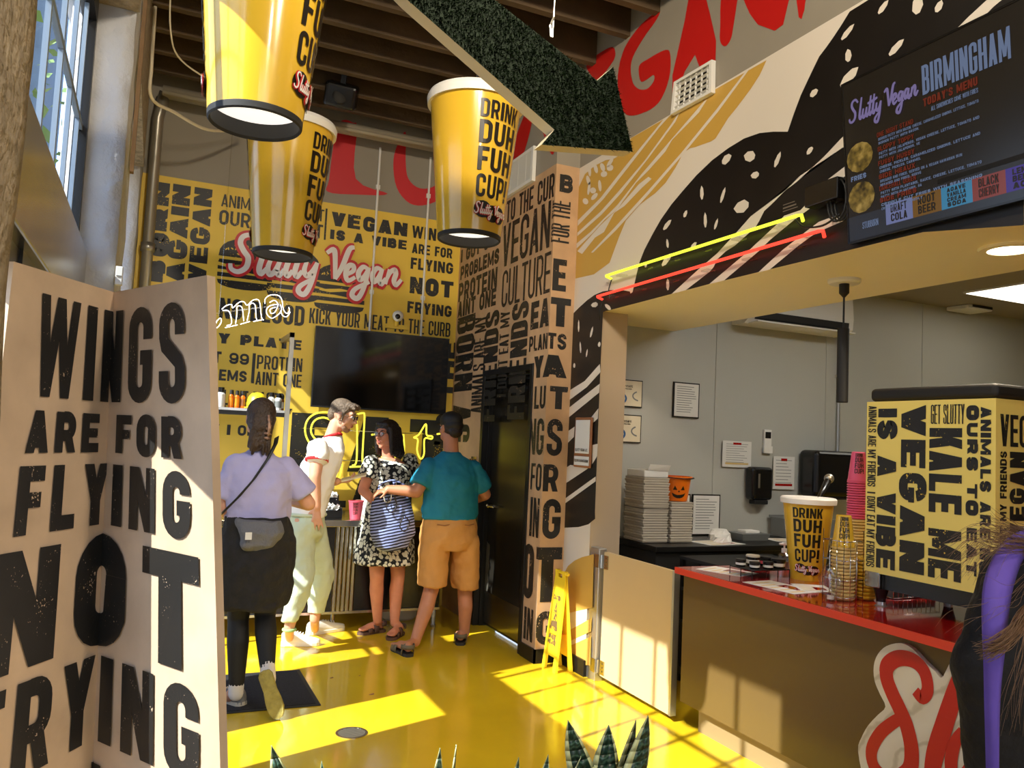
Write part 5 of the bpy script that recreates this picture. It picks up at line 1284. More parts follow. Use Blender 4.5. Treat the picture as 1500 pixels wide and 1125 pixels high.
# --- neon tubes and transformer over the opening
for nm, pts, m_, lb in (('neon_tube', [(2.80,4.79,2.765),(2.80,2.95,2.757)], m_neonline, 'lime-yellow neon tube running over the serving opening'), ('neon_tube', [(2.80,4.90,2.636),(2.80,2.81,2.648)], m_neonred, 'red neon tube along the lower edge of the mural')):
    t = thing(nm, lb, 'neon tube', (2.80,3.8,2.6))
    a, b = pts
    MB().tube([(2.84,a[1]-.03,a[2]-.02),(2.81,a[1],a[2]),a if False else (2.80,a[1]-.02,a[2]),(2.80,b[1]+.02,b[2]),(2.81,b[1],b[2]),(2.84,b[1]+.02,b[2]-.02)], .009, 10).build('glass_tube', m_, t, smooth=True)
    for k in range(6):
        y = a[1]-.18-k*(a[1]-b[1]-.36)/5
        MB().box(2.80,y-.03,a[2]-.028,2.856,y+.03,a[2]-.018).build('clip', m_clear, t)
    MB().tube(spline([(2.84,a[1]-.03,a[2]-.02),(2.83,a[1]-.01,a[2]-.10),(2.845,a[1]+.01 if 'red' in lb else a[1]-.02,a[2]-.16)], 5), .004, 6).build('lead', m_cable, t)
tf = thing('transformer', 'black neon transformer box with coiled leads beside the menu screen', 'transformer', (2.82,2.86,2.72))
Mx = Matrix.Translation((2.815,2.80,2.825))
MB().box(-.035,-.10,-.05,.035,.10,.05,0,Mx).build('box', m_blackpl, tf, bevel=.004)
pr = MB(); put(pr, [[(-2.98,2.79),(-2.89,2.79),(-2.89,2.797),(-2.98,2.797)],[(-2.98,2.808),(-2.90,2.808),(-2.90,2.812),(-2.98,2.812)],[(-2.98,2.776),(-2.88,2.776),(-2.88,2.780),(-2.98,2.780)]], lambda u, v: (2.7712, -u+.055, v+.01)); pr.build('rating_print', m_galv, tf)
cl = MB()
for k in range(3): cl.tube([(2.80+.006*k, 2.72+.055*math.cos(a*.42)-.015*k, 2.77+.10*math.sin(a*.42)) for a in range(0,16)], .005, 6)
cl.tube(spline([(2.80,2.98,2.74),(2.80,2.92,2.69),(2.80,2.80,2.67),(2.80,2.70,2.70)], 6), .005, 6); cl.build('coiled_leads', m_cable, tf, smooth=True)

# --- menu screen, top tipped forward
ms = thing('menu_screen', 'large dark menu screen headed BIRMINGHAM above the serving counter', 'screen', (2.8,2.0,2.55))
_w, _hh = 1.30, .735
def msf(u, v, k=0):
    """u 0..1 left to right, v 0..1 bottom to top"""
    x = 2.815-.062*v; return (x-k, 2.66-_w*u, 2.553+_hh*.99*v-k*.08)
b = MB(); b.loft([[msf(0,0),msf(1,0),msf(1,1),msf(0,1)], [msf(0,0,-.03),msf(1,0,-.03),msf(1,1,-.03),msf(0,1,-.03)]]); b.build('panel', m_screen, ms)
bz = MB()
for a in ((0,0,1,.012),(0,.988,1,1),(0,.012,.006,.988),(.994,.012,1,.988)): bz.prism([msf(a[0],a[1],.004),msf(a[2],a[1],.004),msf(a[2],a[3],.004),msf(a[0],a[3],.004)], (.006,0,0))
bz.build('bezel', m_blackpl, ms)
MB().box(2.80,1.8,2.7,2.856,2.2,3.1).build('wall_mount', m_dkmetal, ms)
def emi(nm, c, s): return mat(nm, (.008,.008,.008,1), .25, emis=c, estr=s)
mm = [emi('menu_glow', srgb(58,44,26), .16), emi('menu_blue', srgb(150,172,215), .34), emi('menu_red', srgb(190,60,28), .22), emi('menu_lilac', srgb(150,135,190), .5), emi('menu_grey', srgb(70,74,84), .25),
      emi('tile_lilac', srgb(140,150,205), .45), emi('tile_ochre', srgb(150,104,30), .4), emi('tile_cyan', srgb(70,160,205), .45), emi('tile_coral', srgb(170,66,50), .4), emi('tile_violet', srgb(88,50,190), .30), m_fries, m_cupink]
d = MB(); q4 = lambda a, b_, c, e, k, m: d.poly([msf(a,b_,k),msf(c,b_,k),msf(c,e,k),msf(a,e,k)], m)
q4(.006,.012,.994,.988,.0008,0); q4(.006,.012,.994,.16,.0014,4)
def mt(txt, a, b_, c, e, m, wt=.36, k=.003): put(d, text_quads(txt, a*1.77, b_, c*1.77, e, wt, .16), lambda u, v: msf(u/1.77, v, k), m)
put_script(d, script_quads(.03*1.77,.735,.305*1.77,.865,.3), lambda u, v, k: msf(u/1.77, v, k), 3, .003, .0002)
mt('BIRMINGHAM', .318,.72,.602,.885, 1, .4); mt("TODAY'S MENU", .318,.655,.50,.70, 2, .4); mt('ALL SANDWICHES COME WITH FRIES', .345,.615,.50,.64, 1, .34)
for i, z in enumerate((.585,.50,.415,.335,.265,.195)):
    mt(('ONE NIGHT STAND','SLOPPY TOPPY','FUSSY HUSSY','SIDE HEAUX','DANCEHALL QUEEN','SIDE FRIES')[i], .14,z,.28,z+.028, 2, .3); 
    d_ = ('BURGER PATTY WITH BACON, CHEESE, CARAMELIZED ONIONS, LETTUCE, TOMATO','PATTY WITH JALAPENOS, VEGAN CHEESE, LETTUCE, TOMATO AND','CHEESE, PICKLES, CARAMELIZED ONIONS, LETTUCE AND','BREADED AND FRIED, SERVED ON A VEGAN HAWAIIAN BUN','PATTY WITH PLANTAINS, SAUCE, CHEESE, LETTUCE, TOMATO','CRINKLE CUT FRIES WITH SEASONING')[i]
    mt(d_, .145,z-.022,.50-.06*(i == 3),z-.006, 1, .3); mt(d_[:24], .145,z-.045,.30,z-.03, 1, .3)
for z0, z1 in ((.42,.60),(.17,.36)): d.poly([msf(u, v, .002) for u, v in circle(.065,(z0+z1)/2,.055,(z1-z0)/2,14)], 10)
mt('FRIES', .025,.375,.09,.405, 1, .34)
mt('STUBBORN', .065,.07,.13,.11, 1, .34)
for i, (a, c, m_, tx) in enumerate(((.16,.262,5,('DRAFT','COLA')),(.262,.364,6,('ROOT','BEER')),(.364,.466,7,('AGAVE','VANILLA','CREAM','SODA')),(.466,.568,8,('BLACK','CHERRY')),(.568,.68,9,('LEMON','BERRY','ACAI')))):
    q4(a,.055,c,.175,.002,m_)
    n = len(tx)
    for j, s_ in enumerate(tx):
        v1 = .165-j*.105/n; mt(s_, a+.02,v1-.09/n,c-.02,v1,11,.36)
d.build('display', mm, ms)

# --- soffit fittings
cl_ = thing('can_light', 'recessed round light shining in the cream soffit', 'lamp', (3.40,2.31,2.52))
MB().lathe([(.125,2.548),(.12,2.538),(.088,2.536),(.085,2.548)], (3.40,2.31,0), 36, 0, False).build('trim_ring', m_soffit, cl_, smooth=True)
MB().lathe([(.001,2.5385),(.088,2.5385)], (3.40,2.31,0), 32, 0, False).build('lens', m_lamp, cl_)
ld = bpy.data.lights.new('can_light_bulb', 'SPOT'); ld.energy = 60; ld.spot_size = 2.6; ld.spot_blend = .6; ld.color = (1,.82,.58); ld.shadow_soft_size = .08
lo = bpy.data.objects.new('can_light_bulb', ld); C.objects.link(lo); lo.location = (3.40,2.31,2.50); adopt(lo, cl_)
c2 = dup(cl_, (0,-1.6,0), 'recessed round light in the soffit, nearest the viewer and out of frame')
pm = thing('hanging_microphone', 'black tube pendant hanging from a white disc under the soffit', 'pendant', (3.36,3.2,1.88))
MB().lathe([(.001,2.525),(.075,2.525),(.085,2.535),(.085,2.549)], (3.36,3.2,0), 32, 0, False).build('ceiling_disc', m_whitepl, pm, smooth=True)
MB().lathe([(.026,2.475),(.026,2.527)], (3.36,3.2,0), 16).lathe([(.006,2.452),(.026,2.475)], (3.36,3.2,0), 16).build('connector', m_blackmat, pm)
MB().tube([(3.36,3.2,2.46),(3.36,3.2,2.28)], .005, 8).build('cord', m_cable, pm)
MB().lathe([(.028,1.885),(.030,1.89),(.030,2.28),(.028,2.285)], (3.36,3.2,0), 24).build('tube_shade', m_blackmat, pm)

# --- kitchen wall and ceiling fittings
KY = 5.418
ac = thing('air_conditioner', 'white split air conditioner high on the kitchen wall behind the soffit', 'air conditioner', (5.0,5.3,2.66))
prof = [(5.415,2.66),(5.26,2.66),(5.20,2.70),(5.19,2.80),(5.205,2.98),(5.25,3.0),(5.415,3.0)]
MB().prism([(4.42,y,z) for y, z in prof], (1.15,0,0)).build('casing', m_whitepl, ac, bevel=.01)
MB().prism([(4.48,y,z) for y, z in ((5.205,2.694),(5.188,2.705),(5.184,2.76),(5.20,2.76))], (1.03,0,0)).build('outlet_slot', m_blackmat, ac)
MB().prism([(4.46,y,z) for y, z in ((5.27,2.655),(5.14,2.665),(5.14,2.675),(5.27,2.665))], (1.08,0,0)).build('louvre', m_whitepl, ac)
fl = thing('ceiling_panel_light', 'glowing square light panel in the kitchen ceiling', 'lamp', (6.9,4.5,3.08))
MB().box(6.48,4.25,3.085,7.75,4.83,3.099).build('frame', m_whitepl, fl); MB().box(6.50,4.27,3.083,7.73,4.81,3.0855).build('diffuser', m_diff, fl)
fill_panel = thing('ceiling_panel_light', 'bright light panel in the kitchen ceiling, hidden above the soffit edge', 'lamp', (4.5,3.4,3.08))  # unseen panel added to brighten the left part of the kitchen wall
MB().box(4.08,3.05,3.085,5.35,3.63,3.099).build('frame', m_whitepl, fill_panel); MB().box(4.10,3.07,3.083,5.33,3.61,3.0855).build('diffuser', m_filldiff, fill_panel)
sm = thing('ceiling_detector', 'small dark detector on the kitchen ceiling', 'detector', (7.176,5.275,3.1))
_s = (7.176,5.275,3.1); MB().box(_s[0]-.17,_s[1]-.12,3.06,_s[0]+.17,_s[1]+.12,3.099).build('housing', m_whitepl, sm, bevel=.01); MB().box(_s[0]-.12,_s[1]-.124,3.075,_s[0]+.16,_s[1]-.12,3.099).build('grille', m_blackmat, sm)
for (a, lb) in (((3.30,1.905,3.545,2.12),'upper yellow-and-blue certificate on the kitchen wall beside the jamb'),((3.30,1.625,3.545,1.845),'lower yellow-and-blue certificate on the kitchen wall beside the jamb')):
    t = thing('certificate', lb, 'certificate', (3.42,5.41,a[1]), 'certificates on the kitchen wall')
    MB().box(a[0],5.402,a[1],a[2],KY,a[3]).build('frame', m_dkmetal, t); MB().box(a[0]+.008,5.400,a[1]+.008,a[2]-.008,5.402,a[3]-.008).build('sheet', m_cream2, t)
    f = lambda u, v: (a[0]+u*(a[2]-a[0]), 5.399, a[1]+v*(a[3]-a[1]))
    p = MB(); put(p, text_quads('SERVSAFE', .18,.72,.62,.80,.3)+text_quads('CERTIFICATION', .18,.64,.58,.68,.3), f, 0)
    put(p, ribbon([(.03+.35*math.cos(x*.2), .3+.22*math.sin(x*.2)) for x in range(-6,8)], .07), f, 1); put(p, ribbon([(.95-.32*math.cos(x*.2), .42+.18*math.sin(x*.2)) for x in range(-6,6)], .05), f, 2)
    p.poly([f(.03,.78),(f(.2,.98)),f(.03,.98)], 1); p.build('printing', [m_cupink, mat('certificate_blue', srgb(40,92,150), .5), m_grey2], t)
def notice(nm, x0, z0, x1, z1, label, rows, frame=True, red=False, y=KY, grp=None):
    t = thing(nm, label, 'notice', (x0,y,z0), grp)
    if frame: MB().box(x0,y-.014,z0,x1,y,z1).build('frame', m_dkmetal, t)
    k = .01 if frame else 0
    MB().box(x0+k,y-.0155,z0+k,x1-k,y-.0142,z1-k).build('sheet', m_paper, t)
    p = MB(); rr = random.Random(int(x0*100)); W, H = x1-x0, z1-z0
    for i in range(rows):
        v = z1-H*(.12+.78*i/rows); p.box(x0+W*.12,y-.0165,v-H*.008,x0+W*(.12+rr.uniform(.45,.76)),y-.0156,v+H*.008)
    if red: p.box(x0+W*.36,y-.0168,z1-H*.14,x0+W*.64,y-.0156,z1-H*.06,1); p.box(x0+W*.1,y-.0168,z0+H*.10,x0+W*.9,y-.0156,z0+H*.17,2 if 'picture' in label else 1)
    p.build('printing', [m_grey2, m_redtop, m_cream], t)
notice('framed_notice', 3.845,1.85,4.10,2.137, 'framed white notice high on the kitchen wall', 12)
notice('wall_notice', *(4.352,1.465,4.654,1.683), 'white notice with small pictures on the kitchen wall under the remote', 9, False, True)
notice('wall_notice', *(4.896,1.29,5.133,1.572), 'white notice with a red band between the two black dispensers', 8, False, True)
t = thing('remote_control', 'white remote control in a holder on the kitchen wall', 'remote', (4.818,5.41,1.604))
_r = (4.784,1.594,4.865,1.795)
MB().box(_r[0],5.395,_r[1],_r[2],KY,_r[3]).build('remote_body', m_whitepl, t, bevel=.005); MB().box(_r[0]+.01,5.393,_r[3]-.075,_r[2]-.01,5.395,_r[3]-.02).build('display', m_dkmetal, t); MB().box(_r[0]-.006,5.388,_r[1],_r[2]+.006,5.395,_r[1]+.06).build('holder', m_whitepl, t)
t = thing('soap_dispenser', 'narrow black soap dispenser on the kitchen wall', 'dispenser', (4.72,5.35,1.18))
MB().box(4.60,5.31,1.20,4.82,KY-.001,1.475).build('cover', m_blackpl, t, bevel=.03, seg=4); MB().box(4.64,5.325,1.165,4.78,5.40,1.20).build('nozzle', m_blackmat, t, bevel=.006); MB().box(4.655,5.308,1.30,4.675,5.31,1.42).build('window', m_galv, t)
t = thing('towel_dispenser', 'wide black paper towel dispenser on the kitchen wall', 'dispenser', (5.42,5.3,1.23))
MB().box(5.18,5.20,1.24,5.70,KY-.001,1.64).build('cover', m_blackpl, t, bevel=.045, seg=4); MB().box(5.24,5.23,1.222,5.64,5.38,1.24).build('outlet', m_blackmat, t); MB().tube([(5.56,5.198,1.46),(5.56,5.205,1.46)], .012, 12).build('lock', m_galv, t)
tag(MB().tube([(5.62,5.39,1.62),(5.62,5.39,3.05)], .014, 10).box(5.595,5.38,2.3,5.645,KY,2.33).box(5.595,5.38,2.8,5.645,KY,2.83).build('conduit', m_alu), 'thin silver conduit running up the kitchen wall from the towel dispenser', 'conduit')
t = thing('switch_plate', 'small white control plate on the kitchen wall behind the pink cups', 'switch', (5.95,5.40,1.4))
MB().box(5.80,5.405,1.30,5.95,KY,1.58).build('plate', m_whitepl, t, bevel=.003); MB().box(5.82,5.402,1.40,5.87,5.405,1.55).build('keypad', m_dkmetal, t)

# --- kitchen work table with its load
kt = thing('work_table', 'dark steel kitchen work table along the kitchen wall', 'table', (4.3,5.1,0))
MB().box(3.31,4.80,.86,5.25,5.40,.90).build('table_top', m_dkmetal, kt, bevel=.004)
MB().box(3.33,4.83,.10,5.22,4.85,.855).box(3.33,4.85,.10,3.35,5.39,.855).build('cabinet_front', m_blackmat, kt)
for x in (3.72,4.12,4.5,4.88): MB().box(x-.006,4.822,.14,x+.006,4.83,.80).build('door_gap', m_dkmetal, kt)
for x, y in ((3.36,4.86),(5.18,4.86),(3.36,5.36),(5.18,5.36)): MB().box(x-.02,y-.02,0,x+.02,y+.02,.86).build('leg', m_dkmetal, kt)
def clam(x, y, z, w_, d, n, h, label, grp):
    t = thing('takeout_box_stack', label, 'boxes', (x,y,z), grp)
    for k in range(n):
        zz = z+k*h; j = .006*math.sin(k*2.3)
        MB().loft([[(x-w_/2+.006+j,y-d/2+.006,zz),(x+w_/2-.006+j,y-d/2+.006,zz),(x+w_/2-.006+j,y+d/2-.006,zz),(x-w_/2+.006+j,y+d/2-.006,zz)],
                   [(x-w_/2+j,y-d/2,zz+h*.8),(x+w_/2+j,y-d/2,zz+h*.8),(x+w_/2+j,y+d/2,zz+h*.8),(x-w_/2+j,y+d/2,zz+h*.8)],
                   [(x-w_/2+.003+j,y-d/2+.003,zz+h),(x+w_/2-.003+j,y-d/2+.003,zz+h),(x+w_/2-.003+j,y+d/2-.003,zz+h),(x-w_/2+.003+j,y+d/2-.003,zz+h)]]).build('box', m_box, t)
clam(3.43,5.12,.905,.22,.26,13,.0185,'lower tall stack of pulp take-out boxes beside the jamb','take-out boxes')
clam(3.43,5.12,1.153,.225,.26,12,.0185,'upper tall stack of pulp take-out boxes beside the jamb','take-out boxes')
clam(3.655,5.10,.905,.20,.24,16,.0185,'shorter stack of pulp boxes under the pumpkin bucket','take-out boxes')
t = thing('open_carton', 'open white carton lying on top of the tall box stack', 'box', (3.44,5.1,1.38))
MB().box(3.325,5.0,1.377,3.535,5.24,1.43).build('carton', m_paper, t, bevel=.008); MB().prism([(3.35,4.995,1.43),(3.53,4.995,1.425),(3.535,4.97,1.47),(3.36,4.98,1.475)], (0,.006,0)).build('flap', m_paper, t)
pb = thing('pumpkin_bucket', 'orange jack-o-lantern bucket standing on the shorter box stack', 'bucket', (3.655,5.08,1.202))
px_, py_, pz = 3.665, 5.085, 1.2045
MB().lathe([(.082,pz),(.088,pz+.004),(.112,pz+.17)], (px_,py_,0), 40).build('bucket_body', m_orange, pb, smooth=True)
MB().lathe([(.110,pz+.165),(.122,pz+.168),(.122,pz+.186),(.108,pz+.186)], (px_,py_,0), 40, 0, False).build('rim', m_orange, pb, smooth=True)
fa = MB(); ph = math.atan2(-py_, -px_)+.25
def bf(u, v): z = pz+v; r = .089+.023*v/.166+.0015; a = ph+u/.1; return (px_+r*math.cos(a), py_+r*math.sin(a), z)
for p in ([(-.045,.085),(-.012,.085),(-.03,.118)],[(.012,.085),(.045,.085),(.03,.118)],[(-.008,.07),(.008,.07),(0,.085)]): fa.poly([bf(*q) for q in p])
for a, b_, c, e in (((-.055,.065),(-.035,.055),(-.03,.03),(-.045,.04)),((-.035,.055),(-.012,.048),(-.012,.024),(-.03,.03)),((-.012,.048),(.012,.05),(.012,.024),(-.012,.024)),((.012,.05),(.035,.055),(.03,.03),(.012,.024)),((.035,.055),(.055,.065),(.045,.04),(.03,.03))): fa.poly([bf(*q) for q in (a, b_, c, e)])
fa.build('face', m_cupink, pb)
MB().tube(spline([(px_-.118,py_,pz+.18),(px_-.10,py_-.09,pz+.175),(px_,py_-.128,pz+.172),(px_+.10,py_-.09,pz+.175),(px_+.118,py_,pz+.18)], 5), .004, 6).build('handle', m_blackpl, pb, smooth=True)
notice('clip_frame', 3.79,.905,4.03,1.235, 'left framed sheet leaning on the kitchen wall behind the boxes', 10, True, False, 5.40, 'framed sheets on the work table')
notice('clip_frame', 4.05,.905,4.33,1.235, 'right framed sheet leaning on the kitchen wall', 12, True, False, 5.40, 'framed sheets on the work table')
flyer('paper_sheet', 3.98, 4.98, .9, .36, .24, .1, 'white sheets lying on the work table before the framed sheets')
flyer('paper_sheet', 4.78, 5.08, .9, .34, .22, -.2, 'white sheets at the right end of the work table')
t = thing('napkin_bundle', 'crumpled white napkins on the work table below the right framed sheet', 'napkins', (4.12,5.1,.9))
MB().oval([((4.12,5.12,.902),.10,.08,.1),((4.12,5.12,.95),.11,.07,.3),((4.11,5.12,.985),.08,.05,.5)], 18, 0, True, lambda k, a: .10*math.sin(4*a+2*k)).build('napkin', m_paper, t)
MB().oval([((4.05,5.02,.902),.08,.05,.4),((4.05,5.02,.935),.06,.04,.8)], 14, 0, True, lambda k, a: .14*math.sin(5*a+k)).build('loose_napkin', m_paper, t)
t = thing('foil_tray', 'grey tray holding a white pad on the work table', 'tray', (4.42,5.15,.9))
MB().loft([[(4.30,5.06,.901),(4.54,5.06,.901),(4.54,5.24,.901),(4.30,5.24,.901)],[(4.28,5.04,.955),(4.56,5.04,.955),(4.56,5.26,.955),(4.28,5.26,.955)]]).build('tray', m_grey2, t); MB().box(4.36,5.10,.955,4.50,5.20,.975).build('pad', m_paper, t, bevel=.004)
t = thing('sink_tub', 'grey bus tub standing behind the big printed cup', 'tub', (5.1,5.2,.9))
w_ = MB(); w_.box(4.86,4.98,.901,5.24,5.38,.91).box(4.86,4.98,.91,4.875,5.38,1.06).box(5.225,4.98,.91,5.24,5.38,1.06).box(4.875,4.98,.91,5.225,4.995,1.06).box(4.875,5.365,.91,5.225,5.38,1.06); w_.build('tub_body', m_grey2, t, bevel=.006); MB().box(4.85,4.97,1.05,5.25,4.98,1.075).box(4.85,5.38,1.05,5.25,5.39,1.075).build('tub_rim', m_grey2, t)
# far end: tall dark rack seen past the counter
t = thing('under_counter_fridge', 'dark under-counter unit with white rolls seen through the gap beside the gate', 'fridge', (3.5,4.4,0))
MB().box(3.45,4.15,.05,4.3,4.72,.10).box(3.45,4.15,.40,4.3,4.72,.42).box(3.45,4.15,.62,4.3,4.72,.64).box(4.25,4.15,.10,4.3,4.72,.85).box(3.45,4.15,.83,4.3,4.72,.85).build('shelving', m_blackmat, t)
for x, y in ((3.47,4.17),(3.47,4.70),(4.28,4.17),(4.28,4.70)): MB().box(x-.015,y-.015,0,x+.015,y+.015,.85).build('post', m_dkmetal, t)
for k, (y, z) in enumerate(((4.30,.64),(4.45,.64),(4.60,.64))):
    tag(MB().tube([(3.50,y,z+.065),(3.75,y,z+.065)], .06, 20).build('towel_roll', m_paper, smooth=True), ('towel roll on the rack shelf nearest the red counter','middle towel roll on the rack shelf','towel roll on the rack shelf nearest the work table')[k], 'roll', 'towel rolls on the dark rack')

# ================================================================ plants in the foreground
pt = thing('plant_trough', 'long dark planter trough of snake plants below the picture edge', 'planter', (.95,2.0,0))
MB().box(.40,1.86,0,1.56,2.14,.46).build('trough', m_blackmat, pt, bevel=.01); MB().box(.42,1.88,.46,1.54,2.12,.475).build('soil', m_joist, pt)
def leaf(base, tip, wd, face, parent, curl=.0):
    """one sword leaf: green blade with a pale margin"""
    b0_, t0 = Vector(base), Vector(tip); ax = (t0-b0_); sd = Vector((math.cos(face), math.sin(face), 0)); nr = ax.cross(sd).normalized()
    bl, ed = MB(), MB(); n = 12; rows = []
    for i in range(n+1):
        s = i/n; c = b0_+ax*s+nr*curl*math.sin(PI*s)*.5
        h = wd*(.62+.9*s-1.52*s**2.6) if s < 1 else .0005
        h = max(.0006, h*.95)
        rows.append([c-sd*h+nr*h*.25, c-sd*h*.66+nr*h*.08, c, c+sd*h*.66+nr*h*.08, c+sd*h+nr*h*.25])
    for a, b in zip(rows[:-1], rows[1:]):
        for k in range(4): (ed if k in (0,3) else bl).poly([a[k],a[k+1],b[k+1],b[k]])
    o = bl.build('leaf', m_snake, parent, smooth=True)
    sl_ = o.modifiers.new('t', 'SOLIDIFY'); sl_.thickness = .003
    e = ed.build('leaf_margin', m_leafedge, o, smooth=True)
    sl_ = e.modifiers.new('t', 'SOLIDIFY'); sl_.thickness = .003
def snake(label, x, leaves):
    t = thing('snake_plant', label, 'plant', (x,2.0,.476), 'snake plants along the bottom edge')
    for tip, bx, wd, face, cu in leaves: leaf((bx,2.0+.03*math.cos(face*3),.47), tip, wd, face, t, cu)
snake('snake plant at the far left with one dark leaf tip showing', .44, [((0.316,2.0,0.856),.45,.05,.2,0), ((0.338,2.02,0.802),.43,.03,.6,0), ((0.436,2.0,0.806),.49,.03,-.4,.01)])
snake('snake plant with two thin leaf tips left of centre', .74, [((0.739,2.0,0.804),.755,.034,.3,.01), ((0.784,2.0,0.808),.73,.026,.9,-.02)])
snake('snake plant with three short leaf tips beside the big plant', .98, [((0.964,2.0,0.755),.95,.03,.2,0), ((1.052,2.0,0.752),1.02,.03,-.3,0), ((1.156,2.0,0.736),.98,.036,.7,-.03)])
snake('largest snake plant with broad mottled leaves at the bottom right', 1.26, [((1.098,1.98,0.846),1.28,.062,.1,.03), ((1.259,2.03,0.801),1.26,.068,.0,0), ((1.365,2.05,0.798),1.235,.07,.5,-.03), ((1.352,1.97,0.838),1.29,.085,.35,-.03)])

# ================================================================ outside
m_farpil = mat('far_pilaster', srgb(104,128,156), .8)
far = MB()
far.box(-9,12,0,-1.6,14,9); far.build('street_building', m_brick)
fo = bpy.data.objects['street_building']; tag(fo, 'pale brick building seen through the tall left window', 'building')
for k in range(6):
    w_ = MB().box(-8.6+k*1.2,11.96,1,-7.9+k*1.2,12.01,8.4); o = w_.build('window_strip', mat('far_glass_%d' % k, srgb(90,120,160), .15) if k == 0 else bpy.data.materials['far_glass_0'], fo)
    MB().box(-8.72+k*1.2,11.9,.8,-8.6+k*1.2,12.0,8.6).build('pilaster', m_farpil, fo)
rr = random.Random(4)
tt = thing('street_tree', 'leafy street tree outside the left window', 'tree', (-2.3,9.4,-.06))
MB().tube([(-2.3,9.4,-.06),(-2.25,9.4,2.2),(-2.3,9.5,3.6)], [.12,.09,.05], 10).build('trunk', m_joist, tt, smooth=True)
lv = MB()
for i in range(1400):
    p = Vector((rr.gauss(0,.55),rr.gauss(0,.55),rr.gauss(0,.7)))+Vector((-2.3,9.5,4.4)); a = rr.uniform(0,6.3); b_ = rr.uniform(-1,1); s_ = rr.uniform(.05,.09)
    d1 = Vector((math.cos(a),math.sin(a),b_))*s_; d2 = Vector((-math.sin(a),math.cos(a),rr.uniform(-1,1)))*s_*.6
    lv.poly([p-d1,p-d2,p+d1,p+d2])
lv.build('foliage', m_leaf, tt)['kind'] = 'stuff'


# ================================================================ people
fold_tex = bpy.data.textures.new('cloth_folds', 'CLOUDS'); fold_tex.noise_scale = .11; fold_tex.noise_depth = 1
fold_fine = bpy.data.textures.new('cloth_creases', 'MARBLE'); fold_fine.noise_scale = .16; fold_fine.turbulence = 9
CLOTH = {'tee_shirt': .022, 'trousers': .022, 'shorts': .020, 'dress': .012, 'tied_sweater': .022, 'fleece_jacket': .016, 'grey_lining': .03, 'knitted_body': .012}
def blob(name, mb, m, parent, vox=.007, sm=4, fac=.6):
    """closed shapes merged into ONE continuous skin"""
    o = mb.build(name, m, parent, smooth=True)
    r = o.modifiers.new('merge', 'REMESH'); r.mode = 'VOXEL'; r.voxel_size = vox; r.use_smooth_shade = True
    if sm: s = o.modifiers.new('soften', 'SMOOTH'); s.iterations = sm; s.factor = fac
    if name in CLOTH:
        for tx, k in ((fold_tex, 1.0), (fold_fine, .45)):
            d = o.modifiers.new('folds', 'DISPLACE'); d.texture = tx; d.strength = CLOTH[name]*k; d.mid_level = .45; d.texture_coords = 'LOCAL'
    return o
def Rz(yaw, pitch=0, roll=0): return (Matrix.Rotation(yaw,3,'Z') @ Matrix.Rotation(pitch,3,'X') @ Matrix.Rotation(roll,3,'Y'))
def limb(mb, pts, rs):
    for a, b, r0, r1 in zip(pts[:-1], pts[1:], rs[:-1], rs[1:]): mb.cap(a, b, r0, r1)
def head(mb, c, R, k=1.0):
    """local x right, y out through the face, z up"""
    c = Vector(c); T = lambda x, y, z: c+R @ (Vector((x,y,z))*k)
    E = lambda p, r: mb.ell(T(*p), tuple(q*k for q in r), R, 18)
    E((0,-.016,.030), (.074,.092,.085)); E((0,.022,-.022), (.062,.068,.080)); E((0,.040,-.066), (.046,.042,.042)); E((0,.062,-.096), (.022,.021,.018))
    mb.cap(T(0,.088,.016), T(0,.112,-.020), .008*k, .0125*k); E((.012,.096,-.026), (.010,.012,.008)); E((-.012,.096,-.026), (.010,.012,.008))
    mb.cap(T(-.038,.070,.036), T(.038,.070,.036), .014*k); mb.cap(T(-.024,.074,-.052), T(.024,.074,-.052), .013*k); E((0,.088,-.047), (.020,.010,.006)); E((0,.086,-.060), (.018,.010,.007))
    for s in (-1, 1):
        E((s*.038,.055,-.018), (.026,.026,.030)); E((s*.050,.030,-.060), (.020,.030,.030)); E((s*.076,-.004,-.004), (.010,.019,.031)); E((s*.078,-.002,-.030), (.008,.010,.012))
    return T
def face(parent, T, R, k=1.0, brow=None):
    for s in (-1, 1):
        e = MB().ell(T(s*.031,.076,.013), (.0125*k,.011*k,.0095*k), R, 14).build('eye', m_eye, parent, smooth=True)
        MB().ell(T(s*.031,.0845,.013), (.006*k,.0045*k,.006*k), R, 12).build('iris', m_iris, e, smooth=True)
        if brow: MB().tube([T(s*.016,.090,.034), T(s*.032,.091,.041), T(s*.050,.078,.035)], [.003*k,.004*k,.002*k], 8).build('eyebrow', brow, parent, smooth=True)
    MB().ell(T(0,.0945,-.048), (.020*k,.006*k,.0045*k), R, 14).ell(T(0,.092,-.058), (.017*k,.006*k,.0055*k), R, 14).build('lips', m_lip, parent, smooth=True)
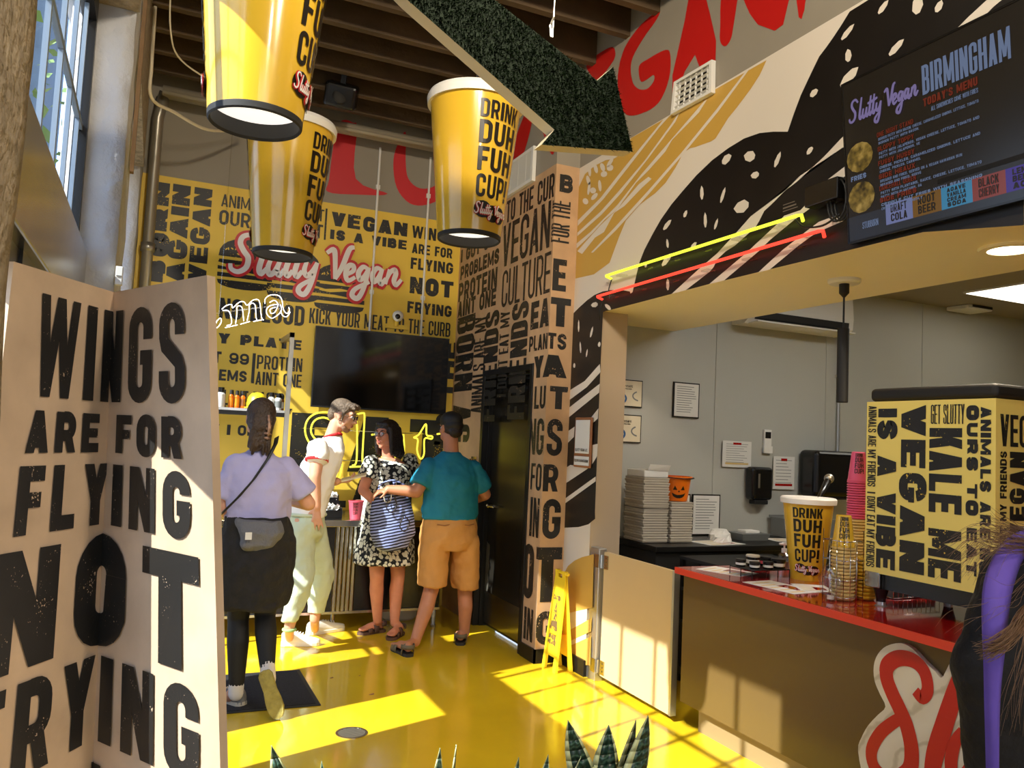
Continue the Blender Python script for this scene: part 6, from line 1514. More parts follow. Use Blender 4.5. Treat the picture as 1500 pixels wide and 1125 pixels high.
def hand(mb, w, d, n, side=1, curl=.35, spread=.05, thumb=.7, L=1.0):
    """palm, four fingers of their own lengths and a thumb; w wrist, d towards the fingertips, n out of the palm"""
    w, d, n = Vector(w), Vector(d).normalized(), Vector(n); n = (n-d*n.dot(d)).normalized(); s = d.cross(n)*side
    for q in (-1.2, -.4, .4, 1.2): mb.cap(w+s*.010*q, w+d*.080*L+s*.019*q*.9, .015*L, .0125*L)
    for q, ln in ((-1.5,.82),(-.5,1.0),(.5,.95),(1.5,.75)):
        p = w+d*.082*L+s*.0185*q*L; a = 0
        for seg, r0, r1 in ((.040,.0095,.009),(.027,.009,.0082),(.021,.0082,.007)):
            a += curl; dd = (d*math.cos(a)+n*math.sin(a)+s*spread*q).normalized(); e = p+dd*seg*ln*L; mb.cap(p, e, r0*L, r1*L, 10); p = e
    p = w+d*.022*L-s*.026*L; dd = (d*.62-s*thumb+n*.25).normalized(); e = p+dd*.042*L; mb.cap(w+d*.012-s*.012, p, .014*L, .013*L); mb.cap(p, e, .0125*L, .0105*L); dd = (d*.9-s*.25+n*.35).normalized(); mb.cap(e, e+dd*.030*L, .0105*L, .008*L)
def glasses(parent, T, k, lens, fr):
    g = MB()
    for s in (-1, 1):
        g.tube([T(s*.031+.023*math.cos(a*PI/8), .097, .011+.019*math.sin(a*PI/8)) for a in range(17)], .0022, 6)
        g.tube([T(s*.053,.096,.016), T(s*.076,.05,.017), T(s*.080,-.01,.012)], .002, 6)
    g.tube([T(-.008,.099,.016), T(.008,.099,.016)], .002, 6)
    o = g.build('spectacles', fr, parent, smooth=True)
    for s in (-1, 1): MB().poly([T(s*.031+.0215*math.cos(a*PI/8), .0965, .011+.0175*math.sin(a*PI/8)) for a in range(16)]).build('lens', lens, o)
def shoe(parent, heel, toe, up, w=.043, nm='shoe', mu=None, ms=None, h=.075, parts=True):
    """closed trainer from heel to toe on a sole"""
    heel, toe, up = Vector(heel), Vector(toe), Vector(up).normalized(); ax = toe-heel; L = ax.length; ax.normalize(); up = (up-ax*up.dot(ax)).normalized(); sd = ax.cross(up)
    P_ = lambda x, y, z: heel+ax*x*L+sd*y+up*z
    def outline(k, z, g=1.0):
        pr = [(0.0,0),(.02,.6),(.10,.86),(.25,.84),(.42,.80),(.60,.96),(.78,1.0),(.90,.82),(.97,.5),(1.0,0)]
        return [P_(x, y*w*g, z) for x, y in pr]+[P_(x, -y*w*g, z) for x, y in pr[-2:0:-1]]
    so = MB().loft([outline(0,0,.94), outline(0,.006,1.04), outline(0,.024,1.05), outline(0,.030,.98)])
    o = MB()
    rows = [(.028,1.0,0,1),(.05,.96,0,.98)]
    u = MB(); n = 16; rings = []
    for x, hw, hz in ((.01,.45,h*.9),(.06,.78,h*1.05),(.18,.86,h*1.1),(.32,.82,h*1.08),(.45,.80,h*.98),(.60,.90,h*.74),(.75,.95,h*.58),(.88,.82,h*.46),(.96,.5,h*.36),(.995,.12,h*.28)):
        rings.append([P_(x, hw*w*math.cos(a), .02+max(0,math.sin(a))*hz*(1 if math.sin(a) > 0 else 0)-(.004 if math.sin(a) < 0 else 0)) for a in [2*PI*i/n for i in range(n)]])
    u.loft(rings); up_ = u.build(nm, mu, parent, smooth=True)
    so.build('sole', ms, up_, smooth=False)
    la = MB()
    for i in range(5):
        x = .40+i*.07; hz = .02+h*(1.02-.95*(x-.40))
        la.tube([P_(x-.01, -w*.42, hz*.93), P_(x+.015, 0, hz*1.04), P_(x-.01, w*.42, hz*.93)], .0028, 6)
    la.build('laces', m_paper if mu is m_shoewhite else m_shoewhite, up_, smooth=True)
    return up_
def bare_foot(mb, heel, toe, ankle, w=.036):
    heel, toe, ankle = Vector(heel), Vector(toe), Vector(ankle); ax = (toe-heel); L = ax.length; ax.normalize(); up = Vector((0,0,1)); sd = ax.cross(up).normalized()
    mb.ell(heel+ax*.03+up*.035, (.030,.030,.032)); mb.cap(ankle, heel+ax*.05+up*.045, .034, .034); mb.cap(heel+ax*.05+up*.045, heel+ax*L*.62+up*.032, .033, .028)
    for q in (-1, 0, 1): mb.cap(heel+ax*L*.3+sd*.010*q+up*.03, heel+ax*L*.72+sd*w*.62*q+up*.026, .022, .017)
    for i, (q, ln) in enumerate(((-1.0,.93),(-.5,.98),(0,.97),(.5,.94),(1.0,.88))):
        r = .012 if i else .0145
        mb.cap(heel+ax*L*.70+sd*w*.72*q+up*.026, heel+ax*L*ln+sd*w*.82*q+up*.02, r, r*.85, 10)
def sandal(parent, heel, toe, nm, m_, ms, w=.046, straps=((.12,.07),(.42,.062),(.68,.05))):
    heel, toe = Vector(heel), Vector(toe); ax = toe-heel; L = ax.length; ax.normalize(); up = Vector((0,0,1)); sd = ax.cross(up).normalized()
    P_ = lambda x, y, z: heel+ax*x*L+sd*y+up*z
    pr = [(-.04,0),(-.02,.6),(.10,.88),(.42,.84),(.70,1.02),(.88,.95),(1.0,.55),(1.04,0)]
    def ol(z, g): return [P_(x, y*w*g, z) for x, y in pr]+[P_(x, -y*w*g, z) for x, y in pr[-2:0:-1]]
    o = MB().loft([ol(0,.96), ol(.008,1.0), ol(.022,1.0)]).build(nm, ms, parent)
    for x, z in straps:
        s = MB(); k = .055/L*.5 if x > .2 else .03
        A = [(-1.02,.012),(-.92,z*.72),(-.5,z),(0,z*1.06),(.5,z),(.92,z*.72),(1.02,.012)]
        s.loft([[P_(x-k*.8, y*w, q) for y, q in A], [P_(x+k*.8, y*w, q*.97) for y, q in A]], 0, False, False)
        so = s.build('strap', m_, o, smooth=True); sol = so.modifiers.new('t', 'SOLIDIFY'); sol.thickness = .005; sol.offset = 1
    # heel strap
    s = MB(); B = [(.20,1.0),(.06,.92),(-.03,.5),(-.045,0),(-.03,-.5),(.06,-.92),(.20,-1.0)]
    s.loft([[P_(x, y*w, .055) for x, y in B], [P_(x, y*w*.96, .085) for x, y in B]], 0, False, False)
    so = s.build('heel_strap', m_, o, smooth=True); sol = so.modifiers.new('t', 'SOLIDIFY'); sol.thickness = .005
    return o
fold = lambda amp, n, ph=0: (lambda k, a: amp*math.sin(n*a+ph+k*.5))

# ---- A: woman in lavender walking away
pa = thing('person', 'person in a lavender tee walking away, dark sweater tied round the waist', 'person', (.66,4.95,0))
A = {'neck': (0.606,4.95,1.494),'head': (0.597,4.97,1.659),'rs': (0.747,4.95,1.382),'re': (0.909,4.97,1.16),'rw': (0.827,5.17,1.158),'ls': (0.472,4.95,1.378),'le': (0.419,4.97,1.131),'lw': (0.495,5.17,1.047),'ch': (0.616,4.95,1.35),'wa': (0.612,4.95,1.111),'pe': (0.623,4.95,0.952),'rh': (0.708,4.95,0.892),'rk': (0.7,4.99,0.507),'ra': (0.708,4.82,0.229),'lh': (0.55,4.95,0.893),'lk': (0.552,5.0,0.492),'la': (0.56,4.93,0.11),'lheel': (0.608,4.927,0.0),'rtoe': (0.763,4.649,0.0)}
A = {k: Vector(v) for k, v in A.items()}
b = MB()
T = head(b, A['head'], Rz(.05))
b.cap(A['head']+V(0,-.02,-.06), A['neck']+V(0,0,-.04), .052, .058)
b.oval([(A['neck']+V(0,0,-.02),.06,.05,0),(A['rs'].lerp(A['ls'],.5)+V(0,0,-.01),.15,.08,0),(A['ch']+V(0,0,-.03),.16,.105,0),(A['wa'],.13,.095,0),(A['pe'],.165,.115,0),(A['pe']+V(0,0,-.09),.16,.11,0)])
limb(b, [A['rs']+V(0,0,-.02),A['re'],A['rw']], [.048,.043,.029]); limb(b, [A['ls']+V(0,0,-.02),A['le'],A['lw']], [.048,.043,.029])
hand(b, A['rw'], V(-.9,.35,.1), V(-.2,.2,1), -1, .4); hand(b, A['lw'], V(.9,.3,.1), V(.2,.2,1), 1, .4)
limb(b, [A['rh'],A['rk'],A['ra']], [.085,.055,.036]); limb(b, [A['lh'],A['lk'],A['la']], [.085,.055,.036])
calf = lambda k, a: k.lerp(a,.33)+V(0,-.02,0)
b.cap(A['lk'],calf(A['lk'],A['la']),.05,.056); b.cap(calf(A['lk'],A['la']),A['la'],.056,.036); b.cap(A['rk'],calf(A['rk'],A['ra']),.05,.056); b.cap(calf(A['rk'],A['ra']),A['ra'],.056,.036)
rfd = (A['rtoe']+V(0,.04,0)-A['ra']).normalized(); b.cap(A['ra'], A['ra']+rfd*.10, .034, .03); b.cap(A['la'], A['lheel']+V(-.08,.05,.05), .034,.03)
bo = blob('body', b, m_skin, pa)
# tee
t = MB()
sh = A['rs'].lerp(A['ls'],.5)
t.oval([(A['wa']+V(0,0,-.06),.185,.14,0),(A['wa']+V(0,0,.02),.18,.138,0),(A['wa']+V(0,0,.12),.185,.135,0),(A['ch'],.195,.125,0),(sh+V(0,0,-.01),.185,.105,0),(sh+V(0,0,.045),.145,.085,0),(A['neck']+V(0,0,-.045),.085,.068,0),(A['neck']+V(0,0,-.025),.062,.058,0)], 40, 0, True, lambda k, a: (.035*math.sin(5*a+1)+.02*math.sin(9*a+k)) if k < 3 else 0)
for s, e in (('rs','re'),('ls','le')):
    d = (A[e]-A[s]); m1 = A[s]+d*.78; out = V(.02 if s == 'rs' else -.02,0,.0)
    ax = d.normalized(); q = ax.orthogonal().normalized(); r_ = ax.cross(q)
    t.cap(A[s]+V(0,0,-.008), A[s]+d*.3, .068, .074)
    t.loft([[A[s]+d*f+out*f+(q*math.cos(i*PI/10)+r_*math.sin(i*PI/10))*r for i in range(20)] for f, r in ((-.02,.058),(.3,.072),(.72,.076),(.735,.068))])
blob('tee_shirt', t, m_lav, pa, .008, 4)
# leggings
l = MB()
for h_, k_, a_ in (('rh','rk','ra'),('lh','lk','la')):
    l.cap(A[h_],A[k_],.093,.063); l.cap(A[k_],calf(A[k_],A[a_]),.060,.063); l.cap(calf(A[k_],A[a_]),A[a_]+V(0,0,.03),.063,.044)
blob('leggings', l, m_legging, pa, .008, 3)
# sweater tied round the waist
sw = MB(); hips = A['pe']
z0 = 0.566
sw.oval([(V(A['wa'].x,4.94,A['wa'].z-.02),.178,.142,0),(V(hips.x-.0,4.94,hips.z),.208,.165,0),(V(hips.x,4.93,hips.z-.14),.212,.17,0),(V(hips.x,4.93,hips.z-.27),.208,.17,0),(V(hips.x-.005,4.93,z0+.02),.198,.165,0),(V(hips.x-.005,4.93,z0),.185,.15,0)], 44, 0, True, lambda k, a: .05*math.sin(4*a+.8)*(k > 0)+.02*math.sin(9*a+k))
blob('tied_sweater', sw, m_fleece, pa, .009, 3)
ln = MB(); yb = 4.94-.178
ln.oval([(V(A['wa'].x+.0,yb+.07,A['wa'].z-.03),.125,.085,0),(V(A['wa'].x+.01,yb+.035,A['wa'].z-.10),.125,.070,0),(V(A['wa'].x+.0,yb+.03,A['wa'].z-.17),.10,.058,0),(V(A['wa'].x-.02,yb+.05,A['wa'].z-.20),.06,.04,0)], 30, 0, True, fold(.05,5))
lo_ = blob('grey_lining', ln, m_greyknit, pa, .008, 3)
MB().box(A['wa'].x-.085,yb-.052,A['wa'].z-.13,A['wa'].x-.05,yb-.046,A['wa'].z-.09).build('care_tag', m_paper, lo_)
# cross-body strap
ps = [Vector(p) for p in [(0.685,4.9,1.555),(0.671,4.835,1.516),(0.63,4.8,1.429),(0.562,4.795,1.311),(0.488,4.8,1.209),(0.433,4.83,1.14),(0.404,4.93,1.088)]]
st = MB(); st.loft([[p+V(-.012,-.004,-.008) for p in ps],[p+V(.012,-.004,.008) for p in ps]], 0, False, False); so = st.build('bag_strap', m_cable, pa, smooth=True); sol = so.modifiers.new('t','SOLIDIFY'); sol.thickness = .006
# hair
hb = MB(); hc = A['head']; R0 = Rz(.05)
hb.ell(hc+V(0,-.022,.035), (.086,.100,.092)).ell(hc+V(0,-.06,-.01), (.078,.062,.078)); hb.cap(hc+V(-.055,-.03,-.02), hc+V(-.04,-.06,-.075), .030,.022); hb.cap(hc+V(.06,-.02,.0), hc+V(.05,-.05,-.05), .028,.02)
for i in range(9):
    a = -.9+i*.22; hb.cap(hc+V(.05*math.sin(a),-.105,-.03), hc+V(.075*math.sin(a)-.01+.01*math.sin(i*3),-.105-.015*(i % 2),-.165-.02*((i*7) % 3)), .026,.010)
    hb.cap(hc+V(.05*math.sin(a),-.10,-.0), hc+V(.05*math.sin(a),-.112,-.05), .026,.026)
blob('hair', hb, m_hair, pa, .006, 2, .4)
cl = MB()
for i in range(5): cl.tube([hc+V(.012+.012*math.cos(i),-.112,.0-.028*i), hc+V(.030,-.145,-.008-.026*i), hc+V(.042+.008*(i % 2),-.128,-.02-.024*i)], [.006,.008,.004], 8)
cl.tube([hc+V(.026,-.14,.02), hc+V(.034,-.148,-.05), hc+V(.028,-.138,-.12)], [.006,.010,.005], 8)
cl.build('hair_clip', m_tort, pa, smooth=True)
shoe(pa, A['lheel']+V(0,-.0,0), A['lheel']+V(-.155,.20,0), V(0,0,1), .044, 'trainer', m_shoegrey, m_sole)
rt = A['rtoe']+V(0,-.01,.012); rheel = Vector((0.684,4.72,0.236))
hv = (rheel-rt); hd = hv.normalized(); heel2 = rt+hd*.275
shoe(pa, heel2, rt, V(.1,.97,.15), .044, 'trainer', m_shoegrey, m_solegold)
for k_ in ('la','ra'): MB().cap(A[k_]+V(0,0,.035), A[k_]+V(0,0,-.01)+(rfd*.04 if k_ == 'ra' else V(0,0,-.02)), .042,.042).build('sock', m_sock, pa, smooth=True)

# ---- B: man in a white tee leaning over the counter
pb_ = thing('person', 'person in a white tee with red cuffs and pale trousers leaning over the counter', 'person', (1.1,6.05,0))
Bj = {'neck': (1.255,6.05,1.573),'head': (1.316,6.02,1.724),'rs': (1.122,5.9,1.475),'re': (1.101,5.85,1.276),'rw': (1.131,5.86,1.057),'ls': (1.285,6.22,1.498),'le': (1.293,6.25,1.215),'lw': (1.322,6.12,1.229),'ch': (1.19,6.05,1.408),'wa': (1.103,6.05,1.114),'pe': (1.083,6.05,0.969),'rh': (1.045,5.98,0.913),'rk': (1.074,5.93,0.555),'ra': (1.006,5.93,0.208),'lh': (1.151,6.13,0.906),'lk': (1.253,6.15,0.548),'la': (1.224,6.15,0.207),'h1': (1.002,6.233,0.0),'t1': (1.285,6.186,0.0),'h2': (1.238,6.495,0.0),'t2': (1.563,6.629,0.0)}
Bj = {k: Vector(v) for k, v in Bj.items()}
Rb = Rz(-2.1, -.30, .0)
b = MB(); T = head(b, Bj['head'], Rb)
b.cap(Bj['head']+Rb @ V(0,-.03,-.06), Bj['neck'].lerp(Bj['ch'],.2), .052,.058)
sp = lambda f: Bj['pe'].lerp(Bj['ch'], f)
yw = -1.2
b.oval([(Bj['neck'].lerp(Bj['ch'],.45),.085,.065,yw),(Bj['ch'],.155,.105,yw),(sp(.55),.15,.10,yw),(Bj['wa'],.14,.095,yw),(Bj['pe'],.16,.11,yw),(Bj['pe']+V(-.01,0,-.09),.15,.11,yw)])
limb(b, [Bj['rs'],Bj['re'],Bj['rw']], [.056,.045,.031]); limb(b, [Bj['ls'],Bj['le'],Bj['lw']], [.055,.042,.030])
hand(b, Bj['rw'], V(.05,-.02,-1), V(.3,.9,0), 1, .12, .16); hand(b, Bj['lw'], V(.85,-.35,.05), V(0,.1,1), 1, .55)
limb(b, [Bj['rh'],Bj['rk'],Bj['ra']], [.085,.055,.038]); limb(b, [Bj['lh'],Bj['lk'],Bj['la']], [.085,.055,.038])
b.cap(Bj['ra'], Bj['h1']+V(.06,0,.05), .036,.034); b.cap(Bj['la'], Bj['h2']+V(.06,0,.05), .036,.034)
bo = blob('body', b, m_skin, pb_)
face(pb_, T, Rb, 1.0, m_hairgr)
hb = MB(); H = lambda x, y, z: T(x, y, z)
hb.ell(H(0,-.024,.046), (.080,.096,.080), Rb, 18).ell(H(0,-.075,.0), (.066,.045,.07), Rb, 16)
for i in range(10):
    a = -1.1+i*.24; hb.cap(H(.06*math.sin(a),.035,.095), H(.072*math.sin(a),.072+.01*(i % 2),.078+.012*(i % 3)), .022,.012)
for s in (-1,1): hb.cap(H(s*.072,.02,.03), H(s*.074,.022,-.03), .012,.008)
blob('hair', hb, m_hairgr, pb_, .006, 2, .4)
bd = MB(); bd.ell(H(0,.058,-.088), (.030,.030,.026), Rb, 14)
for s in (-1,1): bd.cap(H(s*.058,.012,-.045), H(s*.045,.050,-.078), .016,.020); bd.cap(H(s*.045,.050,-.078), H(0,.064,-.094), .020,.020)
bd.cap(H(-.022,.0895,-.038), H(.022,.0895,-.038), .0055)
blob('stubble', bd, mat('stubble', srgb(156,118,94), .8, noise=.3, nscale=120), pb_, .006, 3)
glasses(pb_, T, 1, m_glassdark, m_steel)
t = MB()
t.oval([(Bj['pe']+V(.0,0,.015),.178,.135,yw),(Bj['wa'],.168,.13,yw),(sp(.5),.172,.132,yw),(sp(.85),.18,.13,yw),(Bj['ch']+V(.03,0,.05),.165,.115,yw),(Bj['neck'].lerp(Bj['ch'],.30),.115,.09,yw),(Bj['neck'].lerp(Bj['ch'],.02),.068,.064,yw)], 40, 0, True, lambda k, a: .03*math.sin(6*a+k) if k < 3 else 0)
def sleeve(mb, s, e, f1, r0=.074, r1=.078):
    d = e-s; ax = d.normalized(); q = ax.orthogonal().normalized(); r_ = ax.cross(q)
    mb.cap(s, s+d*.25, r0, r0+.004); mb.loft([[s+d*f+(q*math.cos(i*PI/10)+r_*math.sin(i*PI/10))*r for i in range(20)] for f, r in ((-.02,r0*.9),(.25,r0+.006),(f1-.02,r1),(f1,r1-.008))])
    return [[s+d*f+(q*math.cos(i*PI/10)+r_*math.sin(i*PI/10))*r for i in range(20)] for f, r in ((f1-.10,r1+.003),(f1-.09,r1+.006),(f1,r1+.006),(f1+.01,r1-.012))]
c1 = sleeve(t, Bj['rs'], Bj['re'], .46); c2 = sleeve(t, Bj['ls'], Bj['le'], .5)
to = blob('tee_shirt', t, m_wshirt, pb_, .008, 4)
MB().loft(c1).build('red_cuff', m_redtrim, to, smooth=True); MB().loft(c2).build('red_cuff', m_redtrim, to, smooth=True)
nr = Bj['neck'].lerp(Bj['ch'],.03); MB().tube([nr+Rz(yw) @ V(.066*math.cos(a*PI/10), .062*math.sin(a*PI/10), .02*math.sin(a*PI/10+1.2)) for a in range(21)], .009, 8).build('red_collar', m_redtrim, to, smooth=True)
em = MB()
pf = [Vector(p) for p in [(1.231,5.96,1.503),(1.24,5.96,1.523),(1.258,5.98,1.463),(1.228,5.95,1.443),(1.21,5.93,1.428)]]
q = MB()
kt_ = lambda f: f
tr_ = MB()
tr_.oval([(Bj['pe']+V(0,0,.02),.172,.128,yw),(Bj['pe']+V(-.005,0,-.04),.182,.14,yw),(Bj['pe']+V(-.01,0,-.12),.175,.14,yw),(Bj['pe']+V(-.01,0,-.17),.12,.11,yw)], 32)
for h_, k_, a_ in (('rh','rk','ra'),('lh','lk','la')):
    d = (Bj[a_]-Bj[k_]).normalized()
    tr_.cap(Bj[h_]+V(0,0,-.03), Bj[k_], .108,.092)
    k0, a0 = Bj[k_], Bj[a_]+V(0,0,.045); rr_ = []
    for f, r in ((-.08,.085),(.1,.092),(.35,.088),(.6,.078),(.85,.068),(1.0,.064),(1.01,.055)):
        c = k0.lerp(a0, f); rr_.append([c+V(r*math.cos(i*PI/12)*(1+.05*math.sin(5*i*PI/12+f*9)), r*1.02*math.sin(i*PI/12), 0) for i in range(24)])
    tr_.loft(rr_)
to2 = blob('trousers', tr_, m_mint, pb_, .009, 3)
MB().tube([Bj['pe']+V(0,0,.025)+Rz(yw) @ V(.178*math.cos(a*PI/14), .136*math.sin(a*PI/14), 0) for a in range(29)], .012, 8).build('waistband', m_mint, to2, smooth=True)
shoe(pb_, Bj['h1'], Bj['t1'], V(0,0,1), .045, 'trainer', m_shoewhite, m_shoewhite, .08)
shoe(pb_, Bj['h2'], Bj['t2'], V(0,0,1), .045, 'trainer', m_shoewhite, m_shoewhite, .08)
MB().tube([Bj['ra']+V(.040*math.cos(a*PI/8),.040*math.sin(a*PI/8),-.02) for a in range(17)], .012, 8).build('sock_band', mat('sock_green', srgb(150,180,120), .9), pb_, smooth=True)
hp = Bj['lw']+V(.10,-.04,.035)
ph_ = thing('folded_leaflet', 'pale folded leaflet held out in the leaning person\'s hand', 'leaflet', tuple(hp))
Mx = Matrix.Translation(hp) @ Euler((.15,-.28,-.3)).to_matrix().to_4x4()
MB().box(-.08,-.045,-.004,.11,.045,.004,0,Mx).build('leaflet_cover', m_cream2, ph_, bevel=.003); MB().box(-.078,-.042,-.010,.108,.042,-.0045,0,Mx).build('leaflet_pages', m_paper, ph_)

# ---- C: woman in a floral dress
pc = thing('person', 'person with dark bobbed hair and spectacles in a black and white floral dress', 'person', (1.82,6.35,0))
Cj = {'neck': (1.779,6.38,1.448),'head': (1.748,6.36,1.596),'rs': (1.628,6.32,1.364),'re': (1.577,6.33,1.151),'rw': (1.64,6.17,1.065),'ls': (1.973,6.42,1.392),'le': (2.008,6.38,1.172),'lw': (1.743,6.13,1.17),'ch': (1.797,6.37,1.295),'wa': (1.791,6.38,1.058),'pe': (1.801,6.4,0.892),'rk': (1.736,6.36,0.481),'ra': (1.779,6.42,0.112),'lk': (1.916,6.38,0.473),'la': (1.898,6.34,0.103),'rh': (1.725,6.38,0.84),'lh': (1.884,6.4,0.837),'h1': (1.856,6.492,0.0),'t1': (1.643,6.424,0.0),'h2': (1.971,6.372,0.0),'t2': (1.811,6.186,0.0)}
Cj = {k: Vector(v) for k, v in Cj.items()}
Rc = Rz(2.15, -.05)
b = MB(); T = head(b, Cj['head'], Rc, .97)
b.cap(Cj['head']+Rc @ V(0,-.02,-.06), Cj['neck']+V(0,0,-.05), .048,.052)
yc = -.25
b.oval([(Cj['neck']+V(0,0,-.04),.09,.06,yc),(Cj['ch']+V(0,0,.05),.155,.085,yc),(Cj['ch']+V(0,0,-.04),.15,.115,yc),(Cj['wa'],.135,.10,yc),(Cj['pe'],.165,.12,yc),(Cj['pe']+V(0,0,-.1),.16,.115,yc)])
limb(b, [Cj['rs'],Cj['re'],Cj['rw']], [.053,.042,.028]); limb(b, [Cj['ls'],Cj['le'],Cj['lw']], [.053,.041,.028])
hand(b, Cj['rw'], V(.75,-.25,-.45), V(.3,.6,.2), 1, .5); hand(b, Cj['lw'], V(-.8,-.3,-.35), V(-.3,.2,-.6), -1, .5)
limb(b, [Cj['rh'],Cj['rk'],Cj['ra']], [.085,.058,.036]); limb(b, [Cj['lh'],Cj['lk'],Cj['la']], [.085,.058,.036])
for k_, a_ in (('rk','ra'),('lk','la')): q = Cj[k_].lerp(Cj[a_],.33)+V(0,.015,0); b.cap(Cj[k_],q,.052,.058); b.cap(q,Cj[a_],.058,.036)
ex = lambda h, t: h+(t-h)*1.0
h1, t1, h2, t2 = Cj['h1']+V(0,0,.022), Cj['t1']+V(0,0,.022), Cj['h2']+V(0,0,.022), Cj['t2']+V(0,0,.022)
t1 = h1+(t1-h1).normalized()*.235; t2 = h2+(t2-h2).normalized()*.235
bare_foot(b, h1, t1, Cj['ra']); bare_foot(b, h2, t2, Cj['la'])
blob('body', b, m_skin3, pc)
face(pc, T, Rc, .97, m_hairdk)
glasses(pc, T, .97, m_clear, m_dkmetal)
hb = MB(); H = lambda x, y, z: T(x, y, z)
hb.ell(H(0,-.028,.042), (.086,.098,.088), Rc, 18).ell(H(0,-.055,-.03), (.080,.068,.095), Rc, 18)
for s in (-1,1):
    for i in range(5): hb.cap(H(s*.072,.03-.025*i,.05), H(s*(.080+.004*i),.022-.03*i,-.105-.012*i), .022,.020); hb.cap(H(s*(.080+.004*i),.022-.03*i,-.105-.012*i), H(s*(.078),.02-.028*i,-.155-.01*i), .020,.012)
for i in range(7): a = -1.2+i*.4; hb.cap(H(.07*math.sin(a),-.095,-.02), H(.085*math.sin(a),-.10,-.165), .028,.016)
hb.cap(H(-.05,.05,.085), H(.05,.05,.09), .02)
blob('hair', hb, m_hairdk, pc, .006, 3, .5)
hem = (1.797,6.38,0.573); d_ = MB()
d_.oval([((hem[0],6.38,hem[2]-.004),.21,.185,yc),((hem[0],6.38,hem[2]),.245,.215,yc),((hem[0]+.005,6.385,hem[2]+.14),.225,.19,yc),(Cj['pe']+V(0,0,0),.192,.15,yc),(Cj['wa'],.158,.12,yc),(Cj['wa']+V(0,0,.10),.168,.13,yc),(Cj['ch']+V(0,0,-.02),.180,.142,yc),(Cj['ch']+V(0,0,.06),.172,.11,yc),(Cj['neck']+V(0,0,-.075),.115,.088,yc),(Cj['neck']+V(0,0,-.06),.098,.078,yc)], 48, 0, True, lambda k, a: .055*math.sin(8*a+k*.3)*max(0,1-k/4))
for s, e in (('rs','re'),('ls','le')): sleeve(d_, Cj[s], Cj[e], .52, .068, .078)
blob('dress', d_, m_flower, pc, .008, 3)
sandal(pc, h1+V(0,0,-.022), t1+V(0,0,-.022), 'sandal', m_sandal, m_sandal, .044, ((.40,.075),(.64,.055)))
sandal(pc, h2+V(0,0,-.022), t2+V(0,0,-.022), 'sandal', m_sandal, m_sandal, .044, ((.40,.075),(.64,.055)))
# striped bag
bg_ = thing('striped_bag', 'navy and blue striped knitted bag hanging in front of the floral dress', 'bag', (1.77,6.1,0.742))
c_ = Vector((1.755,6.08,0.912))
kb = MB(); zt, zb = 1.152, 0.714
H_ = zt-zb
kb.oval([((c_.x,c_.y,zb),.06,.05,0),((c_.x,c_.y,zb+.03),.135,.085,0),((c_.x+.005,c_.y,zb+H_*.3),.178,.10,0),((c_.x,c_.y,zb+H_*.6),.175,.09,0),((c_.x-.01,c_.y,zb+H_*.85),.155,.07,0),((c_.x-.015,c_.y,zb+H_),.14,.05,0)], 36, 0, True, lambda k, a: .05*math.sin(3*a+k*1.2))
blob('knitted_body', kb, m_stripe, bg_, .007, 3)
hs_ = MB()
for dx, dy in ((-.06,-.05),(.05,-.05)): hs_.tube(spline([(c_.x-.10+dx*.3,c_.y+dy,zt-.03),(c_.x-.07+dx,c_.y+dy-.01,zt+.06),(c_.x-.02,c_.y+dy,zt+.10),(c_.x+.06+dx,c_.y+dy,zt+.04),(c_.x+.09+dx*.3,c_.y+dy,zt-.03)], 5), .007, 8)
hs_.build('handles', m_stripe, bg_, smooth=True)
dc2 = MB().tube(spline([(c_.x-.06,c_.y-.095,zt-.02),(c_.x-.08,c_.y-.105,zt-.10),(c_.x-.04,c_.y-.11,zt-.14),(c_.x+.0,c_.y-.10,zt-.09),(c_.x-.02,c_.y-.10,zt-.02)], 5), .005, 6).tube(spline([(c_.x+.06,c_.y-.10,zb+H_*.62),(c_.x+.03,c_.y-.115,zb+H_*.45),(c_.x+.07,c_.y-.115,zb+H_*.36),(c_.x+.11,c_.y-.10,zb+H_*.5),(c_.x+.07,c_.y-.105,zb+H_*.62)], 5), .005, 6)
dc2.build('drawstring', m_hairdk, bg_, smooth=True)
cord = MB().tube(spline([(c_.x-.06,c_.y-.06,zt+.06),(c_.x-.10,c_.y-.085,zt+.0),(c_.x-.09,c_.y-.10,zt-.06),(c_.x-.05,c_.y-.10,zt-.05),(c_.x-.045,c_.y-.09,zt+.03)], 5), .004, 6); cord.build('tan_cord', m_box, bg_, smooth=True)

# ---- D: man in a teal tee, back to us
pd = thing('person', 'person in a teal tee, tan shorts and dark cap with their back to us', 'person', (2.12,5.95,0))
D = {'neck': (2.16,5.95,1.52),'head': (2.153,5.97,1.668),'rs': (2.346,5.95,1.365),'re': (2.474,5.98,1.161),'rw': (2.435,6.2,1.082),'ls': (1.99,5.95,1.36),'le': (1.886,5.92,1.178),'lw': (1.689,6.0,1.184),'ch': (2.171,5.95,1.313),'wa': (2.174,5.95,1.064),'pe': (2.177,5.95,0.906),'lh': (2.064,5.95,0.838),'lk': (2.052,5.93,0.443),'la': (1.915,5.84,0.073),'rh': (2.306,5.95,0.837),'rk': (2.347,5.98,0.403),'ra': (2.359,5.98,0.076),'lheel': (1.838,5.68,0.0),'rheel': (2.31,5.898,0.0)}
D = {k: Vector(v) for k, v in D.items()}
Rd = Rz(.25, -.12)
b = MB(); T = head(b, D['head'], Rd)
b.cap(D['head']+V(0,-.01,-.06), D['neck']+V(0,0,-.05), .058,.064)
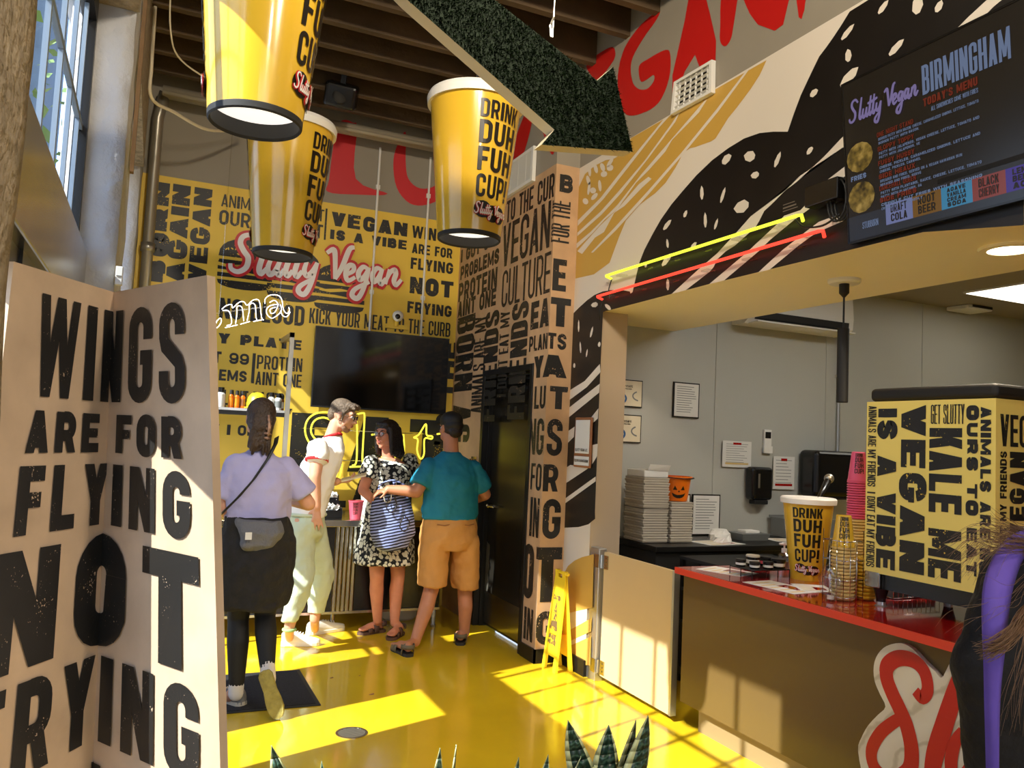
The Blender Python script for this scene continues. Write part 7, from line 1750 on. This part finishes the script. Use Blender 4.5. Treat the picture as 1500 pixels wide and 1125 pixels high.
b.oval([(D['neck']+V(0,0,-.03),.064,.056,0),(D['rs'].lerp(D['ls'],.5)+V(0,0,-.02),.16,.085,0),(D['ch'],.185,.115,0),(D['wa'],.165,.11,0),(D['pe'],.175,.12,0),(D['pe']+V(0,0,-.1),.17,.12,0)])
limb(b, [D['rs']+V(0,0,-.02),D['re'],D['rw']], [.054,.050,.034]); limb(b, [D['ls']+V(0,0,-.02),D['le'],D['lw']], [.054,.050,.034])
hand(b, D['lw'], V(-.85,.15,-.25), V(0,.3,-.9), -1, .42); hand(b, D['rw'], V(-.6,.6,.2), V(-.4,0,.6), -1, .4)
limb(b, [D['rh'],D['rk'],D['ra']], [.09,.06,.04]); limb(b, [D['lh'],D['lk'],D['la']], [.09,.06,.04])
for k_, a_ in (('rk','ra'),('lk','la')): q = D[k_].lerp(D[a_],.33)+V(0,-.018,0); b.cap(D[k_],q,.054,.058); b.cap(q,D[a_],.058,.038)
lh_, rh_ = D['lheel']+V(0,0.03,.024), D['rheel']+V(0,.03,.024); lt_, rt_ = lh_+V(-.05,.24,0), rh_+V(.09,.235,0)
bare_foot(b, lh_, lt_, D['la']); bare_foot(b, rh_, rt_, D['ra'])
blob('body', b, m_skin2, pd)
face(pd, T, Rd, 1.0, m_hairdk)
hb = MB(); H = lambda x, y, z: T(x, y, z)
hb.ell(H(0,-.028,.02), (.078,.088,.085), Rd, 18).ell(H(0,-.07,-.03), (.062,.04,.05), Rd, 16)
blob('hair', hb, m_hairdk, pd, .006, 3)
cp_ = MB().ell(H(0,-.014,.060), (.086,.103,.078), Rd, 24); cp_.ell(H(0,-.045,.02), (.080,.075,.05), Rd, 18)
cap_ = blob('cap', cp_, m_blackmat, pd, .006, 3)
MB().loft([[H(x,.075+.06*math.cos(x*18),z) for x in (-.07,-.035,0,.035,.07)] for z in (.045,.051)], 0, False, False).loft([[H(x,.07,.048) for x in (-.07,-.035,0,.035,.07)],[H(x,.075+.075*math.cos(x*16),.042) for x in (-.07,-.035,0,.035,.07)]], 0, False, False).build('cap_peak', m_blackmat, cap_)
t = MB(); hm = (2.179,5.95,0.969); shd = D['rs'].lerp(D['ls'],.5)
t.oval([(V(D['wa'].x+.0,5.95,hm[2]),.222,.152,0),(V(D['wa'].x,5.95,hm[2]+.05),.226,.155,0),(D['wa']+V(0,0,.08),.212,.15,0),(D['ch'],.218,.14,0),(shd+V(0,0,.01),.205,.115,0),(shd+V(0,0,.065),.150,.092,0),(D['neck']+V(0,0,-.055),.088,.076,0),(D['neck']+V(0,0,-.035),.070,.066,0)], 44, 0, True, lambda k, a: .022*math.sin(6*a+k) if k < 3 else 0)
sleeve(t, D['rs'], D['re'], .82, .074, .084); sleeve(t, D['ls'], D['le'], .78, .074, .084)
to = blob('tee_shirt', t, m_teal, pd, .008, 4)
_lg = (2.104,5.83,1.542); MB().box(_lg[0]-.02,5.835,_lg[2]-.055,_lg[0]+.02,5.842,_lg[2]-.048).build('collar_mark', m_galv, to)
s_ = MB(); s_.oval([(D['pe']+V(0,0,.10),.205,.14,0),(D['pe']+V(0,0,0),.226,.168,0),(D['pe']+V(0,0,-.10),.232,.172,0),(D['pe']+V(0,0,-.17),.20,.15,0)], 36)
for h_, k_, sg_ in (('lh','lk',-1),('rh','rk',1)):
    rr_ = []; k1 = D[k_].lerp(D[h_],.06)
    for f, r in ((0,.118),(.3,.124),(.6,.118),(.9,.116),(.99,.118),(1.0,.106)):
        c = D[h_].lerp(k1,f); rr_.append([c+V(r*.95*math.cos(i*PI/14)*(1+.02*math.sin(5*i*PI/14+f*7)), r*1.12*math.sin(i*PI/14), 0) for i in range(28)])
    s_.loft(rr_)
so_ = blob('shorts', s_, m_khaki, pd, .009, 3)
for sx in (-.09,.10): MB().tube([D['pe']+V(sx-.055,-.158+abs(sx-.055)*.18,.035), D['pe']+V(sx,-.163+abs(sx)*.1,.03), D['pe']+V(sx+.055,-.156+abs(sx+.055)*.2,.037)], .0035, 6).build('pocket_seam', m_brown, so_, smooth=True)
sandal(pd, lh_+V(0,0,-.024), lt_+V(0,0,-.024), 'sandal', m_sandalg, m_rubber, .047, ((.16,.085),(.62,.062),(.75,.055)))
sandal(pd, rh_+V(0,0,-.024), rt_+V(0,0,-.024), 'sandal', m_sandalg, m_rubber, .047, ((.16,.085),(.62,.062),(.75,.055)))

# ---- E: person at the right edge, close to us, mostly out of frame
pe = thing('person', 'close person at the right edge in black fleece with a purple strap and blowing hair', 'person', (2.05,1.35,0))
E_ = {'sh': (1.948,1.35,1.374),'el': (1.784,1.3,1.198),'hip': (2.05,1.35,0.845),'w': (2.021,1.42,0.933),'top': (1.756,1.22,1.419),'mid': (1.538,1.1,1.258),'low': (1.55,1.1,0.999)}
E_ = {k: Vector(v) for k, v in E_.items()}
cx, cy = 2.19, 1.30; sz = E_['sh'].z
b = MB(); Re = Rz(-.6); hc = V(cx+.15,cy+.02,sz+.27); T = head(b, hc, Re)
b.cap(hc+V(0,0,-.07), V(cx+.05,cy,sz+.03), .055,.06)
b.oval([(V(cx,cy,sz+.03),.10,.07,-.6),(V(cx,cy,sz-.02),.18,.095,-.6),(V(cx,cy,sz-.25),.17,.12,-.6),(V(cx,cy,sz-.42),.145,.105,-.6),(V(cx,cy,sz-.56),.175,.13,-.6),(V(cx,cy,sz-.66),.17,.13,-.6)])
for s in (-1,1):
    o_ = Rz(-.6) @ V(s*.09,0,0); limb(b, [V(cx,cy,sz-.60)+o_, V(cx,cy+.02,.48)+o_, V(cx,cy,.09)+o_], [.09,.06,.04]); b.cap(V(cx,cy,.05)+o_, V(cx,cy,.05)+o_+Rz(-.6) @ V(0,.15,-.01), .045,.04)
ar_ = [V(2.06,1.36,sz-.055), V(1.905,1.34,sz-.27), V(1.965,1.36,sz-.56)]
limb(b, ar_, [.06,.046,.031]); hand(b, ar_[2], V(.15,.1,-1), V(.9,0,0), 1, .3)
ar2 = [V(2.35,1.18,sz-.05), V(2.45,1.14,sz-.32), V(2.49,1.34,sz-.42)]
limb(b, ar2, [.06,.046,.031]); hand(b, ar2[2], V(.3,.9,.1), V(-.9,0,0), -1, .4)
blob('body', b, m_skin, pe, .008)
face(pe, T, Re, 1.0, m_hair)
j = MB()
j.oval([(V(cx,cy,sz-.66),.215,.165,-.6),(V(cx,cy,sz-.5),.215,.165,-.6),(V(cx,cy,sz-.25),.215,.155,-.6),(V(cx,cy,sz-.06),.215,.13,-.6),(V(cx,cy,sz+.02),.16,.10,-.6),(V(cx+.01,cy,sz+.07),.085,.08,-.6),(V(cx+.01,cy,sz+.10),.075,.07,-.6)], 36, 0, True, fold(.015,5))
limb(j, [ar_[0]+V(0,0,-.01), ar_[1], ar_[1].lerp(ar_[2],.9)], [.092,.086,.065]); limb(j, [ar2[0], ar2[1], ar2[1].lerp(ar2[2],.9)], [.088,.082,.06])
blob('fleece_jacket', j, m_fleece, pe, .009, 4)
tr3 = MB(); tr3.oval([(V(cx,cy,sz-.58),.19,.145,-.6),(V(cx,cy,sz-.72),.19,.15,-.6),(V(cx,cy,sz-.80),.15,.13,-.6)], 30)
for s in (-1,1): o_ = Rz(-.6) @ V(s*.09,0,0); limb(tr3, [V(cx,cy,sz-.68)+o_, V(cx,cy+.02,.48)+o_, V(cx,cy,.10)+o_], [.105,.075,.058])
blob('trousers', tr3, m_legging, pe, .01, 3)
for s in (-1,1): o_ = Rz(-.6) @ V(s*.09,0,0); q = V(cx,cy,0)+o_; shoe(pe, q+Rz(-.6) @ V(0,-.07,0), q+Rz(-.6) @ V(0,.19,0), V(0,0,1), .045, 'trainer', m_shoegrey, m_sole)
sc_ = [Vector(p) for p in [(2.023,1.3,1.448),(1.796,1.2,1.447),(1.649,1.14,1.418),(1.555,1.1,1.365),(1.516,1.08,1.277),(1.519,1.08,1.159),(1.526,1.08,1.01),(1.546,1.09,0.842)]]
sc2 = [Vector(p) for p in [(2.113,1.34,1.394),(1.86,1.22,1.392),(1.692,1.13,1.368),(1.611,1.09,1.318),(1.57,1.07,1.25),(1.554,1.07,1.146),(1.551,1.07,1.011),(1.567,1.08,0.844)]]
m_ = MB(); mid_ = [a.lerp(c,.5)+V(-.008,-.016,0) for a, c in zip(sc_, sc2)]
sm_ = lambda L: [Vector(p) for p in spline([tuple(q) for q in L], 4)]
m_.loft([sm_(sc_), sm_(mid_), sm_(sc2)], 0, False, False); so = m_.build('purple_scarf', m_purple, pe, smooth=True); sol = so.modifiers.new('t','SOLIDIFY'); sol.thickness = .012
bp_ = MB().oval([(V(2.02,1.10,sz-.5),.12,.09,-.6),(V(2.02,1.10,sz-.42),.16,.11,-.6),(V(2.03,1.11,sz-.15),.15,.10,-.6),(V(2.05,1.13,sz-.02),.09,.06,-.6)], 28)
hb = MB(); H = lambda x, y, z: T(x, y, z)
hb.ell(H(0,-.028,.042), (.088,.102,.090), Re, 18).ell(H(0,-.055,-.04), (.082,.07,.10), Re, 18)
rr = random.Random(21); hs2 = MB()
root = H(-.03,-.09,-.10)
def lock(p0, way, n, r0, sp):
    for i in range(n):
        q = [Vector(p0)+V(rr.gauss(0,.012),rr.gauss(0,.012),rr.gauss(0,.012))]
        o = V(rr.gauss(0,sp),rr.gauss(0,sp),rr.gauss(0,sp))
        for k, w in enumerate(way): q.append(Vector(w)+o*(k+1)*.6+V(rr.gauss(0,.004),rr.gauss(0,.004),rr.gauss(0,.004)))
        pts = spline([tuple(v) for v in q], 5); m = len(pts)
        hs2.tube(pts, [r0*rr.uniform(.6,1.2)*(1-.8*z/m) for z in range(m)], 5)
W1 = [(1.867,1.2,1.431),(1.695,1.15,1.425),(1.588,1.13,1.435),(1.527,1.13,1.399)]
W2 = [(1.813,1.15,1.349),(1.608,1.06,1.297),(1.518,1.04,1.258),(1.464,1.04,1.247)]
W3 = [(1.933,1.25,1.449),(1.773,1.2,1.45),(1.715,1.2,1.462)]
W4 = [(1.755,1.12,1.342),(1.619,1.06,1.237),(1.573,1.05,1.164),(1.557,1.05,1.101)]
lock(root, W1, 70, .0010, .011); lock(root, W2, 110, .0013, .0035); lock(root, W3, 60, .0010, .010); lock(root, W4, 18, .0009, .008)
lock(root, [(1.767,1.15,1.365),(1.576,1.08,1.328),(1.468,1.06,1.323),(1.426,1.06,1.305)], 10, .0006, .012)
ho = blob('hair', hb, m_blond, pe, .007, 3)
hs2.build('loose_strands', m_blond, ho, smooth=True)

bpy.context.view_layer.update()
